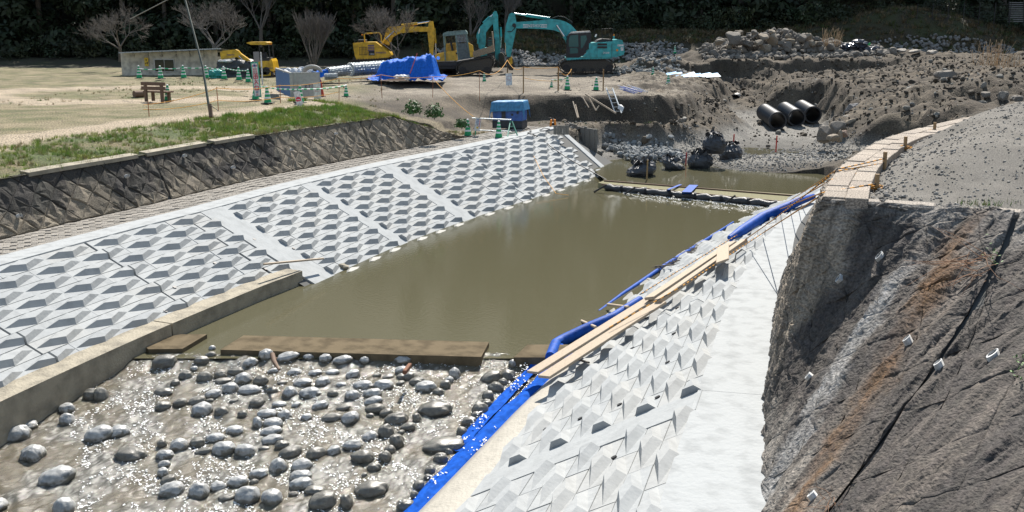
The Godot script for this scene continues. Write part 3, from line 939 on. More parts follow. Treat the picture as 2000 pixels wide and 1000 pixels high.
func ground_col(v: Vector3, m: Vector3, _i: int, _j: int) -> Color:
	var x := v.x
	var d := -v.z
	var n1 := fn.get_noise_2d(x * 0.25, d * 0.25)
	var n2 := fine.get_noise_2d(x * 0.6 + 9.0, d * 0.6)
	var n4 := fine.get_noise_2d(x * 0.15 + 33.0, d * 0.3)
	var soil := Color(0.082, 0.064, 0.043).lerp(Color(0.155, 0.124, 0.086), clampf(0.5 + n2, 0.0, 1.0))
	var dry := Color(0.37, 0.32, 0.245).lerp(Color(0.28, 0.235, 0.18), clampf(0.5 + n2 * 1.5, 0.0, 1.0))
	var c := soil * (1.0 + 0.5 * n4)
	var nv := Lc.near(Vector2(x, d))
	# the levelled site and the track
	var flat := smoothstep(0.90, 0.99, m.y) * smoothstep(2.5, 2.75, v.y) * (1.0 - smoothstep(13.0, 17.0, x)) * (1.0 - smoothstep(68.0, 82.0, d))
	c = c.lerp(dry, flat * clampf(0.75 + n1 * 0.7, 0.0, 1.0))
	if x < 2.0 and d < 84.0:
		var sand := Color(0.50, 0.405, 0.285)
		var lawn := Color(0.17, 0.165, 0.07).lerp(Color(0.33, 0.27, 0.16), clampf(0.5 + n2 * 1.4 + n1, 0.0, 1.0))
		var near := nv.y - 8.0 + n2 * 0.8
		var w := Vector2(x, d) - Vector2(-18.5, 50.5)
		var ring := sqrt(pow(w.x / 5.6, 2.0) + pow(w.y / 4.6, 2.0))
		var road := smoothstep(0.9, 1.05, ring + n2 * 0.06) * (1.0 - smoothstep(1.55, 1.75, ring + n2 * 0.1))
		if nv.y < 8.6: road = maxf(road, 1.0 - smoothstep(-0.3, 0.4, near - 0.3))
		var left := lawn.lerp(sand, road)
		c = c.lerp(left, 1.0 - smoothstep(-9.0, -6.5, x + n1 * 2.0 + (d - 50.0) * 0.12))
	if nv.x < 40.0 and nv.y < 9.0 and nv.y > 2.0:
		var gr := Color(0.10, 0.13, 0.035).lerp(Color(0.24, 0.185, 0.10), clampf(0.3 + n2 * 1.2, 0.0, 1.0))
		c = c.lerp(gr, (1.0 - smoothstep(5.4, 6.0, nv.y + n2 * 0.8)) * (1.0 - smoothstep(36.0, 38.5, nv.x + n1 * 3.0)))
	if nv.x > 33.0 and nv.x < 41.5 and nv.y < 11.0 and nv.y > 2.0: c = c.lerp(Color(0.24, 0.195, 0.12) * (1.0 + 0.6 * n2), smoothstep(35.5, 37.5, nv.x) * (1.0 - smoothstep(8.0, 10.5, nv.y)))
	# gravel by the water
	c = c.lerp(Color(0.27, 0.255, 0.225), (1.0 - smoothstep(0.6, 1.3, v.y + n2 * 0.3)) * smoothstep(43.0, 45.0, d))
	# wet edge
	if v.y < 0.42 and d > 36.0: c = c * lerpf(0.5, 1.0, clampf((v.y - 0.2) / 0.22, 0.0, 1.0))
	c = c * (1.0 + 0.5 * fine.get_noise_2d(x * 1.9 + 70.0, d * 1.9) * (1.0 if d > 42.0 else 0.4))
	if d > 84.0: c = c.lerp(Color(0.075, 0.06, 0.035).lerp(Color(0.07, 0.075, 0.03), clampf(0.4 + n1 * 1.5, 0.0, 1.0)), smoothstep(84.0, 88.0, d + n1))
	return c

func patch(called: String, x0: float, x1: float, d0: float, d1: float, step: float, dy := 0.0) -> void:
	var nx := int((x1 - x0) / step) + 1
	var nz := int((d1 - d0) / step) + 1
	struct(called, grid_mesh(nx, nz, func(i: int, j: int) -> Vector3: return P(x0 + i * step, field_y(x0 + i * step, d0 + j * step) + dy, d0 + j * step), ground_col), M.ground)

func build_ground() -> void:
	CP = [
		[-2.52, 53.69, -0.5506], [0.00, 54.00, -1.6184], [2.79, 56.30, -1.1729], [5.12, 57.51, -1.1568], [0.00, 53.44, 1.2283], [2.70, 54.34, 0.2783], [4.52, 56.81, 0.8907], [1.48, 49.35, -0.2036],
		[-1.04, 52.00, 0.3489], [-1.44, 48.12, -0.0503], [1.42, 57.33, 0.6397], [-1.36, 54.66, 0.5469], [5.64, 56.74, 0.9897], [6.91, 55.58, 0.2675], [8.11, 56.23, 1.6072], [4.27, 50.38, -0.6890],
		[5.51, 55.21, 0.9634], [6.28, 52.30, 1.8363], [6.53, 52.31, 0.3936], [6.61, 53.33, -2.2372], [7.59, 50.98, -1.9729], [8.81, 52.07, -0.6224], [7.25, 52.00, -0.4796], [8.55, 50.37, 0.4763],
		[7.83, 52.31, 1.5154], [10.52, 54.17, -0.3499], [11.25, 54.32, 0.0551], [8.96, 56.58, -1.0957], [11.25, 65.13, -0.3931], [12.95, 67.31, -0.5084], [7.00, 56.58, -1.5475], [12.03, 60.65, -0.2584],
		[14.71, 66.66, 0.9623], [16.04, 73.63, 0.8455], [15.33, 70.68, -0.3588], [13.58, 63.56, 0.6480], [14.35, 61.33, 0.4631], [14.14, 56.67, 0.2721], [15.25, 54.52, 0.0264], [17.00, 56.79, 1.8034],
		[15.88, 58.29, -1.2558], [15.09, 63.40, -0.1137], [17.75, 58.66, 0.3719], [16.75, 51.84, -0.2843], [16.62, 47.67, -0.5578], [18.02, 50.36, 0.2820], [17.51, 44.00, -2.3477], [17.13, 57.66, -1.5821],
		[18.45, 53.22, -0.4061], [19.91, 50.27, -0.0625], [21.09, 47.31, -0.7881], [20.78, 42.80, -0.7819], [17.51, 63.30, -0.2102], [19.99, 62.30, -0.1250], [23.83, 64.44, 0.0139], [24.24, 57.75, 0.1772],
		[26.75, 60.28, -0.0070], [17.08, 69.28, -0.2276], [15.77, 63.75, -0.5868], [11.49, 77.74, 0.6421], [15.32, 77.74, 1.4870], [19.29, 78.34, 2.2064], [23.06, 78.05, 1.3774], [26.39, 76.57, 0.6270],
		[28.07, 67.05, 0.0276], [18.92, 77.00, -0.8823], [15.14, 77.00, -1.1195], [24.21, 77.00, -0.8151], [28.36, 77.00, -0.2361], [30.91, 74.00, 0.0006], [32.68, 70.00, -0.0357], [11.36, 77.00, -0.6076],
		[9.14, 80.73, 0.0090], [7.52, 76.30, 0.0159], [23.62, 49.89, -0.7727], [26.64, 54.69, -0.3779], [16.85, 80.00, -0.1894], [19.01, 81.00, -0.2353], [21.38, 81.00, -0.2030], [23.38, 81.00, -0.1797],
		[25.09, 80.00, -0.1413], [15.50, 79.00, -0.6058], [19.36, 79.00, -1.2196], [22.07, 79.00, -0.6476], [27.90, 79.00, -0.0477], [31.01, 79.00, -0.0034], [34.89, 79.00, -0.0099], [21.09, 86.00, 0.0487],
		[25.32, 86.00, 0.0748], [16.89, 86.00, 0.1918], [30.39, 86.00, -0.0088], [12.67, 86.00, -0.0899], [4.13, 84.00, -0.0756], [-4.13, 84.00, -0.0138], [0.00, 69.64, -0.0144], [3.77, 76.60, -0.0009],
		[7.07, 71.72, 0.0389], [4.89, 66.07, 0.0363], [-3.43, 69.64, 0.0081], [-6.44, 65.30, 0.0039], [1.82, 61.54, 0.0031], [-1.52, 61.36, -0.0495], [-8.69, 58.65, 0.0043], [-4.29, 57.91, -0.0347],
		[8.15, 66.07, 0.1107], [9.59, 47.84, -0.7512], [10.19, 45.08, -0.1573], [11.11, 44.20, -0.0402], [12.84, 44.03, -0.1079], [14.04, 43.76, -1.2729], [13.27, 47.34, -1.6469], [11.56, 46.09, -0.5466],
		[14.12, 45.52, -1.0650], [15.56, 45.83, -0.4194], [14.35, 40.97, -1.1920], [12.90, 54.27, 0.1901], [11.59, 52.61, 0.4946], [13.94, 55.74, 0.2526], [6.10, 48.67, -0.9551], [5.25, 47.53, -0.8323],
		[7.33, 48.70, -0.1675], [6.85, 48.74, 0.4682], [8.18, 46.50, -0.6332], [6.13, 48.77, 1.2871], [4.92, 49.08, 0.4506], [8.79, 46.07, -0.5771], [9.45, 46.91, 1.3747], [12.99, 46.91, 1.8308],
		[7.80, 46.91, 0.7068], [5.43, 46.91, 0.6863], [14.75, 47.32, 1.5201], [16.00, 60.00, 0.8804], [-30.00, 50.00, -0.0305], [-30.00, 60.00, 0.0049], [-30.00, 75.00, -0.0009], [-20.00, 62.00, -0.0010],
		[-20.00, 75.00, 0.0138], [-12.00, 58.00, -0.0093], [-12.00, 70.00, 0.0077], [-5.00, 62.00, 0.0087], [-5.00, 75.00, 0.0010], [3.00, 84.00, 0.0682], [-40.00, 80.00, 0.0002], [20.00, 92.00, 0.0348],
		[30.00, 92.00, 0.0455], [-20.00, 88.00, -0.0062], [45.00, 92.00, 0.0340], [45.00, 50.00, -0.0388], [55.00, 60.00, 0.0102], [45.00, 75.00, 0.0064], [60.00, 80.00, -0.0195], [38.00, 60.00, -0.0224],
		[8.00, 40.00, -0.0433], [14.00, 44.00, 2.4618], [12.00, 40.00, 0.5634], [4.00, 42.00, 0.1044], [18.00, 44.00, 2.7725], [22.00, 48.00, 1.1597], [26.00, 50.00, 0.4636], [30.00, 55.00, 0.1468],
		[8.00, 88.00, 0.0568], [16.00, 40.00, 0.6749], [18.00, 40.00, 0.0907], [20.00, 37.00, -0.0347], [24.00, 42.00, 0.1438], [17.00, 36.00, -0.0423], [0.00, 0.00, 2.6004]]
	patch("site_ground", -7.0, 42.0, 35.0, 97.5, 0.24)
	patch("bank_ground", -60.0, -6.5, 44.0, 88.0, 0.6, -0.02)
	patch("bank_ground", 41.5, 80.0, 40.0, 88.0, 1.0, -0.03)
	patch("hillside", -110.0, -6.5, 87.5, 97.5, 0.8, -0.02)
	patch("hillside", 41.5, 120.0, 87.5, 97.5, 0.8, -0.02)
	patch("hillside", -110.0, 120.0, 97.0, 190.0, 1.5, -0.02)
	# the grass bank and road edge, laid along the wall
	var nx := 170
	var nz := 46
	struct("grass_bank", grid_mesh(nx, nz, func(i: int, j: int) -> Vector3:
		var s := lerpf(1.0, 40.9, float(i) / (nx - 1))
		var n := 2.52 + pow(float(j) / (nz - 1), 1.3) * 17.0
		var p := Lc.at(s)
		var dd := Lc.dir(s)
		var w := p + Vector2(-dd.y, dd.x) * n
		var y := bank_y(w.x, w.y, Vector2(s, n))
		var tap := clampf((37.9 - s) / 5.0, 0.0, 1.0)
		if n < 9.0: y = lerpf(lerpf(1.5, y, smoothstep(2.4, 8.0, n)), y, tap)
		return P(w.x, y + rough(w.x, w.y, 0.12) * smoothstep(2.5, 3.2, n), w.y), ground_col), M.ground)
	# river bed
	var bed := MB.new()
	bed.q(P(-16, -1.3, 2), P(26, -1.3, 2), P(26, -1.3, 62), P(-16, -1.3, 62))
	struct("river_bed", bed.mesh(), M.concrete_dark)

# ---------------------------------------------------------------- weirs and water
func slab(called: String, pts: Array, y0: float, y1: float, m: Material, parent: Node, top_col := GREY) -> void:
	var mb := MB.new()
	var po := PackedVector2Array()
	for p in pts: po.append(Vector2(p.x, p.y))
	mb.col = top_col
	mb.prism(po, y0, y1, Transform3D(Basis(Vector3.RIGHT, -PI / 2), Vector3.ZERO))
	put(called, mb.mesh(), m, parent)

func ramp_y(d: float) -> float: return -0.12 * (1.0 - smoothstep(18.5, 19.15, d)) - maxf(0.0, 18.9 - d) * 0.085

func build_weirs_and_water() -> void:
	var w := thing("weir", "low brown concrete weir of three slabs at the head of the boulder ramp", "weir")
	slab("slab", [Vector2(-5.51, 20.14), Vector2(-0.46, 19.69), Vector2(-0.59, 18.74), Vector2(-5.72, 19.19)], -1.0, 0.10, M.slab_brown, w)
	slab("slab", [Vector2(-6.83, 20.25), Vector2(-6.29, 20.25), Vector2(-6.49, 19.28), Vector2(-7.15, 19.25), Vector2(-7.51, 19.69)], -1.0, 0.09, M.slab_brown, w)
	slab("slab", [Vector2(0.31, 19.55), Vector2(1.12, 19.55), Vector2(0.98, 18.74), Vector2(0.03, 18.74)], -1.0, 0.09, M.slab_brown, w)
	# side wall of the ramp on the far bank
	var k := thing("channel_kerb", "weathered concrete kerb wall at the foot of the far block slope", "kerb")
	var ke: float = Lc.near(Vector2(-6.2, 25.2)).x
	var km: float = Lc.near(Vector2(-8.2, 20.6)).x
	for e in [[1.0, km - 0.03], [km + 0.02, ke]]:
		var mb := MB.new()
		strip(mb, Lc, e[0], e[1], -3.05, 0.34, -2.5, 0.36, 1.6)
		put("segment", mb.mesh(), M.concrete_old, k)
	# the pool
	var pm := MB.new()
	pm.q(P(-14, 0, 19.0), P(16, 0, 19.0), P(16, 0, 50), P(-14, 0, 50))
	var pool := struct("pool_water", grid_mesh(2, 2, func(i: int, j: int) -> Vector3: return P(-12.0 + 26.0 * i, 0.0, 18.95 + 27.0 * j), func(_v, _n, _i, _j): return GREY), M.pool)
	pool.set_meta("label", "murky olive pool between the revetments")
	# ramp water
	var st := 0.05
	var nx := 232
	var nz := 262
	struct("ramp_water", grid_mesh(nx, nz, func(i: int, j: int) -> Vector3:
		var x := -9.2 + i * st
		var d := 19.25 - j * st
		var flow := x * 0.55 + d * 0.25
		var y := ramp_y(d) + 0.03 * fn.get_noise_2d(x * 1.7 + d, d * 1.3) + 0.035 * fine.get_noise_2d(x * 3.6, d * 2.6 - x) + 0.012 * fn.get_noise_2d(x * 9.0, d * 7.0)
		return P(x, y, d),
		func(v, _n, _i, _j):
			var x: float = v.x
			var d: float = -v.z
			var al := x * 0.35 - d * 0.94
			var ac := x * 0.94 + d * 0.35
			var a := fine.get_noise_2d(ac * 0.9, al * 0.6)
			var b := fine.get_noise_2d(ac * 9.0 + 40.0, al * 3.2)
			var f := smoothstep(0.13, 0.30, a * 0.5 + b * 0.8)
			var base := Color(0.125, 0.108, 0.076).lerp(Color(0.10, 0.096, 0.08), clampf(0.5 + a * 2.0, 0.0, 1.0))
			return base.lerp(Color(0.62, 0.60, 0.55), f * 0.38)), M.ramp_water)
	var fx := []
	var fc := []
	for kf in 22000:      # white flecks of broken water and painted sun sparkle, in drifts
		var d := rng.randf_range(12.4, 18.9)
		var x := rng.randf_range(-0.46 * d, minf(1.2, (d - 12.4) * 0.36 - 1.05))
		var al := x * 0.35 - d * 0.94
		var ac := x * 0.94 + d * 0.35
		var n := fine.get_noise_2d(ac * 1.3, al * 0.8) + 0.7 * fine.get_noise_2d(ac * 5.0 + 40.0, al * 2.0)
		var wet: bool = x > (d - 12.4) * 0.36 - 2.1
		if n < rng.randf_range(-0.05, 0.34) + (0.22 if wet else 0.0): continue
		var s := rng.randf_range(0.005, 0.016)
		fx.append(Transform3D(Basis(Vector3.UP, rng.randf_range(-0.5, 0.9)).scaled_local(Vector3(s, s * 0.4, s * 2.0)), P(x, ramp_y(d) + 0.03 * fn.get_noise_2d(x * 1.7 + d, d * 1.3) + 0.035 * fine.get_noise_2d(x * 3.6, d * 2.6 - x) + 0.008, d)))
		if wet: fx[fx.size() - 1].origin.y += 0.10  # raised white flecks paint the water sparkle over the blue sheet
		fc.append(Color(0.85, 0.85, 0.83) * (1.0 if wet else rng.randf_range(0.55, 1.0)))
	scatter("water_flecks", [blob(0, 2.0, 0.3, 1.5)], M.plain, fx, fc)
	# upstream sill
	var sill := thing("sill", "low submerged sill across the head of the pool with foam below it", "weir")
	slab("slab", [Vector2(3.44, 40.57), Vector2(9.84, 35.64), Vector2(11.36, 37.42), Vector2(4.01, 41.84)], -1.0, 0.17, mat("sill", lin(0.27, 0.25, 0.14), 0.25, "stain", 1.0, "n_ripple", 0.4), sill)
	for e in [[P(3.71, 0.20, 40.93), P(11.17, 0.20, 36.78)], [P(3.53, 0.20, 39.97), P(9.94, 0.20, 35.67)]]:
		var b := MB.new()
		b.bar(e[0], e[1], 0.05, 0.05)
		put("edge_timber", b.mesh(), M.wood_dark, sill)
	var up := MB.new()
	up.q(P(3.74, 0.18, 41.20), P(11.74, 0.18, 37.12), P(26, 0.18, 62), P(2.5, 0.18, 62))
	struct("upstream_water", up.mesh(), M.pool)
	# foam under the sill
	var xf := []
	var cl := []
	var a3 := P(3.78, 0.00, 40.47)
	var b3 := P(9.94, 0.00, 35.98)
	for i in 13000:
		var t := rng.randf()
		var off := absf(rng.randfn(0.0, 1.0))
		var dist := 0.12 + off * (0.38 if i % 4 else 1.5)
		var away := Vector3(0.5, 0, 0.85).rotated(Vector3.UP, -0.25)
		var p: Vector3 = a3.lerp(b3, t) + away * dist
		if fn.get_noise_2d(t * 14.0, dist) < -0.25 + dist * 0.1: continue
		var s := rng.randf_range(0.012, 0.034) * (1.0 if dist < 0.6 else 0.45)
		xf.append(Transform3D(Basis(Vector3.UP, rng.randf() * TAU).scaled_local(Vector3(s * 1.6, s * 0.4, s)), p + Vector3.UP * 0.005))
		cl.append(Color(0.82, 0.82, 0.8))
	scatter("foam", [blob(1, 2.0, 0.3, 1.5)], M.plain, xf, cl)

# ---------------------------------------------------------------- the boulder ramp
func boulder_mesh(sd: float, dry: float) -> ArrayMesh:
	var am := blob(3, sd, 0.20, 0.8, 0.1)
	var a := am.surface_get_arrays(0)
	var v: PackedVector3Array = a[Mesh.ARRAY_VERTEX]
	var c: PackedColorArray = a[Mesh.ARRAY_COLOR]
	for i in v.size():
		var n := fine.get_noise_3d(v[i].x * 1.1 + sd * 9.0, v[i].y, v[i].z)
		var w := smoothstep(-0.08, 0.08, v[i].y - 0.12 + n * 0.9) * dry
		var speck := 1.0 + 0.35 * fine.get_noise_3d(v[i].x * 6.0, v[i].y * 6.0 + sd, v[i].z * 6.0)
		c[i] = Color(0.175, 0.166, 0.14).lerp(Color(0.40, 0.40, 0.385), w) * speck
	a[Mesh.ARRAY_COLOR] = c
	var m := ArrayMesh.new()
	m.add_surface_from_arrays(Mesh.PRIMITIVE_TRIANGLES, a)
	return m

func build_ramp() -> void:
	var root := thing("boulder_ramp", "stepped ramp of rounded grey boulders set in rushing shallow water below the weir", "fish ramp")
	var bedm := grid_mesh(24, 14, func(i: int, j: int) -> Vector3: return P(-9.4 + i * 0.53, ramp_y(19.2 - j) - 0.16, 19.2 - j), func(_v, _n, _i, _j): return GREY)
	put("ramp_bed", bedm, M.concrete_dark, root)
	var dry := []
	var wet := []
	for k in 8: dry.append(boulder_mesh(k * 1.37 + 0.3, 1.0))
	for k in 5: wet.append(boulder_mesh(k * 2.11 + 7.0, 0.0))
	var list := [
		[-6.80, 19.65, 0.105, 0.044, 0.5], [-5.98, 19.53, 0.061, 0.052, 0.5], [-6.00, 18.88, 0.126, 0.076, 1.5], [-5.90, 19.13, 0.094, 0.051, 1.5], [-6.08, 18.64, 0.067, 0.050, 0.5], [-6.15, 18.35, 0.115, 0.082, 1.5],
		[-6.24, 18.01, 0.077, 0.065, 1.5], [-6.34, 17.61, 0.150, 0.071, 1.5], [-6.70, 18.83, 0.210, 0.109, 1.5], [-5.77, 18.23, 0.131, 0.098, 1.5], [-5.51, 18.38, 0.107, 0.066, 1.5], [-5.26, 18.53, 0.141, 0.075, 1.5],
		[-5.04, 18.82, 0.126, 0.076, 0.5], [-5.02, 18.16, 0.146, 0.106, 0.5], [-4.68, 18.10, 0.122, 0.089, 1.5], [-5.15, 17.72, 0.135, 0.111, 0.5], [-4.79, 17.69, 0.183, 0.083, 0.5], [-5.40, 17.53, 0.138, 0.079, 0.5],
		[-6.15, 17.03, 0.123, 0.077, 1.5], [-5.90, 17.18, 0.108, 0.070, 1.5], [-5.63, 17.25, 0.140, 0.070, 1.5], [-5.41, 16.85, 0.160, 0.122, 0.5], [-5.06, 16.82, 0.106, 0.083, 1.5], [-4.68, 16.74, 0.076, 0.057, 1.5],
		[-4.53, 17.19, 0.128, 0.074, 1.5], [-4.97, 17.28, 0.074, 0.035, 1.5], [-5.41, 17.31, 0.062, 0.031, 1.5], [-5.40, 18.15, 0.146, 0.041, 1.5], [-4.79, 19.06, 0.128, 0.111, 0.5], [-4.36, 19.02, 0.195, 0.076, 0.5],
		[-3.96, 19.02, 0.093, 0.051, 0.5], [-3.62, 18.94, 0.110, 0.080, 0.5], [-3.28, 18.90, 0.169, 0.072, 0.5], [-2.85, 18.88, 0.084, 0.067, 0.5], [-4.55, 18.58, 0.091, 0.046, 0.5], [-4.14, 18.51, 0.132, 0.062, 0.5],
		[-3.74, 18.48, 0.120, 0.054, 0.5], [-3.41, 18.51, 0.116, 0.050, 0.5], [-3.01, 18.40, 0.123, 0.074, 0.5], [-4.28, 18.05, 0.085, 0.040, 1.5], [-3.89, 18.01, 0.161, 0.073, 0.5], [-3.51, 18.03, 0.121, 0.093, 0.5],
		[-3.16, 17.95, 0.089, 0.048, 0.5], [-2.75, 17.92, 0.169, 0.072, 0.5], [-4.38, 17.69, 0.095, 0.060, 1.5], [-4.02, 17.56, 0.126, 0.107, 0.5], [-3.66, 17.57, 0.178, 0.087, 0.5], [-3.25, 17.57, 0.091, 0.055, 1.5],
		[-2.87, 17.44, 0.118, 0.102, 0.5], [-4.13, 17.14, 0.116, 0.046, 0.5], [-3.83, 17.13, 0.073, 0.039, 0.5], [-3.39, 17.06, 0.131, 0.073, 0.5], [-2.98, 17.01, 0.115, 0.038, 1.5], [-4.25, 16.75, 0.151, 0.072, 0.5],
		[-3.93, 16.68, 0.109, 0.079, 0.5], [-3.55, 16.63, 0.083, 0.056, 0.5], [-3.12, 16.59, 0.161, 0.067, 1.5], [-2.77, 16.55, 0.142, 0.105, 0.5], [-4.06, 16.36, 0.155, 0.089, 0.5], [-4.03, 16.09, 0.160, 0.073, 0.5],
		[-4.32, 16.34, 0.074, 0.111, 0.5], [-2.11, 18.92, 0.152, 0.076, 0.5], [-2.10, 18.57, 0.114, 0.075, 0.5], [-2.07, 18.29, 0.095, 0.061, 1.5], [-1.94, 18.29, 0.104, 0.078, 1.5], [-2.56, 18.38, 0.078, 0.039, 1.5],
		[-2.34, 18.31, 0.113, 0.043, 1.5], [-2.37, 17.90, 0.161, 0.093, 0.5], [-2.07, 18.04, 0.073, 0.039, 1.5], [-1.78, 18.10, 0.137, 0.064, 1.5], [-1.58, 17.82, 0.174, 0.097, 0.5], [-2.53, 17.53, 0.158, 0.088, 0.5],
		[-2.47, 17.24, 0.148, 0.074, 0.5], [-2.41, 16.94, 0.154, 0.077, 1.5], [-2.19, 16.79, 0.104, 0.064, 1.5], [-1.98, 16.54, 0.174, 0.095, 1.5], [-2.46, 16.71, 0.064, 0.036, 1.5], [-2.10, 16.04, 0.123, 0.115, 1.5],
		[-2.35, 15.90, 0.122, 0.073, 0.5], [-1.76, 16.26, 0.113, 0.062, 1.5], [-1.86, 16.08, 0.058, 0.035, 1.5], [-0.94, 19.01, 0.103, 0.054, 0.5], [-1.08, 18.38, 0.096, 0.113, 0.5], [-1.17, 18.14, 0.077, 0.065, 0.5],
		[-1.23, 17.92, 0.094, 0.081, 1.5], [-1.34, 17.62, 0.096, 0.063, 1.5], [-1.64, 16.57, 0.071, 0.079, 1.5], [-1.35, 16.91, 0.266, 0.113, 1.5], [-0.39, 18.25, 0.190, 0.095, 1.5], [-0.08, 18.30, 0.130, 0.113, 1.5],
		[0.01, 18.78, 0.062, 0.080, 0.5], [-0.17, 18.02, 0.081, 0.077, 1.5], [-0.30, 17.78, 0.127, 0.101, 1.5], [-0.43, 17.41, 0.099, 0.099, 1.5], [-0.45, 17.12, 0.090, 0.082, 1.5], [-0.56, 16.87, 0.129, 0.113, 1.5],
		[-0.62, 16.64, 0.076, 0.076, 1.5], [-0.73, 16.43, 0.122, 0.079, 1.5], [-0.84, 16.08, 0.077, 0.077, 1.5], [-0.90, 15.84, 0.076, 0.046, 1.5], [-1.90, 15.82, 0.106, 0.076, 1.5], [-5.72, 15.65, 0.068, 0.071, 1.5],
		[-5.42, 15.58, 0.135, 0.099, 0.5], [-5.16, 15.70, 0.107, 0.071, 1.5], [-4.90, 15.85, 0.137, 0.076, 0.5], [-4.65, 16.11, 0.131, 0.077, 0.5], [-5.55, 15.27, 0.125, 0.077, 0.5], [-5.47, 15.00, 0.089, 0.051, 0.5],
		[-5.40, 14.72, 0.074, 0.074, 0.5], [-5.24, 14.49, 0.113, 0.066, 1.5], [-5.09, 14.19, 0.169, 0.104, 0.5], [-4.67, 14.13, 0.136, 0.117, 0.5], [-4.43, 14.29, 0.105, 0.075, 0.5], [-4.17, 14.44, 0.139, 0.079, 0.5],
		[-3.91, 14.68, 0.128, 0.074, 0.5], [-4.66, 15.44, 0.172, 0.112, 0.5], [-4.30, 15.40, 0.147, 0.105, 0.5], [-3.92, 14.01, 0.171, 0.122, 0.5], [-4.98, 15.43, 0.126, 0.042, 1.5], [-3.93, 14.46, 0.060, 0.040, 1.5],
		[-4.23, 14.01, 0.116, 0.045, 1.5], [-3.95, 15.79, 0.158, 0.072, 0.5], [-3.74, 15.59, 0.106, 0.078, 1.5], [-3.57, 15.36, 0.175, 0.084, 1.5], [-3.14, 15.31, 0.146, 0.091, 1.5], [-2.87, 15.41, 0.105, 0.077, 0.5],
		[-2.60, 15.60, 0.135, 0.078, 0.5], [-2.38, 15.19, 0.166, 0.104, 1.5], [-3.65, 14.88, 0.126, 0.116, 0.5], [-3.29, 14.92, 0.147, 0.095, 0.5], [-3.25, 14.61, 0.154, 0.080, 0.5], [-3.19, 14.37, 0.158, 0.086, 0.5],
		[-2.95, 14.19, 0.137, 0.065, 1.5], [-2.77, 13.87, 0.192, 0.115, 1.5], [-3.54, 13.95, 0.141, 0.116, 0.5], [-2.42, 13.83, 0.083, 0.115, 1.5], [-3.26, 14.12, 0.071, 0.032, 1.5], [-4.03, 15.54, 0.078, 0.028, 1.5],
		[-1.89, 15.67, 0.107, 0.121, 1.5], [-1.97, 15.43, 0.081, 0.077, 1.5], [-2.02, 15.20, 0.090, 0.090, 1.5], [-2.16, 14.90, 0.102, 0.065, 1.5], [-1.11, 15.57, 0.297, 0.099, 1.5], [-0.83, 16.06, 0.073, 0.073, 1.5],
		[-1.13, 15.14, 0.104, 0.090, 1.5], [-1.02, 15.38, 0.060, 0.060, 1.5], [-1.27, 14.79, 0.074, 0.068, 1.5], [-1.30, 14.61, 0.047, 0.040, 1.5], [-1.41, 14.33, 0.085, 0.072, 1.5], [-1.45, 14.06, 0.058, 0.058, 1.5],
		[-1.55, 13.75, 0.114, 0.089, 1.5], [-2.11, 14.22, 0.222, 0.104, 1.5], [-2.28, 14.67, 0.047, 0.034, 1.5]]
	for k in 26:
		list.append([rng.randf_range(-8.4, -5.6), rng.randf_range(12.5, 18.3), rng.randf_range(0.1, 0.24), rng.randf_range(0.07, 0.14), rng.randf_range(0, 1.6)])
		var e: Array = list[list.size() - 1]
		if e[0] > -e[1] * 0.345: list.pop_back()
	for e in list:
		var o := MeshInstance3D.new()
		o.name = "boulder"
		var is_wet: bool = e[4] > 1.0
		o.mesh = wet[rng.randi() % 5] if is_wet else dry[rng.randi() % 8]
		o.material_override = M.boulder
		var ry: float = e[3]
		var rx: float = e[2]
		var bs := Basis(Vector3.UP, rng.randf_range(-0.15, 0.6)) * Basis(Vector3.BACK, rng.randf_range(0.0, 0.22)) * Basis(Vector3.UP, PI * (rng.randi() % 2))
		o.transform = Transform3D(bs.scaled_local(Vector3(rx * 1.16, ry * 1.3, lerpf(rx, ry, 0.5) * 1.1)), P(e[0], ramp_y(e[1]) + ry * 0.22, e[1]))
		root.add_child(o, true)
	var dw := MB.new()
	dw.tube([P(-4.50, 0.28, 18.35), P(-4.41, 0.22, 18.10), P(-4.23, 0.20, 17.70)], [0.05, 0.045, 0.025], 7)
	dw.tube([P(-4.43, 0.24, 18.15), P(-4.40, 0.23, 18.30)], [0.03, 0.01], 6)
	one("driftwood", dw, M.wood_dark, "bent dark driftwood stick leaning on a pale boulder just below the weir", "driftwood")
	var d2 := MB.new()
	d2.bar(P(-1.95, 0.18, 17.60), P(-1.88, 0.19, 18.00), 0.07, 0.08, Vector3.UP, 0.01)
	one("driftwood", d2, mat("rust_wood", lin(0.2, 0.09, 0.05), 0.9, "stain", 3.0), "short reddish wood block lodged on the boulders below the middle slab", "driftwood")

# ---------------------------------------------------------------- forest
func leaf_crown(h: float, r: float, count: int, size: float, sd: int, low := 0.05) -> ArrayMesh:
	var q := RandomNumberGenerator.new()
	q.seed = sd
	var mb := MB.new()
	var lobes := []
	for k in 9: lobes.append([Vector3(q.randf_range(-0.6, 0.6) * r, h * q.randf_range(low + 0.1, 0.92), q.randf_range(-0.6, 0.6) * r), q.randf_range(0.35, 0.62) * r])
	for k in count:
		var lb: Array = lobes[q.randi() % lobes.size()]
		var d := Vector3(q.randfn(0, 1), q.randfn(0, 1), q.randfn(0, 1)).normalized()
		var p: Vector3 = lb[0] + d * lb[1] * pow(q.randf(), 0.35) * Vector3(1, 0.85, 1)
		if p.y < 0.1: p.y = q.randf() * 0.6
		var nn := (d + Vector3(q.randf_range(-0.8, 0.8), q.randf_range(0.0, 1.0), q.randf_range(-0.8, 0.8))).normalized()
		var s := size * q.randf_range(0.6, 1.3)
		var a := nn.cross(Vector3(q.randfn(0, 1), q.randfn(0, 1), q.randfn(0, 1))).normalized()
		var b := nn.cross(a)
		var f := q.randf_range(0.6, 1.3)
		mb.col = Color(0.022 * f, 0.036 * f, 0.013 * f)
		mb.q(p - a * s, p - b * s * 0.45, p + a * s, p + b * s * 0.45)
	return mb.mesh()

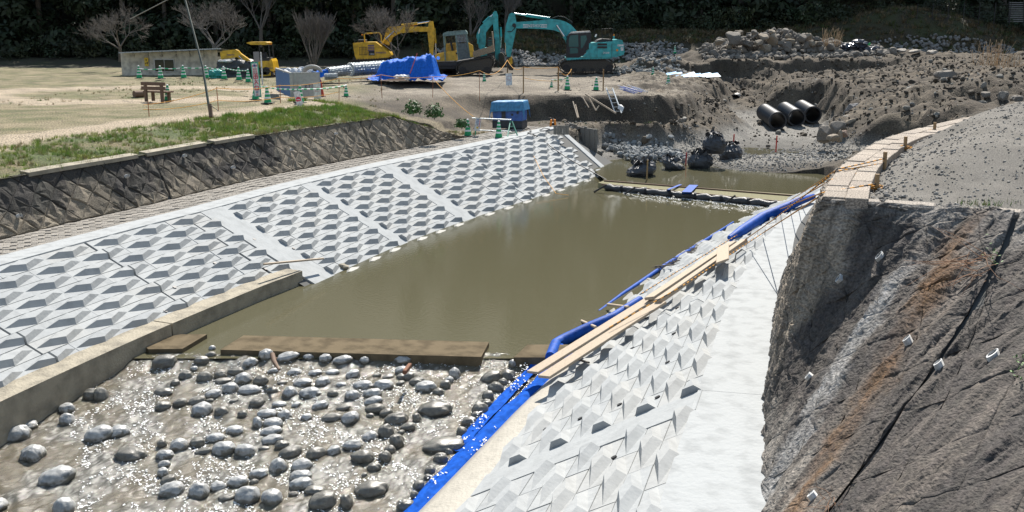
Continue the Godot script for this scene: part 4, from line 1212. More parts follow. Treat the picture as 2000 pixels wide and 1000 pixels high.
func limb(mb: MB, a: Vector3, dir: Vector3, len: float, r: float, depth: int, q: RandomNumberGenerator, spread: float, up: float) -> void:
	var pts := [a]
	var rad := [r]
	var d := dir.normalized()
	var p := a
	for k in 3:
		d = (d + Vector3(q.randf_range(-0.14, 0.14), q.randf_range(-0.06, 0.12) + up * 0.04, q.randf_range(-0.14, 0.14))).normalized()
		p += d * len / 3.0
		pts.append(p); rad.append(maxf(0.0085, r * (1.0 - 0.17 * (k + 1))))
	mb.tube(pts, rad, 5 if depth > 1 else 3, false)
	if depth <= 0: return
	var m := 4 if depth > 1 else 5
	for k in m:
		var at: Vector3 = pts[3] if k == 0 else pts[1 + (k % 3)] if depth < 3 else pts[2 + (k % 2)]
		var w := Vector3(q.randfn(0, 1), q.randfn(0, 0.5) + up * 0.3, q.randfn(0, 1)).normalized()
		limb(mb, at, d + w * spread * (0.5 if k == 0 else 1.0), len * q.randf_range(0.58, 0.8), r * (0.55 if k == 0 else 0.42), depth - 1, q, spread, up)

func bare_tree(label: String, at: Vector3, h: float, stems: int, sd: int, spread: float, up: float, flat := 1.0, depth := 4) -> void:
	var q := RandomNumberGenerator.new()
	q.seed = sd
	var root := thing("bare_tree", label, "tree", at)
	var tm := MB.new()
	var cm := MB.new()
	for k in stems:
		var d := Vector3(q.randf_range(-0.5, 0.5), 1.0, q.randf_range(-0.4, 0.4)) if stems > 1 else Vector3(0.05, 1, 0)
		var r := h * (0.028 if stems == 1 else 0.014)
		var top := d.normalized() * h * (0.25 if stems == 1 else 0.18)
		tm.tube([Vector3(q.randf_range(-0.15, 0.15) * (stems - 1) * 0.4, -0.1, 0), top * 0.5, top], [r * 1.2, r, r * 0.85], 7, false)
		for j in (4 if stems == 1 else 2):
			var w := Vector3(q.randfn(0, 1) * flat, q.randf_range(0.2, 1.0) * up, q.randfn(0, 0.6)).normalized()
			limb(cm, top * q.randf_range(0.7, 1.0), d * up + w * spread, h * 0.30, r * 0.6, depth - 1, q, spread, up)
	put("trunk", tm.mesh(), M.bark, root)
	put("branches", cm.mesh(), mat("twig", lin(0.125, 0.11, 0.095), 0.9), root)

func build_forest() -> void:
	var kinds := []
	for k in 3: kinds.append([leaf_crown(9.5 + k, 3.4, 2600, 0.30, 50 + k, 0.0), MB.new()])
	var protos := []
	var labels := ["dense dark evergreen tree on the shaded hillside behind the site", "tall dark evergreen tree rising from the hillside scrub", "broad shaded evergreen tree at the foot of the wooded hill"]
	for k in 3:
		var t := thing("evergreen_tree", labels[k], "tree", Vector3.ZERO, 0.0, "evergreen trees on the wooded hillside %d" % (k + 1))
		var tr := MB.new()
		tr.tube([Vector3(0, -0.5, 0), Vector3(0.1, 4, 0.05), Vector3(0, 8, 0)], [0.26, 0.18, 0.06], 7)
		put("trunk", tr.mesh(), M.bark, t)
		put("crown", kinds[k][0], M.needle, t)
		protos.append(t)
	var i := 0
	for row in 5:
		var x := -62.0 - row * 4
		while x < 72.0 + row * 6:
			var d := 99.0 + row * 5.5 + rng.randf_range(-1.3, 1.3)
			if x < -6.0: d -= 4.0
			var t: Node3D = protos[i % 3]
			if i >= 3:
				t = protos[i % 3].duplicate()
				t.name = numbered("evergreen_tree")
				add_child(t, true)
			t.position = P(x, land(x, d) - 0.4, d)
			t.rotation.y = rng.randf() * TAU
			t.scale = Vector3.ONE * rng.randf_range(0.85, 1.35)
			x += rng.randf_range(3.2, 5.0) + row * 0.5
			i += 1
	# scrub at the forest edge
	var tuft := []
	for k in 3: tuft.append(leaf_crown(1.5, 1.0, 130, 0.14, 80 + k))
	var xf := []
	var cl := []
	for k in 700:
		var x := rng.randf_range(-70, 75)
		var d := rng.randf_range(92.5, 99.0) - (2.0 if x < -6.0 else 0.0)
		if rng.randf() < 0.3 and x > -4.0: d = rng.randf_range(94, 98)
		var s := rng.randf_range(0.5, 1.3)
		xf.append(Transform3D(Basis(Vector3.UP, rng.randf() * TAU).scaled_local(Vector3(s, s * rng.randf_range(0.6, 1.3), s)), P(x, field_y(x, d) - 0.1, d)))
		var v := rng.randf_range(0.7, 1.5)
		cl.append(Color(v * rng.randf_range(0.9, 1.6), v, v * 0.9))
	scatter("scrub", tuft, M.needle, xf, cl)

# ---------------------------------------------------------------- upstream works
func rock_at(label: String, at: Vector3, r: Vector3, sd: float, col: Color, group := "", yaw := 0.0, roll := 0.0, called := "boulder", cat_ := "boulder") -> void:
	var o := MeshInstance3D.new()
	o.name = numbered(called)
	o.mesh = rock_meshes[int(sd) % rock_meshes.size()]
	o.material_override = tint(col)
	o.transform = Transform3D((Basis(Vector3.UP, yaw) * Basis(Vector3.BACK, roll)).scaled_local(r), at)
	add_child(o, true)
	tag(o, label, cat_, group)

var rock_meshes := []
var tints := {}
func tint(c: Color) -> Material:
	var k := "%d_%d_%d" % [int(c.r * 40), int(c.g * 40), int(c.b * 40)]
	if not tints.has(k):
		var m: StandardMaterial3D = M.rock.duplicate()
		m.albedo_color = c.linear_to_srgb()
		tints[k] = m
	return tints[k]

func bulk_bag(label: String, at: Vector3, w: float, h: float, sd: int, lean: float, yaw := 0.0) -> void:
	var root := thing("bulk_bag", label, "bulk bag", at, yaw, "black bulk bags at the water's edge")
	var q := RandomNumberGenerator.new()
	q.seed = sd
	var mb := MB.new()
	var nr := 12
	var ns := 22
	var pf := func(i: int, k: int) -> Vector3:
		var t := float(i) / (nr - 1)
		var a := TAU * k / ns
		var r := w * 0.5 * (0.80 + 0.24 * sin(PI * clampf(t * 1.15, 0, 1))) * (1.0 if t < 0.75 else lerpf(1.0, 0.62, (t - 0.75) * 4.0))
		r *= 1.0 + 0.15 * fn.get_noise_3d(cos(a) * 1.5 + sd, sin(a) * 1.5, t * 2.0) + 0.10 * fn.get_noise_3d(cos(a) * 3.2 + sd, sin(a) * 3.2, t * 5.0) + 0.03 * sin(a * 7.0 + sd) * smoothstep(0.5, 0.9, t)
		var y := h * t + lean * t * cos(a) * w * 0.22
		return Vector3(cos(a) * r + lean * t * 0.2, y, sin(a) * r)
	for i in nr - 1:
		for k in ns:
			mb.q(pf.call(i, k), pf.call(i + 1, k), pf.call(i + 1, (k + 1) % ns), pf.call(i, (k + 1) % ns))
	put("body", mb.mesh(), M.bag, root)
	var top := MB.new()      # the crumpled, tied mouth with stones showing
	var c := Vector3(lean * 0.2, h * 0.97, 0)
	for k in 26:
		var a := q.randf() * TAU
		var r := q.randf_range(0.12, 0.36) * w
		var p := c + Vector3(cos(a) * r, lean * cos(a) * r * 0.45 + q.randf_range(-0.03, 0.10) * w, sin(a) * r)
		var e := Vector3(q.randfn(0, 1), q.randfn(0.6, 0.6), q.randfn(0, 1)).normalized()
		var f := e.cross(Vector3(q.randfn(0, 1), q.randfn(0, 1), q.randfn(0, 1))).normalized()
		var s := q.randf_range(0.08, 0.17) * w
		var g3 := e.cross(f) * s * 0.35
		var mid := p + e * s * 0.5 + g3
		mb = top
		mb.q(p - f * s, mid - f * s * 0.8, mid + f * s * 0.8, p + f * s)
		mb.q(mid - f * s * 0.8, p + e * s - g3 - f * s * 0.6, p + e * s - g3 + f * s * 0.6, mid + f * s * 0.8)
	put("gathered_mouth", top.mesh(), M.bag, root)
	var st := MB.new()
	for k in 9:
		var a := q.randf() * TAU
		var r := q.randf_range(0.0, 0.24) * w
		st.box(c + Vector3(cos(a) * r, lean * cos(a) * r * 0.45 - 0.02, sin(a) * r), Vector3.ONE * w * q.randf_range(0.08, 0.15), Basis(Vector3(q.randf(), q.randf(), 0.3).normalized(), q.randf() * 3.0), 0.02)
	put("stone_fill", st.mesh(), M.stone, root)
	for s in [-1.0, 1.0]:
		var b := MB.new()
		b.tube([Vector3(s * w * 0.30, h * 0.6, w * 0.45), Vector3(s * w * 0.26, h * 0.95, w * 0.36), Vector3(s * w * 0.12, h * 1.13, w * 0.15), Vector3(s * w * 0.02, h * 1.0, w * 0.05)], 0.022, 6)
		put("lifting_strap", b.mesh(), M.bag, root)

func culvert(label: String, a: Vector3, b: Vector3, r: float) -> void:
	var root := thing("corrugated_pipe", label, "pipe", a, 0.0, "")
	var y := (b - a).normalized()
	var x := y.cross(Vector3.UP).normalized()
	var xf := Transform3D(Basis(x, y, x.cross(y)), Vector3.ZERO)
	var len := (b - a).length()
	var pr := PackedVector2Array()
	var n := int(len / 0.11)
	for i in n * 2 + 1:
		pr.append(Vector2(r * (1.0 if i % 2 else 0.945), len * i / (n * 2.0)))
	var mb := MB.new()
	mb.lathe(pr, 28, xf)
	put("shell", mb.mesh(), M.pipe, root)
	var inr := MB.new()
	inr.lathe(PackedVector2Array([Vector2(r * 0.84, len), Vector2(r * 0.84, 0.0)]), 28, xf)
	put("liner", inr.mesh(), M.pipe, root)
	for e in [0.0, len]:
		var rim := MB.new()
		rim.lathe(PackedVector2Array([Vector2(r * 0.84, e - 0.03), Vector2(r * 1.02, e - 0.03), Vector2(r * 1.02, e + 0.05), Vector2(r * 0.84, e + 0.05)]), 28, xf)
		put("rim", rim.mesh(), M.pipe, root)

func build_upstream() -> void:
	for k in 10: rock_meshes.append(blob(2, 3.0 + k * 1.7, 0.32, 0.9, 0.55, k % 3 == 0, 5))
	# culvert pipes
	culvert("black corrugated pipe, leftmost of the three lying together in the excavation", P(15.10, 1.02, 58.46), P(15.43, 1.15, 62.87), 0.5)
	culvert("black corrugated pipe in the middle of the three lying together", P(16.53, 1.08, 59.76), P(16.89, 1.20, 63.80), 0.5)
	culvert("black corrugated pipe, rightmost of the three lying together", P(17.80, 1.16, 60.91), P(18.20, 1.25, 64.77), 0.5)
	culvert("half buried grey corrugated pipe in the trench behind the soil mound", P(15.27, 1.30, 70.84), P(16.88, 1.25, 75.76), 0.42)
	# bags
	bulk_bag("black bulk bag, the one lowest on the left beside the white slope's tip", P(5.37, 0.12, 42.63), 1.2, 0.62, 11, 0.55)
	bulk_bag("small slumped black bulk bag between the left bag and the stacked ones", P(7.14, 0.12, 44.50), 0.95, 0.5, 12, -0.9)
	bulk_bag("squat black bulk bag, left base of the stack in the water", P(8.27, 0.15, 44.93), 1.05, 0.72, 13, 0.1)
	bulk_bag("grey black bulk bag, right base of the stack on the gravel", P(9.87, 0.25, 46.25), 0.98, 0.78, 14, 0.35)
	bulk_bag("full black bulk bag perched on top of the two others", P(8.94, 0.80, 45.18), 1.02, 0.8, 15, 0.0)
	# boulders on the gravel bar
	var tan := Color(0.42, 0.35, 0.26)
	var gr := Color(0.27, 0.24, 0.20)
	for e in [[P(14.50, 1.15, 47.59), 0.31, 0.40, gr,"upright dark grey boulder at the left end of the boulder group on the gravel"], [P(15.83, 1.25, 49.88), 0.35, 0.32, gr,"flat topped grey boulder standing behind the upright one"], [P(15.15, 1.15, 47.37), 0.14, 0.24, tan,"small slab-like tan boulder leaning at the front of the group"], [P(14.68, 1.10, 46.96), 0.26, 0.16, tan,"low pale tan boulder at the foot of the upright dark one"], [P(15.54, 1.20, 48.01), 0.22, 0.14, Color(0.34,0.24,0.18),"low brownish boulder squeezed in the middle of the group"], [P(16.84, 1.35, 50.89), 0.36, 0.33, tan,"round pale boulder at the right of the lower group"], [P(16.96, 1.50, 52.00), 0.36, 0.21, gr,"low brown boulder behind the round pale one"], [P(18.21, 1.60, 53.51), 0.40, 0.35, tan,"rounded buff boulder nearest the dark slab in the upper group"], [P(18.74, 1.65, 54.47), 0.33, 0.33, tan,"buff boulder half hidden at the back of the upper group"], [P(18.51, 1.65, 56.09), 0.42, 0.31, Color(0.33,0.32,0.31),"tilted dark grey slab boulder at the top of the group"], [P(18.83, 2.00, 52.50), 0.44, 0.29, Color(0.30,0.25,0.19),"lone rounded brown boulder right of the group on the soil"], [P(17.59, 1.35, 51.68), 0.21, 0.18, gr,"small square grey boulder at the right foot of the round pale one"]]:
		rock_at(e[4], e[0] + Vector3(0, 0.16, 0), Vector3(e[1], e[2] * 1.05, e[1] * 0.85) * 1.25, rng.randi() % 10, e[3], "", rng.randf() * 1.0, rng.randf_range(-0.2, 0.2))
	for e in [[P(21.44, 3.20, 43.92), 0.22, 0.20, "dark earthy boulder lying in the dug soil, at the right frame edge"], [P(21.79, 3.20, 45.83), 0.20, 0.27, "dark earthy boulder lying in the dug soil, pointed, beside the right frame edge"], [P(22.47, 3.10, 49.09), 0.19, 0.15, "dark earthy boulder lying in the dug soil, small, left of the pointed one"], [P(20.40, 3.20, 41.33), 0.25, 0.12, "dark earthy boulder lying in the dug soil, low, in front near the coping's far end"], [P(23.92, 3.50, 57.05), 0.56, 0.37, "dark earthy boulder lying in the dug soil, largest and reddish, under the far ledge"], [P(24.45, 3.40, 56.30), 0.28, 0.25, "dark earthy boulder lying in the dug soil, beside the large reddish one"], [P(13.09, 0.30, 52.30), 0.10, 0.08, "dark earthy boulder lying in the dug soil, tiny, at the puddle"], [P(8.41, 1.70, 51.21), 0.15, 0.10, "dark earthy boulder lying in the dug soil, small, on top of the brown mound"]]:
		rock_at(e[3], e[0], Vector3(e[1], e[2], e[1]) * 1.2, rng.randi() % 10, gr, "", rng.randf() * 3.0)
	# the heap of quarried rock
	var hr := RandomNumberGenerator.new()
	hr.seed = 21
	var big := [[19.90, 5.24, 0.48, 0.48, 0],[19.00, 5.47, 0.36, 0.16, 0],[20.83, 4.71, 0.36, 0.36, 1],[17.86, 5.01, 0.40, 0.24, 1],[19.17, 4.56, 0.36, 0.32, 0],[20.30, 4.40, 0.32, 0.24, 1],[21.27, 5.09, 0.32, 0.20, 0],[21.95, 5.35, 0.32, 0.24, 1],[22.49, 5.47, 0.28, 0.24, 0],[21.89, 4.48, 0.28, 0.24, 0],[16.68, 5.35, 0.52, 0.44, 1],[15.72, 5.09, 0.36, 0.20, 0],[16.03, 4.25, 0.32, 0.24, 1],[19.76, 5.81, 0.28, 0.16, 0],[22.44, 4.40, 0.20, 0.28, 0],[23.30, 4.86, 0.36, 0.24, 1],[23.80, 4.48, 0.32, 0.20, 0],[24.29, 4.71, 0.36, 0.24, 1],[18.64, 5.01, 0.28, 0.20, 0],[18.32, 5.81, 0.24, 0.16, 1],[20.93, 5.54, 0.24, 0.16, 0],[19.66, 4.02, 0.28, 0.16, 1],[22.97, 4.10, 0.28, 0.16, 0],[15.16, 4.56, 0.24, 0.20, 1],[17.24, 5.77, 0.32, 0.16, 0],[24.89, 4.40, 0.28, 0.20, 0],[25.68, 4.25, 0.24, 0.16, 1],[18.75, 4.25, 0.24, 0.20, 1],[17.42, 4.40, 0.24, 0.16, 0],[20.64, 3.94, 0.24, 0.16, 0],[21.65, 4.02, 0.28, 0.16, 1],[16.51, 4.71, 0.28, 0.20, 0],[23.08, 5.32, 0.24, 0.16, 1],[20.38, 5.01, 0.24, 0.20, 1],[22.83, 4.94, 0.24, 0.20, 0],[21.38, 4.63, 0.20, 0.20, 1],[18.11, 3.94, 0.20, 0.12, 0],[16.74, 3.94, 0.20, 0.12, 1]]
	for e in big:
		var at := P(e[0], maxf(e[1], 3.6), 79.3 + hr.randf_range(-0.5, 0.5))
		rock_at("angular quarried rock in the big rock heap at the far edge of the dig", at, Vector3(e[2], e[3], e[2] * 0.8) * 1.3, hr.randi() % 10, Color(0.40, 0.345, 0.265) if e[4] == 0 else Color(0.27, 0.245, 0.21), "rocks in the far rock heap", hr.randf() * 3.0, hr.randf_range(-0.4, 0.4), "rock", "rock")
	# uncounted rubble: foot of the white slope, heap filling, far cobbled bank, gravel bar
	var chip := [blob(1, 1.0, 0.3, 1.0, 0.6, false, 4), blob(1, 5.0, 0.3, 1.0, 0.6, false, 4), blob(1, 9.0, 0.35, 1.0, 0.5, false, 4)]
	var xf := []
	var cl := []
	var add := func(p: Vector3, s: float, c: Color) -> void:
		xf.append(Transform3D(Basis(Vector3(rng.randfn(0, 1), rng.randfn(0, 1), rng.randfn(0, 1)).normalized(), rng.randf() * TAU).scaled_local(Vector3(s * rng.randf_range(0.7, 1.4), s * rng.randf_range(0.6, 1.0), s)), p))
		cl.append(c * rng.randf_range(0.7, 1.25))
	for k in 620:
		var d := rng.randf_range(46.6, 52.4)
		var at := P(lerpf(4.4, 8.0, rng.randf()), 0.0, d)
		if at.x < 4.2 + (52.0 - d) * 0.25: continue
		at.y = maxf(field_y(at.x, d), 0.2) + rng.randf_range(0.0, 0.22)
		if at.y > 0.95: continue
		(add as Callable).call(at, rng.randf_range(0.07, 0.17), Color(0.36, 0.37, 0.36))
	scatter("broken_rubble", chip, M.stone, xf, cl)
	xf.clear(); cl.clear()
	for k in 2600:
		var d := rng.randf_range(77.5, 83)
		var x := rng.randf_range(14.5, 28.5)
		(add as Callable).call(P(x, field_y(x, d) + 0.08, d), rng.randf_range(0.07, 0.36) if k % 3 == 0 else rng.randf_range(0.05, 0.15), Color(0.27, 0.24, 0.2))
	for k in 500:
		var x := rng.randf_range(7.2, 12.5)
		var d := rng.randf_range(74, 79)
		(add as Callable).call(P(x, field_y(x, d) + 0.05, d), rng.randf_range(0.06, 0.2), Color(0.36, 0.36, 0.34))
	scatter("heap_rubble", chip, M.stone, xf, cl)
	xf.clear(); cl.clear()
	for k in 2400:
		var x := rng.randf_range(-7.0, 15.0) if k % 3 else rng.randf_range(31.0, 46.0)
		var d := rng.randf_range(87.3, 90.2)
		if fn.get_noise_2d(x * 0.5, d * 0.9) < -0.25: continue
		(add as Callable).call(P(x, field_y(x, d) + 0.14, d), rng.randf_range(0.09, 0.19), Color(0.36, 0.34, 0.31))
	scatter("cobbled_bank", chip, M.stone, xf, cl)
	xf.clear(); cl.clear()
	for k in 10000:
		var d := rng.randf_range(44.5, 76.0)
		var x := rng.randf_range(2.0, 42.0)
		var y := field_y(x, d)
		if y < 0.22 or y < 1.1 and rng.randf() < 0.7: continue
		var s := rng.randf_range(0.025, 0.075) if rng.randf() < 0.95 else rng.randf_range(0.08, 0.22)
		if x < 13.0 and y > 2.4:
			if rng.randf() < 0.75: continue
			s *= 0.5
		(add as Callable).call(P(x, y + s * 0.2, d), s, Color(0.125, 0.10, 0.07) if rng.randf() < 0.72 else Color(0.36, 0.34, 0.29))
	for k in 6500:
		var d := rng.randf_range(48.0, 78.0)
		var x := rng.randf_range(5.0, 42.0)
		var y := field_y(x, d)
		if y < 1.25: continue
		if fn.get_noise_2d(x * 0.3, d * 0.3) < -0.1: continue
		if x < 13.0 and y > 2.3: continue
		var s := rng.randf_range(0.05, 0.13)
		(add as Callable).call(P(x, y, d), s, Color(0.11, 0.088, 0.061))
	scatter("loose_stones", chip, M.stone, xf, cl)
	xf.clear(); cl.clear()
	for k in 5000:
		var d := rng.randf_range(43.5, 52.0)
		var at := P(rng.randf_range(8.2, 16.5), 0.0, d)
		at.y = field_y(at.x, d)
		if at.y < 0.14: continue
		(add as Callable).call(at, rng.randf_range(0.02, 0.055), Color(0.32, 0.305, 0.275) if k % 5 else Color(0.5, 0.49, 0.46))
	scatter("bar_pebbles", chip, M.stone, xf, cl)
	# sheet piles at the slope's upstream edge
	var sp := thing("sheet_pile_wall", "short row of grey weathered sheet piles at the upstream end of the far slope", "sheet piling")
	var a := P(2.63, 1.62, 50.70)
	var b := P(3.93, 1.93, 47.30)
	for k in 13:
		var p: Vector3 = a.lerp(b, (k + 0.5) / 13.0)
		var nx: Vector3 = a.lerp(b, (k + 1.5) / 13.0) - p
		var pm := MB.new()
		var z := 0.05 if k % 2 else -0.05
		var top := 1.62 + rng.randf_range(-0.04, 0.05)
		pm.box(Vector3(p.x, (top - 0.6) * 0.5, p.z + z), Vector3(nx.length() * 0.98, top + 0.6, 0.05), Basis(Vector3.UP, atan2(-nx.z, nx.x)), 0.01)
		put("pile", pm.mesh(), mat("pile_steel", lin(0.30, 0.28, 0.24), 0.7, "rock", 2.0) if k == 0 else M.pile_steel, sp)
	var s2 := thing("sheet_pile_wall", "low stub row of grey sheet piles beside the orange breaker on the berm", "sheet piling")
	for k in 5:
		var pm := MB.new()
		pm.box(P(1.94, 1.70, 46.35) + Vector3(0.14 * k, 0.0, 0.04 * (k % 2)), Vector3(0.135, 0.42, 0.05), Basis.IDENTITY, 0.01)
		put("pile", pm.mesh(), M.pile_steel, s2)
	# ladder leaning on the cut
	var ld := thing("ladder", "leaning aluminium ladder with white tape from the cut's foot to the upper ground", "ladder")
	var l0 := P(5.15, 2.02, 51.30)
	var l1 := P(4.78, 3.21, 52.60)
	var r0 := P(5.44, 2.06, 51.20)
	var r1 := P(5.09, 3.21, 52.50)
	for e in [[l0, l1], [r0, r1]]:
		var rm := MB.new()
		rm.bar(e[0], e[1], 0.06, 0.035)
		put("rail", rm.mesh(), M.galv, ld)
	for k in 6:
		var rm := MB.new()
		rm.bar(l0.lerp(l1, (k + 0.5) / 6.0), r0.lerp(r1, (k + 0.5) / 6.0), 0.035, 0.035)
		put("rung", rm.mesh(), M.galv, ld)
	# timbers in the pit
	for e in [[P(3.60, 3.01, 50.90), P(5.07, 2.13, 50.30), 0.07, "long brown timber propped diagonally in the pit left of the ladder"], [P(3.70, 3.01, 51.20), P(4.12, 2.23, 50.60), 0.06, "grey timber leaning on the cut above the plank stack"], [P(3.03, 2.62, 51.40), P(3.21, 1.90, 50.40), 0.05, "thin pole leaning on the dark cut, left one of a pair"], [P(3.16, 2.47, 51.40), P(3.27, 1.89, 50.50), 0.045, "thin pole leaning on the dark cut, right one of a pair"], [P(4.27, 2.48, 50.60), P(4.10, 2.25, 50.40), 0.05, "short prop under the long brown timber"], [P(3.51, 2.83, 51.30), P(3.78, 2.36, 50.80), 0.045, "slim stick leaning between the pole pair and the grey timber"]]:
		var mb := MB.new()
		mb.bar(e[0], e[1], e[2], e[2], Vector3.UP, 0.008)
		one("timber", mb, M.wood, e[3], "timber")
	for e in [[P(4.11, 1.62, 55.14), P(5.68, 1.62, 55.79), 0.26,0.05, M.wood,"pale plank lying flat on top of the pit's timber stack"], [P(4.81, 1.55, 58.70), P(5.71, 1.55, 58.70), 0.05,0.35, M.wood_dark,"dark reddish board standing on edge behind the pale plank"], [P(3.87, 1.50, 57.22), P(4.55, 1.50, 57.22), 0.5,0.45, mat("pallet_grey", lin(0.2, 0.18, 0.17), 0.9, "stain", 3.0),"grey stacked form boards left of the pale plank"]]:
		var mb := MB.new()
		mb.bar(e[0], e[1], e[2], e[3], Vector3.UP, 0.01)
		one("form_board", mb, e[4], e[5], "board")
	var bd := thing("stake_bundle", "heap of white and blue survey stakes tipped out on the ledge right of the ladder", "stakes")
	for k in 26:
		var mb := MB.new()
		mb.col = Color(0.75, 0.75, 0.78) if rng.randf() < 0.6 else Color(0.12, 0.15, 0.42)
		var p := P(6.62, 1.55, 56.96) + Vector3(rng.randf_range(-0.45, 0.45), 0, rng.randf_range(-1.2, 1.2))
		p.y = field_y(p.x, -p.z) + 0.06
		mb.bar(p + Vector3(-0.35, 0.15 + rng.randf() * 0.1, rng.randf_range(-0.2, 0.2)), p + Vector3(0.4, 0.0, rng.randf_range(-0.1, 0.3)), 0.035, 0.035)
		put("stake", mb.mesh(), M.plain, bd)
	var bagm := MB.new()
	bagm.q(P(5.26, 2.50, 51.00), P(5.21, 2.31, 50.90), P(5.45, 2.16, 50.80), P(5.53, 2.36, 50.90))
	bagm.t(P(5.26, 2.50, 51.00), P(5.53, 2.36, 50.90), P(5.43, 2.48, 51.20))
	one("plastic_sheet", bagm, M.white, "white plastic sheet hung on the ladder's right rail", "plastic sheet")
	# red-white and bamboo markers
	for e in [[P(13.09, 0.20, 50.73), 0.79, Color(0.55,0.06,0.05), "red marker stake standing by the puddle in front of the pipes"], [P(7.82, 0.18, 45.90), 0.55, Color(0.45,0.05,0.05), "dark red marker stake standing in water left of the stacked bags"], [P(5.46, 0.18, 41.20), 0.83, Color(0.30,0.20,0.09), "brown wooden stake on the sill in front of the left bag"], [P(10.22, 0.90, 47.28), 0.52, Color(0.5,0.06,0.05), "thin red stake on the soil behind the top bag"]]:
		var mb := MB.new()
		mb.col = e[2]
		mb.bar(e[0] - Vector3(0, 0.3, 0), e[0] + Vector3(0.02, e[1], 0), 0.055, 0.055)
		one("marker_stake", mb, M.plain, e[3], "stake")
	# black rubbish bags behind the rock heap's right end
	for e in [[P(25.52, 4.70, 79.50), 14, 8, "leftmost black plastic sack in the pile right of the rock heap"], [P(26.39, 4.93, 79.50), 16, 9, "topmost black plastic sack in the pile right of the rock heap"], [P(26.89, 4.51, 79.50), 14, 7, "front black plastic sack in the pile right of the rock heap"], [P(27.52, 4.51, 79.50), 13, 7, "rightmost black plastic sack in the pile, under the green cap"]]:
		if not M.has("sack"): mat("sack", lin(0.05, 0.055, 0.07), 0.25)
		var o := put("plastic_sack", blob(2, e[0].x, 0.5, 2.2, 0.2, false), M.sack)
		o.transform = Transform3D(Basis.from_scale(Vector3(e[1], e[2], e[1]) * 0.04), e[0])
		tag(o, e[3], "sack")
	var gcap := MB.new()
	gcap.col = Color(0.03, 0.35, 0.1)
	gcap.box(P(26.99, 4.94, 79.30), Vector3(0.3, 0.22, 0.3), Basis(Vector3.UP, 0.4), 0.03)
	one("green_bucket", gcap, M.plain, "small green bucket on top of the black sacks", "bucket")
	for e in [[P(29.07, 4.47, 78.00), 10, 4, "pale flat slab rock lying on the far ledge, middle of five"], [P(30.03, 4.43, 78.00), 12, 3, "pale flat slab rock lying on the far ledge, fourth from the left of five"], [P(31.38, 4.32, 78.00), 9, 5, "pale flat slab rock lying on the far ledge, tilted, near the ledge's right end"], [P(32.24, 4.13, 78.00), 8, 3, "pale flat slab rock lying on the far ledge, smallest, rightmost of five"], [P(28.49, 4.51, 78.00), 8, 3, "pale flat slab rock lying on the far ledge, leftmost of five"]]:
		rock_at(e[3], e[0], Vector3(e[1], e[2], e[1]) * 0.042, int(e[0].x), Color(0.5, 0.45, 0.38), "", 0.4, 0.1, "slab_rock", "rock")
	# blue and white sheet on the mound
	var bs := MB.new()
	for k in 14:
		var p := P(12.13, 2.98, 69.72) + Vector3(rng.randf_range(-1.3, 1.3), 0, rng.randf_range(-2.0, 2.0))
		bs.col = Color(0.03, 0.3, 0.62) if k % 3 else Color(0.6, 0.7, 0.75)
		var s := rng.randf_range(0.25, 0.5)
		bs.q(p + Vector3(-s, 0.02, 0.3), p + Vector3(s, 0.08, 0.35), p + Vector3(s * 0.8, 0.25, -0.2), p + Vector3(-s, 0.12, -0.3))
	one("blue_sheet", bs, M.plain, "crumpled bright blue plastic sheet on the crest of the brown mound", "sheet")
	# sill details: black roll, rods, blue straps
	var roll := thing("sandbag_roll", "long black plastic roll lashed along the front of the upstream sill", "water barrier")
	var ra := P(3.66, 0.10, 39.83)
	var rb := P(9.79, 0.10, 35.62)
	var rp := []
	var rr := []
	for k in 41:
		rp.append(ra.lerp(rb, k / 40.0) + Vector3(0, 0.02 * sin(k * 1.7), 0))
		rr.append(0.13 + 0.025 * sin(k * 2.3) + (0.0 if k % 4 else -0.035))
	var rm2 := MB.new()
	rm2.tube(rp, rr, 10)
	put("roll", rm2.mesh(), M.bag, roll)
	for k in 7:
		var tm := MB.new()
		var p: Vector3 = ra.lerp(rb, (k + 0.7) / 7.2)
		tm.tube([p - Vector3(0.05, 0, 0), p + Vector3(0.05, 0, 0.02)], 0.165, 10)
		put("tie", tm.mesh(), mat("tie", lin(0.012, 0.012, 0.014), 0.7) if k == 0 else M.tie, roll)
	for e in [[P(3.65, 0.32, 39.06), P(3.17, 0.02, 39.19), "left"], [P(4.67, 0.32, 38.42), P(4.30, 0.02, 38.70), "second from the left"], [P(8.05, 0.32, 36.50), P(7.76, 0.02, 36.73), "third from the left"], [P(9.78, 0.32, 35.29), P(9.43, 0.02, 35.76), "right end"]]:
		var mb := MB.new()
		mb.tube([e[0], e[1]], 0.035, 7)
		one("steel_rod", mb, M.black, "dark steel rod pegged through the barrier roll, %s one" % e[2], "rod")
	for e in [[P(6.00, 0.00, 38.94), P(5.86, 0.30, 38.05), P(6.63, 0.22, 39.84), 0.10, "narrow blue strap running over the barrier roll onto the sill"], [P(6.61, 0.00, 38.34), P(6.45, 0.30, 37.44), P(7.11, 0.22, 39.71), 0.34, "wide blue strap folded over the middle of the barrier roll"]]:
		var mb := MB.new()
		var wv := Vector3(e[3] * 0.5, 0, 0.03)
		for s in [[e[0], e[1]], [e[1], e[2]]]:
			mb.q(s[0] - wv, s[0] + wv, s[1] + wv, s[1] - wv)
			mb.q(s[0] - wv - Vector3(0, 0.012, 0), s[1] - wv - Vector3(0, 0.012, 0), s[1] + wv - Vector3(0, 0.012, 0), s[0] + wv - Vector3(0, 0.012, 0))
		one("strap", mb, M.tarp, e[4], "strap")


# ---------------------------------------------------------------- machines
func pz(called: String, po: PackedVector2Array, z0: float, z1: float, m: Material, root: Node) -> MeshInstance3D:      # a side profile given thickness
	var mb := MB.new()
	mb.prism(po, z0, z1)
	return put(called, mb.mesh(), m, root)

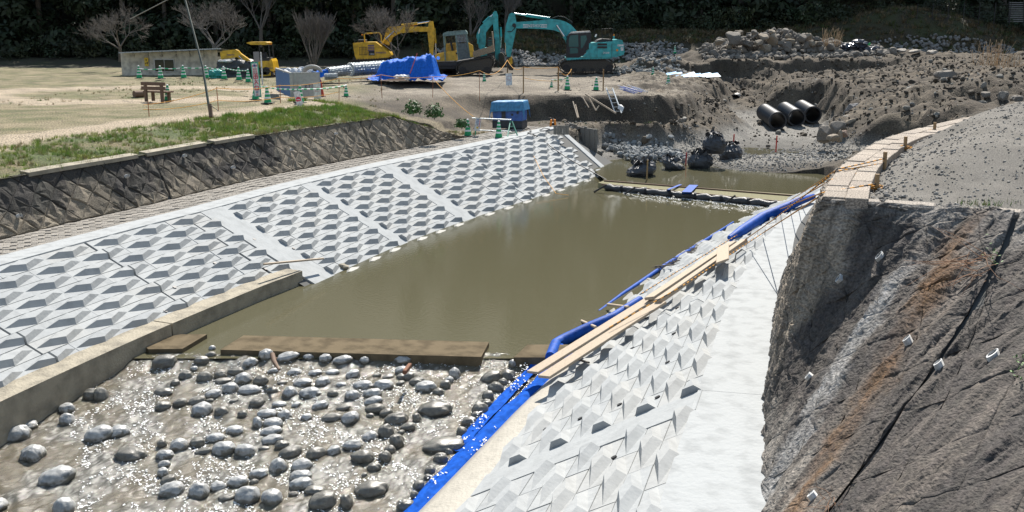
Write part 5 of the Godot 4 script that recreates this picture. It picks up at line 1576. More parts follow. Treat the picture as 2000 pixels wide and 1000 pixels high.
func crawler(root: Node3D, po: PackedVector2Array, zc: float, w: float) -> void:      # one track: belt of shoes round a profile, frame, rollers
	var p := po.duplicate()
	if Geometry2D.is_polygon_clockwise(p): p.reverse()
	var belt := MB.new()
	var per := 0.0
	for i in p.size(): per += p[i].distance_to(p[(i + 1) % p.size()])
	var n := int(per / 0.19)
	var acc := 0.0
	var i := 0
	for k in n:
		var want := per * k / n
		while acc + p[i].distance_to(p[(i + 1) % p.size()]) < want:
			acc += p[i].distance_to(p[(i + 1) % p.size()]); i += 1
		var a := p[i]
		var b := p[(i + 1) % p.size()]
		var q := a.lerp(b, (want - acc) / a.distance_to(b))
		var d := (b - a).normalized()
		var bs := Basis(Vector3(d.x, d.y, 0), Vector3(-d.y, d.x, 0), Vector3.BACK)
		belt.box(Vector3(q.x, q.y, zc), Vector3(0.175, 0.05, w), bs)
		belt.box(Vector3(q.x, q.y, zc) - bs.y * 0.035, Vector3(0.04, 0.05, w), bs)
	var t := put("track", belt.mesh(), M.mud_steel, root)
	var c := Vector2.ZERO
	for v in p: c += v
	c /= p.size()
	var inner := PackedVector2Array()
	for v in p: inner.append(c + (v - c) * Vector2(0.93, 0.84))
	var fr := MB.new()
	fr.prism(inner, zc - w * 0.36, zc + w * 0.36)
	put("track_frame", fr.mesh(), M.mud_steel, t)
	var lo := 1e9
	var x0 := 1e9
	var x1 := -1e9
	for v in p: lo = minf(lo, v.y); x0 = minf(x0, v.x); x1 = maxf(x1, v.x)
	for k in 6:
		var r := MB.new()
		var x := lerpf(x0 + 0.45, x1 - 0.45, k / 5.0)
		var yy := lo + 0.24 + (0.12 if k in [0, 5] else 0.0)
		r.tube([Vector3(x, yy, zc - w * 0.45), Vector3(x, yy, zc + w * 0.45)], 0.13 if not k in [0, 5] else 0.26, 12)
		put("roller", r.mesh(), M.rubber, t)

func ram(root: Node3D, a: Vector3, b: Vector3, c: Vector3, r: float, m: Material) -> void:      # hydraulic cylinder a-b barrel, b-c rod
	var k := MB.new()
	k.tube([a, b], r, 9)
	var o := put("cylinder", k.mesh(), m, root)
	var e := MB.new()
	e.tube([b, c], r * 0.55, 8)
	put("rod", e.mesh(), M.chrome, o)

func text_on(root: Node, txt: String, at: Vector3, size: float, m: Material, bs := Basis.IDENTITY, called := "lettering") -> void:
	var tm := TextMesh.new()
	tm.text = txt
	var f := SystemFont.new()
	f.font_names = PackedStringArray(["Droid Sans"])
	f.font_weight = 700
	tm.font = f
	tm.font_size = 32
	tm.pixel_size = size / 32.0
	tm.depth = 0.012
	var o := put(called, tm, m, root)
	o.transform = Transform3D(bs, at)

func big_excavator() -> void:
	var r := thing("excavator", "large turquoise crawler excavator with long boom reaching left, parked facing the crawler carrier", "excavator", P(5.36, 3.02, 75.00) )
	var fz := 1.4
	crawler(r, PackedVector2Array([Vector2(-1.96, 0.50), Vector2(-1.91, 0.70), Vector2(-1.60, 0.86), Vector2(-0.40, 0.94), Vector2(1.52, 0.96), Vector2(1.88, 0.74), Vector2(1.99, 0.42), Vector2(1.88, 0.18), Vector2(1.60, 0.03), Vector2(-1.60, -0.02), Vector2(-1.88, 0.14)]), 1.05, 0.6)
	crawler(r, PackedVector2Array([Vector2(-1.96, 0.50), Vector2(-1.91, 0.70), Vector2(-1.60, 0.86), Vector2(-0.40, 0.94), Vector2(1.52, 0.96), Vector2(1.88, 0.74), Vector2(1.99, 0.42), Vector2(1.88, 0.18), Vector2(1.60, 0.03), Vector2(-1.60, -0.02), Vector2(-1.88, 0.14)]), -1.05, 0.6)
	pz("undercarriage", PackedVector2Array([Vector2(-1.04, 0.50), Vector2(0.96, 0.50), Vector2(0.96, 0.94), Vector2(-1.04, 0.94)]), -0.8, 0.8, M.black, r)
	pz("deck", PackedVector2Array([Vector2(-1.52, 1.06), Vector2(-1.48, 0.88), Vector2(1.72, 1.02), Vector2(1.76, 1.14), Vector2(1.36, 1.15)]), -1.3, 1.35, M.teal, r)
	pz("engine_house", PackedVector2Array([Vector2(0.06, 2.06), Vector2(0.56, 2.12), Vector2(1.70, 2.20), Vector2(1.70, 1.12), Vector2(0.06, 1.10)]), -1.32, fz, M.teal, r)
	var cw := pz("counterweight", PackedVector2Array([Vector2(1.71, 2.26), Vector2(2.08, 2.34), Vector2(2.39, 2.29), Vector2(2.52, 1.94), Vector2(2.58, 1.46), Vector2(2.52, 1.28), Vector2(2.00, 1.10), Vector2(1.71, 1.12)]), -1.38, 1.38, M.teal, r)
	var sig := MB.new()
	sig.tube([Vector3(2.05, 1.59, 1.37), Vector3(2.05, 1.59, 1.4)], 0.08, 12)
	put("reflector", sig.mesh(), M.orange, cw)
	for e in [[1818,382,0.5,0.16],[1826,415,0.3,0.22]]: pass
	var st := MB.new()
	st.box(Vector3(2.28, 1.92, 1.385), Vector3(0.42, 0.13, 0.02))
	st.box(Vector3(2.40, 1.67, 1.385), Vector3(0.2, 0.24, 0.02))
	put("sticker", st.mesh(), M.white, cw)
	pz("hood", PackedVector2Array([Vector2(0.56, 2.12), Vector2(0.76, 2.30), Vector2(1.04, 2.38), Vector2(1.68, 2.34), Vector2(1.86, 2.23), Vector2(1.68, 2.18)]), -1.0, 1.15, M.black, r)
	var gr := MB.new()
	for k in 2: gr.box(Vector3(1.00, 1.92, 1.41) + Vector3(0, -0.2 * k + 0.07, 0), Vector3(0.66, 0.14, 0.02))
	put("louvre", gr.mesh(), M.black, r)
	for k in [1610, 1738]:
		var l := MB.new()
		l.box(Vector3(0.64, 1.58, 1.405) + Vector3((k - 1610) / 124.8, 0, 0), Vector3(0.015, 0.95, 0.01))
		put("panel_gap", l.mesh(), M.black, r)
	text_on(r, "SK200", Vector3(1.28, 1.41, 1.405), 0.16, M.white)
	# cab
	var cab := pz("cab", PackedVector2Array([Vector2(-1.50, 1.07), Vector2(-1.48, 2.34), Vector2(-1.43, 2.58), Vector2(-1.30, 2.74), Vector2(-1.12, 2.80), Vector2(0.08, 2.88), Vector2(0.24, 2.66), Vector2(0.22, 2.18), Vector2(0.04, 1.74), Vector2(-0.32, 1.22), Vector2(-0.64, 1.07)]), 0.30, 1.36, M.black, r)
	pz("window", PackedVector2Array([Vector2(-1.36, 1.82), Vector2(-1.35, 2.42), Vector2(-1.25, 2.60), Vector2(-0.72, 2.66), Vector2(-0.67, 1.82)]), 1.362, 1.372, mat("cab_glass", lin(0.05, 0.13, 0.13), 0.06, "", 1.0, "", 1.0, 0.3), cab)
	pz("window", PackedVector2Array([Vector2(-0.54, 2.58), Vector2(-0.14, 2.61), Vector2(-0.08, 2.34), Vector2(-0.24, 2.02), Vector2(-0.40, 1.74), Vector2(-0.51, 1.70)]), 1.362, 1.372, M.cab_glass, cab)
	pz("window", PackedVector2Array([Vector2(-1.28, 1.74), Vector2(-0.80, 1.76), Vector2(-0.69, 1.62), Vector2(-0.72, 1.38), Vector2(-1.27, 1.34)]), 1.362, 1.372, M.cab_glass, cab)
	pz("roof", PackedVector2Array([Vector2(-1.31, 2.74), Vector2(-1.16, 2.84), Vector2(0.12, 2.92), Vector2(0.18, 2.82), Vector2(-1.12, 2.74)]), 0.28, 1.38, M.steel, cab)
	pz("stripe", PackedVector2Array([Vector2(-0.40, 1.14), Vector2(-0.08, 1.46), Vector2(0.06, 1.66), Vector2(0.06, 1.10)]), 1.36, 1.405, M.teal, cab)
	# boom, arm, bucket
	var boom := pz("boom", PackedVector2Array([Vector2(-0.48, 1.46), Vector2(-0.72, 2.88), Vector2(-1.16, 3.34), Vector2(-1.52, 3.54), Vector2(-1.92, 3.67), Vector2(-2.64, 3.75), Vector2(-3.45, 3.64), Vector2(-5.01, 3.53), Vector2(-5.14, 3.45), Vector2(-5.13, 3.18), Vector2(-5.01, 3.09), Vector2(-4.25, 3.08), Vector2(-2.96, 3.03), Vector2(-2.36, 2.96), Vector2(-1.92, 2.80), Vector2(-1.60, 2.42), Vector2(-1.28, 1.46)]), -0.32, 0.26, M.teal, r)
	text_on(boom, "NISHIO", Vector3(-3.74, 3.27, 0.265), 0.29, M.white)
	var bars := MB.new()
	for k in 2:
		for x in [0.0, 1.31]: bars.box(Vector3(-4.38, 3.33, 0.265) + Vector3(x, -0.15 * k, 0), Vector3(0.40, 0.08, 0.012))
	put("stripe", bars.mesh(), M.white, boom)
	var arm := pz("arm", PackedVector2Array([Vector2(-5.57, 4.08), Vector2(-5.37, 4.17), Vector2(-5.17, 4.13), Vector2(-5.11, 3.86), Vector2(-5.02, 3.38), Vector2(-5.06, 2.98), Vector2(-5.21, 2.34), Vector2(-5.46, 1.10), Vector2(-5.69, 1.06), Vector2(-5.79, 1.46), Vector2(-5.85, 2.34), Vector2(-5.83, 3.22), Vector2(-5.69, 3.62)]), -0.25, 0.2, M.teal, r)
	ram(r, Vector3(-2.68, 3.77, -0.03), Vector3(-4.37, 4.01, -0.03), Vector3(-5.21, 4.13, -0.03), 0.11, M.teal)
	ram(r, Vector3(-1.48, 2.30, 0.36), Vector3(-1.64, 2.54, 0.36), Vector3(-2.18, 3.32, 0.36), 0.10, M.teal)
	ram(r, Vector3(-1.48, 2.30, -0.42), Vector3(-1.64, 2.54, -0.42), Vector3(-2.18, 3.32, -0.42), 0.10, M.teal)
	ram(r, Vector3(-5.80, 2.86, -0.02), Vector3(-5.82, 2.10, -0.02), Vector3(-5.79, 1.22, -0.02), 0.08, M.teal)
	var el := MB.new()
	el.tube([Vector3(-5.21, 3.30, -0.35), Vector3(-5.21, 3.30, 0.28)], 0.14, 14)
	put("elbow_pin", el.mesh(), M.black, arm)
	var hose := MB.new()
	hose.tube([Vector3(-1.04, 3.50, 0.1), Vector3(-1.60, 3.86, 0.1), Vector3(-2.08, 3.94, 0.1), Vector3(-2.72, 3.70, 0.1)], 0.03, 6)
	hose.tube([Vector3(-5.05, 3.26, 0.24), Vector3(-5.37, 2.88, 0.24), Vector3(-5.69, 2.86, 0.24)], 0.03, 6)
	put("hose", hose.mesh(), M.black, boom)
	var bk := pz("bucket", PackedVector2Array([Vector2(-5.69, 1.07), Vector2(-5.45, 1.11), Vector2(-5.27, 0.98), Vector2(-5.19, 0.50), Vector2(-5.29, 0.14), Vector2(-5.57, 0.18), Vector2(-5.73, 0.50), Vector2(-5.75, 0.86)]), -0.6, 0.55, M.mud_steel, r)
	pz("coupler", PackedVector2Array([Vector2(-5.59, 0.98), Vector2(-5.35, 1.11), Vector2(-5.32, 0.66), Vector2(-5.43, 0.53), Vector2(-5.56, 0.62)]), -0.3, 0.58, M.yellow, bk)
	# rail, mirror, beacon
	var rl := MB.new()
	for e in [[1590,310,1590,242],[1590,242,1650,238],[1655,310,1650,238],[1660,240,1745,236],[1745,236,1762,330]]: pass
	rl.tube([Vector3(0.42, 2.34, 1.2), Vector3(0.44, 3.04, 1.2), Vector3(0.96, 3.08, 1.2), Vector3(1.00, 2.34, 1.2)], 0.022, 6)
	rl.tube([Vector3(0.96, 3.04, 1.2), Vector3(1.72, 3.09, 1.2), Vector3(1.81, 2.96, 1.2), Vector3(1.68, 2.30, 1.2)], 0.022, 6)
	put("handrail", rl.mesh(), M.black, r)
	var mi := MB.new()
	mi.box(Vector3(0.54, 2.60, 1.3), Vector3(0.12, 0.2, 0.05), Basis(Vector3.BACK, -0.5), 0.02)
	put("mirror", mi.mesh(), M.chrome, r)
	var be := MB.new()
	be.tube([Vector3(1.84, 2.40, 0.9), Vector3(1.84, 2.56, 0.9)], 0.06, 10)
	var bo := put("beacon", be.mesh(), M.teal, r)
	var b2 := MB.new()
	b2.tube([Vector3(1.84, 2.56, 0.9), Vector3(1.84, 2.69, 0.9)], 0.06, 10)
	put("lamp", b2.mesh(), M.orange, bo)

func small_teal() -> void:
	var r := thing("excavator", "second turquoise excavator with raised folded arm, partly behind the crawler carrier", "excavator", P(-1.65, 3.38, 78.00))
	crawler(r, PackedVector2Array([Vector2(-0.65, 0.16), Vector2(-0.40, 0.44), Vector2(0.56, 0.44), Vector2(0.73, 0.20), Vector2(0.56, -0.08), Vector2(-0.40, -0.10)]), 1.0, 0.55)
	crawler(r, PackedVector2Array([Vector2(-0.65, 0.16), Vector2(-0.40, 0.44), Vector2(0.56, 0.44), Vector2(0.73, 0.20), Vector2(0.56, -0.08), Vector2(-0.40, -0.10)]), -1.0, 0.55)
	pz("house", PackedVector2Array([Vector2(-0.73, 0.89), Vector2(-0.73, 1.29), Vector2(0.36, 1.37), Vector2(0.39, 0.44), Vector2(-0.56, 0.42)]), -1.2, 0.6, M.teal, r)
	var cab := pz("cab", PackedVector2Array([Vector2(-0.18, 0.40), Vector2(-0.18, 1.94), Vector2(-0.08, 2.06), Vector2(0.32, 2.06), Vector2(0.39, 1.85), Vector2(0.40, 0.40)]), 0.2, 1.15, M.black, r)
	for k in 6:
		var g2 := MB.new()
		g2.box(Vector3(0.10, 1.85, 1.16) + Vector3(0, -0.17 * k, 0), Vector3(0.44, 0.1, 0.02))
		put("window_guard", g2.mesh(), M.cab_glass, cab)
	pz("boom", PackedVector2Array([Vector2(-1.01, 2.10), Vector2(-0.97, 2.34), Vector2(-0.73, 2.82), Vector2(-0.32, 3.23), Vector2(0.08, 3.53), Vector2(0.40, 3.56), Vector2(0.42, 3.23), Vector2(0.08, 2.90), Vector2(-0.28, 2.42), Vector2(-0.32, 1.61), Vector2(-0.40, 1.29), Vector2(-0.81, 1.29)]), -0.35, 0.2, M.teal, r)
	pz("arm", PackedVector2Array([Vector2(0.24, 3.85), Vector2(0.36, 3.97), Vector2(0.50, 3.97), Vector2(0.61, 3.63), Vector2(0.63, 2.90), Vector2(0.71, 2.10), Vector2(0.77, 0.97), Vector2(0.81, -0.08), Vector2(0.63, -0.18), Vector2(0.44, 0.24), Vector2(0.31, 2.34), Vector2(0.21, 3.39)]), -0.25, 0.25, M.teal, r)
	ram(r, Vector3(-0.87, 1.61, 0.3), Vector3(-0.81, 2.34, 0.3), Vector3(-0.73, 2.70, 0.3), 0.09, M.teal)
	ram(r, Vector3(-0.48, 3.10, 0.0), Vector3(0.00, 3.55, 0.0), Vector3(0.36, 3.79, 0.0), 0.09, M.teal)
	ram(r, Vector3(0.81, 2.82, 0.0), Vector3(0.85, 2.10, 0.0), Vector3(0.81, 1.29, 0.0), 0.07, M.teal)
	pz("bucket", PackedVector2Array([Vector2(0.65, 0.89), Vector2(0.89, 0.97), Vector2(1.09, 0.73), Vector2(1.13, 0.16), Vector2(0.89, -0.18), Vector2(0.69, -0.08)]), -0.5, 0.5, M.mud_steel, r)

func carrier() -> void:
	var r := thing("crawler_carrier", "muddy yellow crawler carrier with open green cab and small dump bed", "dump carrier", P(-3.37, 2.98, 72.00))
	var tp := PackedVector2Array([Vector2(-0.42, 0.44), Vector2(-0.37, 0.67), Vector2(-0.04, 0.94), Vector2(1.83, 1.26), Vector2(2.08, 1.17), Vector2(2.15, 0.90), Vector2(2.06, 0.56), Vector2(1.83, 0.38), Vector2(0.00, -0.03), Vector2(-0.29, 0.02)])
	crawler(r, tp, 0.85, 0.6)
	crawler(r, tp, -1.0, 0.6)
	var fr := MB.new()
	fr.prism(PackedVector2Array([Vector2(-1.91, 0.67), Vector2(-1.91, 0.44), Vector2(-0.46, 0.44), Vector2(1.98, 1.05), Vector2(1.98, 1.36), Vector2(-0.15, 0.98)]), -0.9, 0.9)
	put("chassis", fr.mesh(), M.black, r)
	var fx := PackedVector2Array([Vector2(-1.87, 0.29), Vector2(-1.83, 0.48), Vector2(-1.53, 0.58), Vector2(-0.53, 0.58), Vector2(-0.42, 0.44), Vector2(-0.38, 0.06), Vector2(-0.53, -0.09), Vector2(-1.68, -0.11)])
	crawler(r, fx, -1.2, 0.6)
	pz("bumper", PackedVector2Array([Vector2(-2.14, 0.86), Vector2(-2.14, 0.63), Vector2(-0.38, 0.67), Vector2(-0.38, 0.90)]), -1.0, 1.1, M.black, r)
	pz("hood", PackedVector2Array([Vector2(-1.91, 0.92), Vector2(-1.91, 1.30), Vector2(-1.79, 1.42), Vector2(-0.92, 1.62), Vector2(-0.50, 1.65), Vector2(-0.42, 0.98)]), -0.9, 0.5, M.yellow, r)
	var lamp := MB.new()
	lamp.tube([Vector3(-1.69, 1.15, 0.5), Vector3(-1.69, 1.15, 0.54)], 0.12, 12)
	put("headlight", lamp.mesh(), M.chrome, r)
	pz("engine_box", PackedVector2Array([Vector2(-1.18, 2.08), Vector2(-0.53, 2.15), Vector2(-0.52, 1.44), Vector2(-1.18, 1.44)]), -0.9, -0.1, M.yellow, r)
	var cab := pz("cab_roof", PackedVector2Array([Vector2(-1.36, 2.66), Vector2(-1.31, 2.82), Vector2(-1.07, 2.92), Vector2(0.19, 3.02), Vector2(0.29, 2.89), Vector2(0.31, 2.75), Vector2(-1.18, 2.62)]), -0.75, 0.75, mat("carrier_green", lin(0.16, 0.24, 0.22), 0.5, "grime", 1.0), r)
	for e in [[232,300,245,520],[338,292,362,515],[428,280,470,500]]:
		for z in [-0.68, 0.68]:
			var p := MB.new()
			p.bar(Vector3((e[0] - 400) / 131.0, (648 - e[1]) / 131.0, z), Vector3((e[2] - 400) / 131.0, (648 - e[3]) / 131.0, z), 0.09, 0.09, Vector3.UP, 0.015)
			put("post", p.mesh(), M.carrier_green, cab)
	pz("side_panel", PackedVector2Array([Vector2(-0.37, 2.12), Vector2(0.32, 2.18), Vector2(0.52, 1.15), Vector2(-0.29, 1.04)]), 0.62, 0.68, mat("panel_grey", lin(0.10, 0.13, 0.13), 0.5, "grime", 1.0), cab)
	var mesh := MB.new()
	for k in 7: mesh.bar(Vector3(-0.40, 2.73, 0.7) + Vector3(0.0 + 0.1 * k, 0, 0), Vector3(-0.37, 2.20, 0.7) + Vector3(0.0 + 0.1 * k, 0, 0), 0.02, 0.02)
	for k in 6: mesh.bar(Vector3(-0.41, 2.69, 0.7) + Vector3(0, -0.09 * k, 0), Vector3(0.29, 2.75, 0.7) + Vector3(0, -0.09 * k, 0), 0.02, 0.02)
	put("window_grille", mesh.mesh(), M.galv, cab)
	var seat := MB.new()
	seat.box(Vector3(-0.61, 1.47, 0.2), Vector3(0.45, 0.12, 0.5), Basis.IDENTITY, 0.03)
	seat.box(Vector3(-0.76, 1.89, 0.2), Vector3(0.12, 0.75, 0.5), Basis(Vector3.BACK, 0.2), 0.03)
	put("seat", seat.mesh(), M.black, r)
	pz("yellow_guard", PackedVector2Array([Vector2(0.40, 2.18), Vector2(0.69, 2.01), Vector2(0.80, 1.22), Vector2(0.53, 1.21)]), 0.45, 0.85, M.yellow, r)
	var bed := MB.new()
	bed.prism(PackedVector2Array([Vector2(0.70, 1.57), Vector2(1.91, 1.93), Vector2(2.12, 2.08), Vector2(2.17, 1.60), Vector2(0.76, 1.17)]), 0.86, 0.93)
	bed.prism(PackedVector2Array([Vector2(0.70, 1.57), Vector2(1.91, 1.93), Vector2(2.12, 2.08), Vector2(2.17, 1.60), Vector2(0.76, 1.17)]), -1.0, -0.93)
	bed.prism(PackedVector2Array([Vector2(0.76, 1.17), Vector2(2.17, 1.60), Vector2(2.15, 1.70), Vector2(0.75, 1.27)]), -0.93, 0.86)
	put("dump_bed", bed.mesh(), mat("bed_tan", lin(0.40, 0.31, 0.2), 0.7, "dirt", 1.0), r)
	pz("tailgate", PackedVector2Array([Vector2(1.98, 2.92), Vector2(2.05, 2.92), Vector2(2.15, 1.59), Vector2(2.08, 1.59)]), -0.9, 0.9, M.bed_tan, r)

func yellow_excavator() -> void:
	var r := thing("excavator", "yellow crawler excavator with arm hanging down, half hidden behind the bare spreading tree", "excavator", P(-10.43, 3.53, 78.00))
	var tp := PackedVector2Array([Vector2(-1.52, 0.15), Vector2(-1.33, 0.30), Vector2(1.19, 0.41), Vector2(1.37, 0.30), Vector2(1.33, 0.07), Vector2(1.11, -0.04), Vector2(-1.33, -0.06)])
	crawler(r, tp, 0.95, 0.55)
	crawler(r, tp, -0.95, 0.55)
	var h := pz("house", PackedVector2Array([Vector2(-1.26, 1.51), Vector2(-0.30, 1.59), Vector2(0.41, 1.59), Vector2(0.81, 1.30), Vector2(1.41, 0.81), Vector2(1.50, 0.65), Vector2(1.33, 0.48), Vector2(0.07, 0.36), Vector2(-1.02, 0.30), Vector2(-1.15, 0.63), Vector2(-1.22, 1.11)]), -1.2, 1.2, M.yellow, r)
	var gr := MB.new()
	for k in 6: gr.box(Vector3(-0.77, 0.95, 1.205) + Vector3(k * 0.105, 0.0, 0), Vector3(0.03, 0.58, 0.02))
	for k in 2: gr.box(Vector3(-0.53, 0.95, 1.205) + Vector3(0, k * 0.56 - 0.28, 0), Vector3(0.6, 0.03, 0.02))
	put("grille", gr.mesh(), M.black, h)
	for k in 4:
		var b := MB.new()
		b.box(Vector3(0.07, 1.35, 1.206) + Vector3(0, -0.125 * k, 0), Vector3(0.47, 0.075, 0.02))
		put("stripe", b.mesh(), mat("indigo", lin(0.06, 0.05, 0.16), 0.5) if k == 0 else M.indigo, h)
	var pl := MB.new()
	pl.box(Vector3(0.10, 0.79, 1.206), Vector3(0.44, 0.32, 0.02))
	put("badge", pl.mesh(), M.black, h)
	text_on(h, "130us", Vector3(0.12, 0.73, 1.215), 0.13, M.white)
	text_on(h, "KOMATSU", Vector3(0.78, 0.83, 1.205), 0.16, M.indigo)
	var rl := MB.new()
	rl.tube([Vector3(-0.40, 1.56, 1.0), Vector3(-0.43, 2.15, 1.0), Vector3(-0.30, 2.21, 1.0), Vector3(0.67, 2.27, 1.0), Vector3(0.81, 2.07, 1.0), Vector3(0.83, 1.56, 1.0)], 0.05, 7)
	put("handrail", rl.mesh(), M.yellow, r)
	pz("cab", PackedVector2Array([Vector2(0.37, 1.56), Vector2(0.44, 2.30), Vector2(1.11, 2.33), Vector2(1.33, 1.56), Vector2(1.37, 1.04), Vector2(0.81, 1.30)]), -1.1, -0.2, M.black, r)
	var seat := MB.new()
	seat.box(Vector3(-0.67, 1.67, 0.4), Vector3(0.6, 0.2, 0.8), Basis.IDENTITY, 0.05)
	put("exhaust_cover", seat.mesh(), M.black, r)
	pz("boom", PackedVector2Array([Vector2(0.81, 1.52), Vector2(1.10, 2.44), Vector2(1.26, 2.65), Vector2(1.48, 2.73), Vector2(2.37, 2.73), Vector2(4.15, 2.67), Vector2(4.31, 2.56), Vector2(4.22, 2.33), Vector2(3.41, 2.33), Vector2(2.07, 2.21), Vector2(1.56, 1.93), Vector2(1.26, 1.33)]), -0.3, 0.25, M.yellow, r)
	pz("arm", PackedVector2Array([Vector2(4.28, 3.11), Vector2(4.56, 3.08), Vector2(4.64, 2.52), Vector2(4.71, 2.07), Vector2(4.56, 1.04), Vector2(4.50, 0.56), Vector2(4.30, 0.56), Vector2(4.24, 1.33), Vector2(4.16, 2.30)]), -0.22, 0.2, M.yellow, r)
	ram(r, Vector3(2.22, 2.79, 0.0), Vector3(3.41, 2.93, 0.0), Vector3(4.37, 3.07, 0.0), 0.1, M.yellow)
	ram(r, Vector3(4.65, 2.59, 0.0), Vector3(4.73, 1.48, 0.0), Vector3(4.76, 0.59, 0.0), 0.08, M.yellow)
	ram(r, Vector3(0.74, 1.41, 0.35), Vector3(1.04, 1.78, 0.35), Vector3(1.70, 2.37, 0.35), 0.1, M.yellow)
	pz("bucket", PackedVector2Array([Vector2(4.30, 0.58), Vector2(4.70, 0.63), Vector2(4.89, 0.30), Vector2(4.74, -0.15), Vector2(4.37, -0.07)]), -0.5, 0.5, M.mud_steel, r)
	var be := MB.new()
	be.tube([Vector3(-0.63, 2.07, 0.7), Vector3(-0.63, 2.16, 0.7)], 0.06, 8)
	put("beacon", be.mesh(), M.orange, r)

func mini_excavator() -> void:
	var r := thing("mini_excavator", "yellow mini excavator with canopy roof and folded boom beside the shed", "excavator", P(-16.09, 3.09, 68.00))
	var tp := PackedVector2Array([Vector2(-0.75, 0.17), Vector2(-0.61, 0.31), Vector2(0.48, 0.31), Vector2(0.63, 0.15), Vector2(0.51, -0.01), Vector2(-0.61, -0.01)])
	crawler(r, tp, 0.6, 0.35)
	crawler(r, tp, -0.6, 0.35)
	var b := pz("body", PackedVector2Array([Vector2(-0.61, 0.03), Vector2(-0.58, 0.41), Vector2(-0.35, 0.88), Vector2(-0.20, 0.99), Vector2(0.41, 0.99), Vector2(0.54, 1.12), Vector2(0.63, 0.95), Vector2(0.69, 0.48), Vector2(0.67, 0.34), Vector2(0.48, 0.31), Vector2(0.46, 0.05), Vector2(0.00, 0.01)]), -0.75, 0.75, M.yellow, r)
	var gr := MB.new()
	for k in 4: gr.box(Vector3(-0.27, 0.60, 0.755) + Vector3(0.0, -0.08 * k + 0.12, 0), Vector3(0.17, 0.04, 0.02))
	put("vent", gr.mesh(), M.black, b)
	text_on(b, "KOMATSU", Vector3(0.42, 0.53, 0.755), 0.09, M.indigo)
	pz("floor", PackedVector2Array([Vector2(-0.54, 0.88), Vector2(-0.34, 1.16), Vector2(0.41, 1.19), Vector2(0.48, 0.98), Vector2(-0.20, 0.98)]), -0.7, 0.7, M.black, r)
	var c := pz("canopy", PackedVector2Array([Vector2(-1.03, 2.12), Vector2(-0.88, 2.18), Vector2(0.20, 2.19), Vector2(0.35, 2.14), Vector2(0.34, 2.04), Vector2(0.17, 1.99), Vector2(-0.75, 2.01)]), -0.65, 0.65, M.yellow, r)
	for x in [0.0, 0.62]:
		var p := MB.new()
		p.bar(Vector3(-0.24, 2.01, -0.5) + Vector3(x, 0, 0), Vector3(-0.20, 1.09, -0.5) + Vector3(x, 0, 0), 0.07, 0.07)
		p.bar(Vector3(-0.24, 2.01, 0.5) + Vector3(x, 0, 0), Vector3(-0.20, 1.09, 0.5) + Vector3(x, 0, 0), 0.07, 0.07)
		put("post", p.mesh(), M.black, c)
	var seat := MB.new()
	seat.box(Vector3(-0.02, 1.26, 0.1), Vector3(0.3, 0.55, 0.5), Basis.IDENTITY, 0.08)
	seat.box(Vector3(0.10, 1.04, 0.1), Vector3(0.5, 0.12, 0.5), Basis.IDENTITY, 0.05)
	put("seat", seat.mesh(), M.black, r)
	var be := MB.new()
	be.tube([Vector3(0.46, 2.00, 0.3), Vector3(0.46, 2.12, 0.3)], 0.06, 10)
	put("beacon", be.mesh(), M.orange, r)
	pz("boom", PackedVector2Array([Vector2(-2.90, 1.53), Vector2(-2.69, 1.62), Vector2(-1.90, 1.70), Vector2(-1.73, 1.63), Vector2(-1.56, 1.43), Vector2(-0.99, 1.02), Vector2(-0.61, 0.61), Vector2(-0.71, 0.34), Vector2(-0.88, 0.41), Vector2(-1.36, 0.82), Vector2(-1.82, 1.21), Vector2(-2.38, 1.12), Vector2(-2.87, 1.10)]), -0.18, 0.12, M.yellow, r)
	pz("arm", PackedVector2Array([Vector2(-2.90, 1.56), Vector2(-2.78, 1.56), Vector2(-2.69, 1.09), Vector2(-2.72, 0.61), Vector2(-2.84, 0.61)]), -0.12, 0.1, M.yellow, r)
	ram(r, Vector3(-0.92, 0.48, 0.2), Vector3(-1.36, 0.95, 0.2), Vector3(-1.67, 1.29, 0.2), 0.07, M.yellow)
	text_on(r, "KOMATSU", Vector3(-2.21, 1.35, 0.13), 0.1, M.indigo)
	pz("bucket", PackedVector2Array([Vector2(-2.93, 0.68), Vector2(-2.65, 0.68), Vector2(-2.59, 0.41), Vector2(-2.76, 0.24), Vector2(-2.94, 0.34)]), -0.3, 0.3, M.mud_steel, r)

func build_machines() -> void:
	big_excavator()
	small_teal()
	carrier()
	mat("indigo", lin(0.06, 0.05, 0.16), 0.5)
	yellow_excavator()
	mini_excavator()

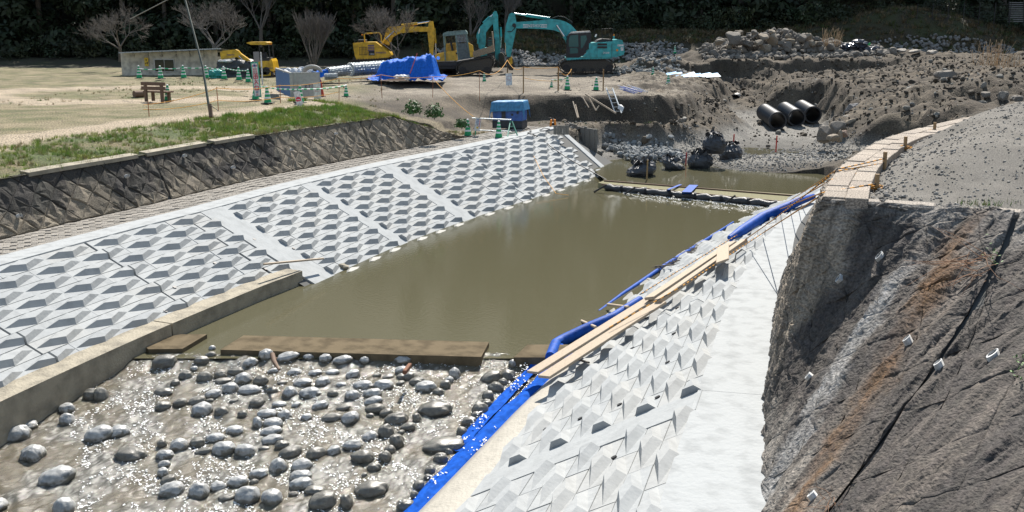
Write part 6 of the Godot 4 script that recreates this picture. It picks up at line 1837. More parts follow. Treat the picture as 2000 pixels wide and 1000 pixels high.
# ---------------------------------------------------------------- far bank furniture
var cone0: Node3D
func cone(label: String, at: Vector3, h: float, lean := 0.0) -> void:
	var r: Node3D
	if cone0 == null:
		r = thing("traffic_cone", label, "traffic cone", at, 0.0, "green and white striped cones")
		cone0 = r
		var prof := [[0.155, 0.03], [0.045, 0.70]]
		var bands := [[0.03, 0.20, 0], [0.20, 0.27, 1], [0.27, 0.37, 0], [0.37, 0.43, 1], [0.43, 0.52, 0], [0.52, 0.57, 1], [0.57, 0.66, 0], [0.66, 0.70, 1]]
		var bm := MB.new()
		bm.col = Color(0.02, 0.02, 0.02)
		bm.box(Vector3(0, 0.02, 0), Vector3(0.40, 0.04, 0.40), Basis.IDENTITY, 0.012)
		put("base", bm.mesh(), M.plain, r)
		for b in bands:
			var mb := MB.new()
			mb.col = Color(0.01, 0.30, 0.11) if b[2] == 0 else Color(0.72, 0.74, 0.72)
			var rr := func(y: float) -> float: return lerpf(0.155, 0.04, (y - 0.03) / 0.67) + (0.003 if b[2] == 1 else 0.0)
			var pr := PackedVector2Array([Vector2(rr.call(b[0]), b[0]), Vector2(rr.call(b[1]), b[1])])
			if b[1] == 0.70: pr.append(Vector2(0.0, 0.715))
			mb.lathe(pr, 14)
			put("cone_body" if b[2] == 0 else "white_band", mb.mesh(), M.plain, r)
	else:
		r = cone0.duplicate()
		r.name = numbered("traffic_cone")
		add_child(r, true)
		tag(r, label)
	r.transform = Transform3D((Basis(Vector3.BACK, lean) * Basis(Vector3.UP, rng.randf() * 3.0)).scaled_local(Vector3.ONE * h / 0.7), at)

func cone_bar(label: String, a: Vector3, b: Vector3) -> void:
	var r := thing("cone_bar", label, "cone bar", a, 0.0, "green and white cone bars")
	var n := maxi(3, int(a.distance_to(b) / 0.22))
	for k in n:
		var mb := MB.new()
		mb.col = Color(0.02, 0.36, 0.16) if k % 2 else Color(0.75, 0.76, 0.74)
		var sag := func(t: float) -> Vector3: return (b - a) * t - Vector3.UP * 0.06 * sin(PI * t)
		mb.tube([sag.call(float(k) / n), sag.call((k + 1.0) / n)], 0.03, 6)
		put("green_band" if k % 2 else "white_band", mb.mesh(), M.plain, r)

func rope(label: String, pts: Array, r: float, col: Color, sag: float, group := "", twist := false) -> MeshInstance3D:
	var mb := MB.new()
	mb.col = col
	for k in pts.size() - 1:
		var l := []
		var a: Vector3 = pts[k]
		var b: Vector3 = pts[k + 1]
		for j in 9: l.append(a.lerp(b, j / 8.0) - Vector3.UP * sag * a.distance_to(b) * 4.0 * (j / 8.0) * (1.0 - j / 8.0))
		if twist:
			var n := maxi(2, int(a.distance_to(b) / 0.09))
			for j in n:
				var t0 := float(j) / n
				var t1 := (j + 1.0) / n
				mb.col = col if j % 2 else Color(0.03, 0.025, 0.02)
				mb.tube([l[0].lerp(l[8], t0) - Vector3.UP * sag * a.distance_to(b) * 4.0 * t0 * (1.0 - t0), l[0].lerp(l[8], t1) - Vector3.UP * sag * a.distance_to(b) * 4.0 * t1 * (1.0 - t1)], r, 5, false)
		else: mb.tube(l, r, 5, false)
	return one("rope", mb, M.rope, label, "rope", group)

func build_left_bank() -> void:
	for e in [[P(-21.64, 3.10, 63.93), .80, "green striped cone below the shed's window, left of it"], [P(-20.41, 3.10, 64.56), .80, "green striped cone before the shed wall, just right of its window"], [P(-19.01, 3.10, 64.56), .78, "green striped cone before the shed at the teal tarp bundle"], [P(-17.56, 3.10, 63.32), .78, "green striped cone before the black sheeted pile, left one of a pair"], [P(-16.34, 3.10, 62.12), .78, "green striped cone before the black sheeted pile, right one of a pair"], [P(-15.22, 3.10, 59.86), .75, "green striped cone close behind the vertical banner sign"], [P(-23.18, 3.10, 64.56), .78, "green striped cone in front of the shed's left end"], [P(-14.99, 3.10, 45.02), .70, "green striped cone at the brown bench"], [P(-11.33, 3.10, 45.65), .72, "green striped cone right under the vertical banner sign"], [P(-10.29, 3.10, 43.52), .72, "green striped cone on the track between the banner and the container"], [P(-8.99, 3.10, 43.81), .74, "green striped cone in front of the grey container's no entry board"], [P(-7.76, 3.05, 48.40), .56, "green striped cone alone on the grass edge right of the container"], [P(-1.71, 2.90, 64.18), .56, "green striped cone beside the muddy crawler carrier"], [P(2.28, 2.80, 59.99), .44, "small green striped cone behind the timber posts over the cut"], [P(3.09, 2.78, 57.91), .78, "wide green cone on the edge of the cut, left of two"], [P(4.70, 2.75, 57.94), .74, "green striped cone on the edge of the cut near the ladder"], [P(9.73, 2.90, 77.74), .58, "green cone on the flat ground right of the big excavator, first of three"], [P(9.88, 2.90, 72.89), .58, "green cone on the flat ground right of the big excavator, second of three"], [P(9.14, 2.85, 60.66), .66, "green striped cone on the crest of the brown mound"], [P(13.11, 4.09, 84.00), .62, "green striped cone far off before the cobbled bank"], [P(-1.92, 1.60, 44.66), .74, "green striped cone on the berm left of the hanging notice"], [P(-0.57, 1.60, 43.83), .74, "green striped cone on the berm in front of the tarped generator"]]:
		cone(e[2], e[0], e[1], rng.randf_range(-0.03, 0.03))
	for e in [[P(-6.42, 3.00, 64.06), .95, "plain red cone in front of the big blue tarpaulin"], [P(-8.94, 3.05, 48.40), .8, "dark red cone at the right end of the grey container"]]:
		var r := thing("traffic_cone", e[2], "traffic cone", e[0])
		var mb := MB.new()
		mb.col = Color(0.5, 0.06, 0.03)
		mb.lathe(PackedVector2Array([Vector2(0.16, 0.03), Vector2(0.04, e[1]), Vector2(0, e[1])]), 14)
		put("cone_body", mb.mesh(), M.plain, r)
		var b := MB.new()
		b.col = Color(0.1, 0.02, 0.02)
		b.box(Vector3(0, 0.02, 0), Vector3(0.4, 0.04, 0.4), Basis.IDENTITY, 0.01)
		put("base", b.mesh(), M.plain, r)
	for e in [[P(-22.58, 3.76, 63.00), P(-21.27, 3.76, 63.00), "cone bar from the shed's left end to the window cone"], [P(-21.27, 3.79, 63.00), P(-19.87, 3.82, 63.00), "cone bar in front of the shed window"], [P(-19.87, 3.82, 63.00), P(-18.51, 3.85, 63.00), "cone bar in front of the shed's right part"], [P(-18.51, 3.82, 63.00), P(-17.15, 3.83, 62.00), "cone bar in front of the teal tarp bundle"], [P(-17.15, 3.83, 62.00), P(-14.96, 3.81, 59.00), "cone bar in front of the black sheeted pile"], [P(-11.63, 3.65, 47.00), P(-9.01, 3.65, 44.00), "cone bar from the banner sign to the container's no entry board"], [P(-9.01, 3.67, 44.00), P(-7.52, 3.65, 47.00), "cone bar passing in front of the grey container"], [P(2.28, 3.24, 60.00), P(3.14, 3.40, 59.00), "cone bar over the cut between two timber posts"]]:
		cone_bar(e[2], e[0], e[1])
	# thin rope pins and posts
	var i := 0
	for e in [[P(-13.09, 3.00, 37.15), 0.64, 0.016, "rusty rope pin on the grass edge at the left, below the bench"], [P(-11.50, 3.05, 40.41), 0.91, 0.016, "rusty rope pin just right of the leaning pole's foot"], [P(-9.84, 3.05, 43.90), 0.82, 0.016, "rusty rope pin on the track in front of the blue container side"], [P(-8.16, 3.05, 48.75), 0.86, 0.016, "rusty rope pin beside the lone grass edge cone"], [P(-6.41, 3.00, 51.00), 0.95, 0.016, "rusty rope pin in front of the blue tarpaulin's left edge"], [P(-4.00, 2.95, 52.17), 0.84, 0.016, "rusty rope pin in front of the crawler carrier"], [P(-1.59, 2.85, 51.00), 1.32, 0.016, "rusty tall rope pin where the cut begins"], [P(0.60, 2.80, 54.93), 1.36, 0.035, "brown timber rope post above the cut, left of two"], [P(2.54, 2.78, 56.99), 1.30, 0.045, "brown timber rope post above the cut, right of two"], [P(5.10, 2.75, 57.94), 1.18, 0.04, "brown timber post at the head of the ladder"], [P(4.13, 2.90, 72.14), 0.49, 0.04, "short orange peg in front of the big excavator's track"], [P(-0.34, 2.95, 76.60), 0.93, 0.05, "brown post at the second excavator's bucket"]]:
		var mb := MB.new()
		mb.col = Color(0.30, 0.11, 0.05) if i < 7 else Color(0.26, 0.16, 0.07)
		mb.tube([e[0] - Vector3(0, 0.2, 0), e[0] + Vector3(rng.randf_range(-0.04, 0.04), e[1], 0)], e[2], 6)
		one("rope_post", mb, M.rope, e[3], "post")
		i += 1
	var oc := Color(0.62, 0.30, 0.045)
	rope("upper orange rope strung on pins along the track's edge, left stretch", [P(-13.39, 3.49, 37.50), P(-11.37, 3.95, 40.00), P(-9.53, 3.90, 42.50), P(-7.52, 4.07, 45.00)], 0.013, oc, 0.03)
	rope("lower orange rope strung on pins along the track's edge, left stretch", [P(-13.37, 3.33, 37.40), P(-11.38, 3.48, 40.00), P(-9.53, 3.43, 42.50), P(-7.55, 3.48, 45.00)], 0.012, oc, 0.03)
	rope("orange rope strung on pins before the tarpaulin and the carrier", [P(-7.52, 4.07, 45.00), P(-5.93, 4.13, 47.00), P(-3.73, 3.97, 48.50), P(-1.55, 4.19, 50.00)], 0.013, oc, 0.035)
	rope("orange rope strung from the tall pin over the cut's timber posts", [P(-1.55, 4.19, 50.00), P(-0.29, 4.18, 66.00), P(0.60, 4.16, 55.00), P(2.48, 4.12, 56.00), P(4.00, 3.44, 70.00)], 0.014, oc, 0.03)
	rope("lower orange rope between the two timber posts over the cut", [P(0.60, 3.60, 55.00), P(2.49, 3.39, 56.00)], 0.013, oc, 0.03)
	rope("orange rope sloping from the carrier pin down the bank to the berm barricade", [P(-3.71, 3.94, 48.50), P(-3.22, 3.51, 47.50), P(-1.66, 2.46, 44.50)], 0.013, oc, 0.02)
	# leaning pole with its guy
	var pole := thing("leaning_pole", "slim dark leaning pole strapped to a stub post at the grass edge", "pole")
	var pm := MB.new()
	pm.tube([P(-10.40, 3.27, 35.50), P(-10.85, 4.90, 36.50), P(-11.86, 7.21, 38.30), P(-12.15, 7.95, 38.80)], [0.045, 0.04, 0.034, 0.03], 8)
	put("pole", pm.mesh(), mat("pole_green", lin(0.07, 0.085, 0.065), 0.6, "grime", 3.0), pole)
	var sb := MB.new()
	sb.tube([P(-10.35, 3.23, 35.40), P(-10.42, 3.65, 35.60)], 0.07, 8)
	put("stub_post", sb.mesh(), M.wood_dark, pole)
	var gy := MB.new()
	gy.tube([P(-10.37, 3.62, 35.50), P(-10.03, 3.44, 35.30)], 0.012, 5)
	put("guy_wire", gy.mesh(), M.black, pole)
	rope("thin grey wire crossing the dark trees at the top left corner", [P(-18.15, 6.61, 50.00), P(-15.55, 7.50, 48.00)], 0.02, Color(0.25, 0.25, 0.22), 0.0)
	# shed
	var sh := thing("site_shed", "low grey corrugated site shed with a flat lean-to roof and sliding window", "shed")
	var y0 := 2.6
	var fl := P(-26.31, 2.80, 70.00)
	var fr := P(-19.75, 2.86, 70.00)
	var tl := P(-26.17, 4.51, 70.00)
	var trr := P(-19.66, 4.73, 70.00)
	var w := MB.new()
	w.box(Vector3((fl.x + fr.x) * 0.5, (y0 + tl.y - 0.25) * 0.5, -72.2), Vector3(fr.x - fl.x, tl.y - y0 - 0.25, 4.2))
	put("wall", w.mesh(), mat("shed_grey", lin(0.60, 0.56, 0.46), 0.6, "grime", 0.5), sh)
	var n := int((fr.x - fl.x) / 0.92)
	for k in n:
		var rb := MB.new()
		var x := fl.x + (fr.x - fl.x) * k / n
		var yt := lerpf(tl.y, trr.y, float(k) / n)
		rb.box(Vector3(x + 0.46, (y0 + yt) * 0.5, -70.1), Vector3(0.89, yt - y0, 0.03))
		put("rib", rb.mesh(), M.shed_grey, sh)
	var rf := MB.new()
	rf.q(P(-26.11, 4.58, 69.30), P(-19.33, 4.84, 69.30), P(trr.x + 0.2, trr.y - 0.22, 74.6), P(fl.x - 0.3, tl.y - 0.25, 74.6))
	rf.bar(P(-26.11, 4.54, 69.30), P(-19.33, 4.81, 69.30), 0.1, 0.07)
	put("roof", rf.mesh(), M.galv, sh)
	var wf := MB.new()
	wf.box(P(-23.40, 3.68, 70.07), Vector3(1.38, 0.88, 0.1))
	var wn := put("window", wf.mesh(), mat("alu", lin(0.42, 0.43, 0.42), 0.4, "", 1.0, "", 1.0, 0.5), sh)
	for s in [-1.0, 1.0]:
		var pn := MB.new()
		pn.box(P(-23.38, 3.68, 70.00) + Vector3(s * 0.325, 0.0, 0), Vector3(0.6, 0.76, 0.03))
		put("pane", pn.mesh(), mat("dark_pane", lin(0.04, 0.045, 0.035), 0.06) if s < 0 else M.dark_pane, wn)
	var sg := MB.new()
	sg.box(P(-24.56, 3.92, 69.98), Vector3(0.26, 0.55, 0.02))
	var sn := put("yellow_notice", sg.mesh(), mat("sign_yellow", lin(0.72, 0.48, 0.03), 0.5), sh)
	var fig := MB.new()
	fig.col = Color(0.04, 0.02, 0.02)
	fig.box(P(-24.56, 4.05, 69.96), Vector3(0.06, 0.1, 0.01))
	fig.box(P(-24.51, 3.85, 69.96), Vector3(0.07, 0.16, 0.01))
	fig.box(P(-24.62, 3.82, 69.96), Vector3(0.04, 0.1, 0.01))
	put("printed_figure", fig.mesh(), M.plain, sn)
	# teal bundle, black-sheeted pile
	var tb := put("teal_tarp_bundle", blob(3, 3.3, 0.5, 2.0, 0.3), mat("teal_tarp", lin(0.02, 0.30, 0.27), 0.45, "grime", 2.0))
	tb.transform = Transform3D(Basis.from_scale(Vector3(0.5, 0.33, 0.4)), P(-18.80, 3.25, 66.00))
	tag(tb, "small teal tarp bundle at the right corner of the shed", "tarp")
	var bp := put("sheeted_pile", blob(3, 5.1, 0.35, 2.4, 0.75), M.bag)
	bp.transform = Transform3D(Basis.from_scale(Vector3(1.35, 0.78, 0.8)), P(-18.02, 3.43, 68.00))
	tag(bp, "long pile covered with black plastic between shed and mini excavator", "pile")
	var wc := put("white_sheet", blob(2, 6.1, 0.3, 2.0, 0.6), M.white)
	wc.transform = Transform3D(Basis.from_scale(Vector3(0.55, 0.10, 0.5)), P(-18.54, 4.06, 67.60))
	tag(wc, "white sheet lying on the left end of the black sheeted pile", "sheet")
	# bench
	var bn := thing("bench", "dark brown timber park bench turned away beside the sand loop", "bench", P(-15.37, 3.10, 44.41), -0.35)
	for s in [-0.42, 0.42]:
		var p := MB.new()
		p.box(Vector3(s, 0.42, 0), Vector3(0.12, 0.84, 0.12), Basis.IDENTITY, 0.015)
		put("leg", p.mesh(), M.wood_dark, bn)
		var q2 := MB.new()
		q2.box(Vector3(s, 0.2, -0.45), Vector3(0.12, 0.4, 0.12), Basis.IDENTITY, 0.015)
		put("leg", q2.mesh(), M.wood_dark, bn)
	for k in 3:
		var p := MB.new()
		p.box(Vector3(0, 0.42, -0.12 - 0.17 * k), Vector3(1.25, 0.07, 0.15), Basis.IDENTITY, 0.012)
		put("seat_slat", p.mesh(), M.wood_dark, bn)
	for k in 2:
		var p := MB.new()
		p.box(Vector3(0, 0.58 + 0.19 * k, 0.02), Vector3(1.25, 0.15, 0.06), Basis.IDENTITY, 0.012)
		put("backrest_slat", p.mesh(), M.wood_dark, bn)
	var lg := MB.new()
	lg.tube([P(-17.22, 3.25, 47.14), P(-16.92, 3.25, 47.50)], 0.16, 10)
	one("log_seat", lg, M.wood_dark, "short thick brown log seat left of the bench", "log")
	# banner sign: frame, sheet and brush-like characters
	var bs := thing("banner_sign", "tall narrow white banner sign with green border and red characters", "sign")
	var c := P(-11.22, 3.98, 45.50)
	var sh2 := Basis(Vector3.BACK, 0.05)
	var bm := MB.new()
	bm.box(c, Vector3(0.33, 1.52, 0.03), sh2, 0.006)
	put("border", bm.mesh(), mat("sign_green", lin(0.03, 0.36, 0.22), 0.5), bs)
	var wm := MB.new()
	wm.box(c + Vector3(0, 0, 0.018), Vector3(0.25, 1.42, 0.02), sh2)
	put("face", wm.mesh(), M.white, bs)
	var red := mat("sign_red", lin(0.58, 0.02, 0.06), 0.5)
	var strokes := [
		[[0,.5,0,-.5],[-.35,.4,-.35,.02],[.35,.4,.35,.02],[-.35,.02,.35,.02],[-.45,-.02,-.45,-.48],[.45,-.02,.45,-.48],[-.45,-.48,.45,-.48]],
		[[-.05,.45,.02,.1],[.02,.1,.45,-.48],[.02,.1,-.45,-.48],[-.25,.45,-.05,.45]],
		[[-.38,.38,.38,.38],[-.38,.38,-.38,-.42],[.38,.38,.38,-.42],[-.38,-.42,.38,-.42]]]
	for k in 3:
		var o := c + sh2 * Vector3(0, 0.16 - 0.255 * k, 0.032)
		var m := MB.new()
		for s in strokes[k]: m.bar(o + sh2 * Vector3(s[0], s[1], 0) * 0.2, o + sh2 * Vector3(s[2], s[3], 0) * 0.2, 0.008, 0.034, Vector3.UP)
		put("character", m.mesh(), red, bs)
	for k in 6:
		var m := MB.new()
		var o := c + sh2 * Vector3(-0.05 if k % 2 == 0 else 0.05, 0.46 - 0.09 * (k / 2), 0.032)
		m.bar(o + Vector3(-0.035, 0.025, 0), o + Vector3(0.035, 0.025, 0), 0.006, 0.014)
		m.bar(o + Vector3(-0.035, -0.012, 0), o + Vector3(0.035, -0.012, 0), 0.006, 0.014)
		m.bar(o + Vector3(0, 0.035, 0), o + Vector3(0, -0.035, 0), 0.006, 0.014)
		put("small_character", m.mesh(), red, bs)
	var car := MB.new()
	car.box(c + sh2 * Vector3(0, 0.60, 0.03), Vector3(0.11, 0.06, 0.01))
	car.box(c + sh2 * Vector3(0, 0.64, 0.03), Vector3(0.07, 0.05, 0.01))
	put("lorry_mark", car.mesh(), M.gen_blue, bs)
	for s in [-1.0, 1.0]:
		var a := MB.new()
		a.box(c + sh2 * Vector3(s * 0.085, 0.60, 0.03), Vector3(0.05, 0.05, 0.01), Basis(Vector3.BACK, PI / 4))
		put("arrow_mark", a.mesh(), red, bs)
	for k in 2:
		var m := MB.new()
		var o := c + sh2 * Vector3(0, -0.62 - 0.11 * k + 0.09, 0.032)
		m.bar(o + Vector3(-0.05, 0.03, 0), o + Vector3(0.05, 0.03, 0), 0.006, 0.015)
		m.bar(o + Vector3(0.0, 0.04, 0), o + Vector3(-0.02, -0.04, 0), 0.006, 0.015)
		m.bar(o + Vector3(-0.05, -0.02, 0), o + Vector3(0.05, -0.02, 0), 0.006, 0.015)
		put("small_character", m.mesh(), M.gen_blue if k == 0 else red, bs)
	var bp2 := thing("notice_post", "grey notice panel on a white post behind the banner sign", "sign")
	var m1 := MB.new()
	m1.bar(P(-12.52, 5.01, 52.00), P(-12.51, 3.39, 52.00), 0.06, 0.06)
	put("post", m1.mesh(), M.white, bp2)
	var m2 := MB.new()
	m2.box(P(-12.77, 4.78, 52.10), Vector3(0.28, 0.5, 0.02), Basis(Vector3.BACK, 0.05))
	put("panel", m2.mesh(), mat("panel_dull", lin(0.2, 0.2, 0.2), 0.5), bp2)
	# rubbish container
	var ct := thing("rubbish_container", "open steel container with grey front and blue side, heaped with rubble and hose", "container")
	var f0 := P(-10.14, 3.05, 47.70)
	var f1 := P(-8.90, 3.05, 48.05)
	var bk := P(-12.04, 3.05, 53.04)
	var ht := 1.12
	var up := Vector3(0, ht, 0)
	var wl := func(a: Vector3, b: Vector3, m: Material, nm: String) -> void:
		var k := MB.new()
		k.bar(a + up * 0.5, b + up * 0.5, 0.06, ht, Vector3.UP, 0.01)
		put(nm, k.mesh(), m, ct)
	wl.call(f0, f1, mat("container_grey", lin(0.38, 0.38, 0.36), 0.6, "stain", 0.8), "front_wall")
	wl.call(bk, f0, mat("container_blue", lin(0.03, 0.13, 0.32), 0.6, "stain", 0.8), "side_wall")
	wl.call(f1, f1 + bk - f0, M.container_blue, "side_wall")
	wl.call(bk, f1 + bk - f0, M.container_blue, "back_wall")
	var ed := MB.new()
	for e in [[f0, f1], [bk, f0]]: ed.bar(e[0] + up, e[1] + up, 0.09, 0.06)
	put("top_rim", ed.mesh(), M.container_grey, ct)
	for e in [[f0.lerp(f1, 0.14)], [f0]]:
		var pm2 := MB.new()
		pm2.bar(e[0] + Vector3(0, 0, 0.04), e[0] + up + Vector3(0, 0, 0.04), 0.03, 0.14, Vector3.RIGHT)
		put("corner_post", pm2.mesh(), M.container_grey, ct)
	text_on(ct, "No. 2 7 3", f0.lerp(f1, 0.48) + Vector3(0, 0.53, 0.05), 0.2, M.indigo)
	for k in 14:
		var o := MeshInstance3D.new()
		o.mesh = blob(1, k * 1.3, 0.3, 1.2, 0.4, false, 4)
		o.material_override = M.stone
		o.name = "rubble"
		o.transform = Transform3D(Basis(Vector3.UP, k).scaled_local(Vector3.ONE * rng.randf_range(0.1, 0.22)), f0.lerp(f1, rng.randf_range(0.05, 0.95)) + (bk - f0) * rng.randf_range(0.1, 0.8) + up * 0.98)
		ct.add_child(o, true)
	var hz := MB.new()
	for k in 3:
		var l := []
		for j in 13: l.append(f0.lerp(f1, 0.7) + Vector3(cos(j * PI / 12.0) * (0.45 - 0.05 * k), ht + 0.02 + sin(j * PI / 12.0) * (0.30 - 0.06 * k), -0.25 - 0.12 * k))
		hz.tube(l, 0.05, 7)
	put("hose_coil", hz.mesh(), mat("hose_white", lin(0.45, 0.43, 0.4), 0.6, "stain", 3.0), ct)
	# boards
	var ne := thing("no_entry_board", "leaning white board with a red roundel in front of the container", "sign")
	var q0 := P(-8.76, 3.37, 42.40)
	var nb := MB.new()
	nb.box(q0, Vector3(0.26, 0.62, 0.02), Basis(Vector3.BACK, 0.25) * Basis(Vector3.RIGHT, -0.1), 0.004)
	put("board", nb.mesh(), M.white, ne)
	var nr := MB.new()
	nr.tube([q0 + Vector3(0, -0.03, 0.012), q0 + Vector3(0, -0.03, 0.02)], 0.11, 18)
	put("roundel", nr.mesh(), red, ne)
	var nw := MB.new()
	nw.box(q0 + Vector3(0, -0.03, 0.024), Vector3(0.15, 0.035, 0.006))
	put("bar", nw.mesh(), M.white, ne)
	for e in [[P(-8.85, 3.05, 47.02), 0.33, 0.72, "white notice sheet with faint red print standing at the container's right end"], [P(-0.15, 3.77, 50.00), 0.30, 0.56, "white notice sheet with a faint square print hanging on the rope above the cut"]]:
		var nt := thing("notice", e[3], "sign")
		var ce: Vector3 = e[0] + (Vector3(0, 0.36, 0) if e[1] > 0.31 else Vector3.ZERO)
		var a := MB.new()
		a.box(ce, Vector3(e[1], e[2], 0.015), Basis(Vector3.BACK, 0.04))
		put("sheet", a.mesh(), M.white, nt)
		var b := MB.new()
		for s in [[-1, 0], [1, 0], [0, 1], [0, -1]]:
			b.box(ce + Vector3(s[0] * 0.09, s[1] * 0.09 + 0.06, 0.01), Vector3(0.012 if s[0] else 0.19, 0.19 if s[0] else 0.012, 0.006))
		put("printed_frame", b.mesh(), mat("pale_red", lin(0.6, 0.25, 0.25), 0.6), nt)
	# gabion mesh rolls
	for e in [[P(-10.64, 3.65, 60.00), P(-9.55, 3.75, 61.00), 0.34, "bundle of silver wire mesh, left of the wire rolls"], [P(-9.65, 3.74, 62.00), P(-7.81, 3.81, 64.00), 0.45, "longest silver wire mesh roll next to the blue tarpaulin"], [P(-10.56, 3.49, 58.50), P(-9.81, 3.51, 58.50), 0.2, "small dark wire mesh roll at the front of the wire rolls"]]:
		var rt := thing("wire_mesh_roll", e[3], "wire roll")
		var a: Vector3 = e[0]
		var b: Vector3 = e[1]
		var m := MB.new()
		var cnt := int(a.distance_to(b) / 0.075)
		var ax := (b - a).normalized()
		var s1 := ax.cross(Vector3.UP).normalized()
		var u1 := s1.cross(ax)
		for k in cnt:
			var l := []
			var ct2 := a.lerp(b, (k + 0.5) / cnt)
			var wob := 1.0 + 0.08 * sin(k * 1.9)
			for j in 17:
				var an := TAU * j / 16.0
				l.append(ct2 + (s1 * cos(an) + u1 * sin(an) * 0.85) * e[2] * wob + ax * 0.04 * sin(an * 8.0))
			m.tube(l, 0.013, 4, false)
		for k in 14:
			var an := TAU * k / 14.0
			m.tube([a + (s1 * cos(an) + u1 * sin(an) * 0.85) * e[2], b + (s1 * cos(an) + u1 * sin(an) * 0.85) * e[2]], 0.012, 4, false)
		put("wire", m.mesh(), M.galv, rt)
		var inn := MB.new()
		inn.tube([a + ax * 0.05, b - ax * 0.05], e[2] * 0.8, 14)
		put("inner_layers", inn.mesh(), M.galv, rt)
	tarp_heap("large crumpled bright blue tarpaulin over a stack in front of the yellow excavator", P(-6.11, 3.25, 61.00), 1.75, 1.25, 1.6, 5)
	tarp_heap("small blue tarpaulin lump at the left end of the wire mesh rolls", P(-10.98, 3.39, 60.50), 0.5, 0.42, 0.6, 8)
	var lw := MB.new()
	lw.tube([P(-7.01, 3.32, 58.50), P(-6.06, 3.37, 58.50)], 0.05, 6)
	lw.box(P(-6.58, 3.31, 58.00), Vector3(1.3, 0.04, 0.5), Basis(Vector3.UP, 0.2))
	one("board_stack", lw, M.wood_dark, "thin brown boards lying before the blue tarpaulin", "boards")
	var wb := put("plastic_bag", blob(2, 4.4, 0.5, 2.0, 0.3, false), M.white)
	wb.transform = Transform3D(Basis.from_scale(Vector3(0.42, 0.2, 0.3)), P(-6.23, 3.40, 59.00))
	tag(wb, "crumpled white plastic bag beside the plain red cone", "bag")
	var rp := MB.new()
	rp.col = Color(0.5, 0.1, 0.08)
	rp.tube([P(-5.74, 3.68, 58.50), P(-5.36, 4.77, 59.00)], 0.025, 6)
	one("measuring_staff", rp, M.plain, "slanting red and white measuring staff against the blue tarpaulin", "staff")

func tarp_heap(label: String, at: Vector3, rx: float, h: float, rz: float, sd: int) -> void:
	var nx := 46
	var nz := 34
	var me := grid_mesh(nx, nz, func(i: int, j: int) -> Vector3:
		var u := lerpf(-1.25, 1.25, float(i) / (nx - 1))
		var v := lerpf(-1.25, 1.25, float(j) / (nz - 1))
		var r := pow(pow(absf(u), 4.0) + pow(absf(v), 4.0), 0.25)
		var y := h * (1.0 - smoothstep(0.78, 1.12, r + 0.12 * fn.get_noise_2d(u * 1.5 + sd, v * 1.5)))
		y *= 0.85 + 0.2 * u + 0.12 * fn.get_noise_2d(u * 2.0, v * 2.0 + sd)
		y += 0.24 * h * absf(fn.get_noise_2d(u * 3.4 + sd * 3.0 + v * 2.0, v * 1.2)) + 0.10 * h * fine.get_noise_2d(u * 2.2 - v * 3.0, v + sd)
		return Vector3(u * rx, y, v * rz), func(_v, _n, _i, _j): return GREY)
	var o := put("tarpaulin", me, M.tarp_bright)
	o.position = at
	tag(o, label, "tarpaulin")

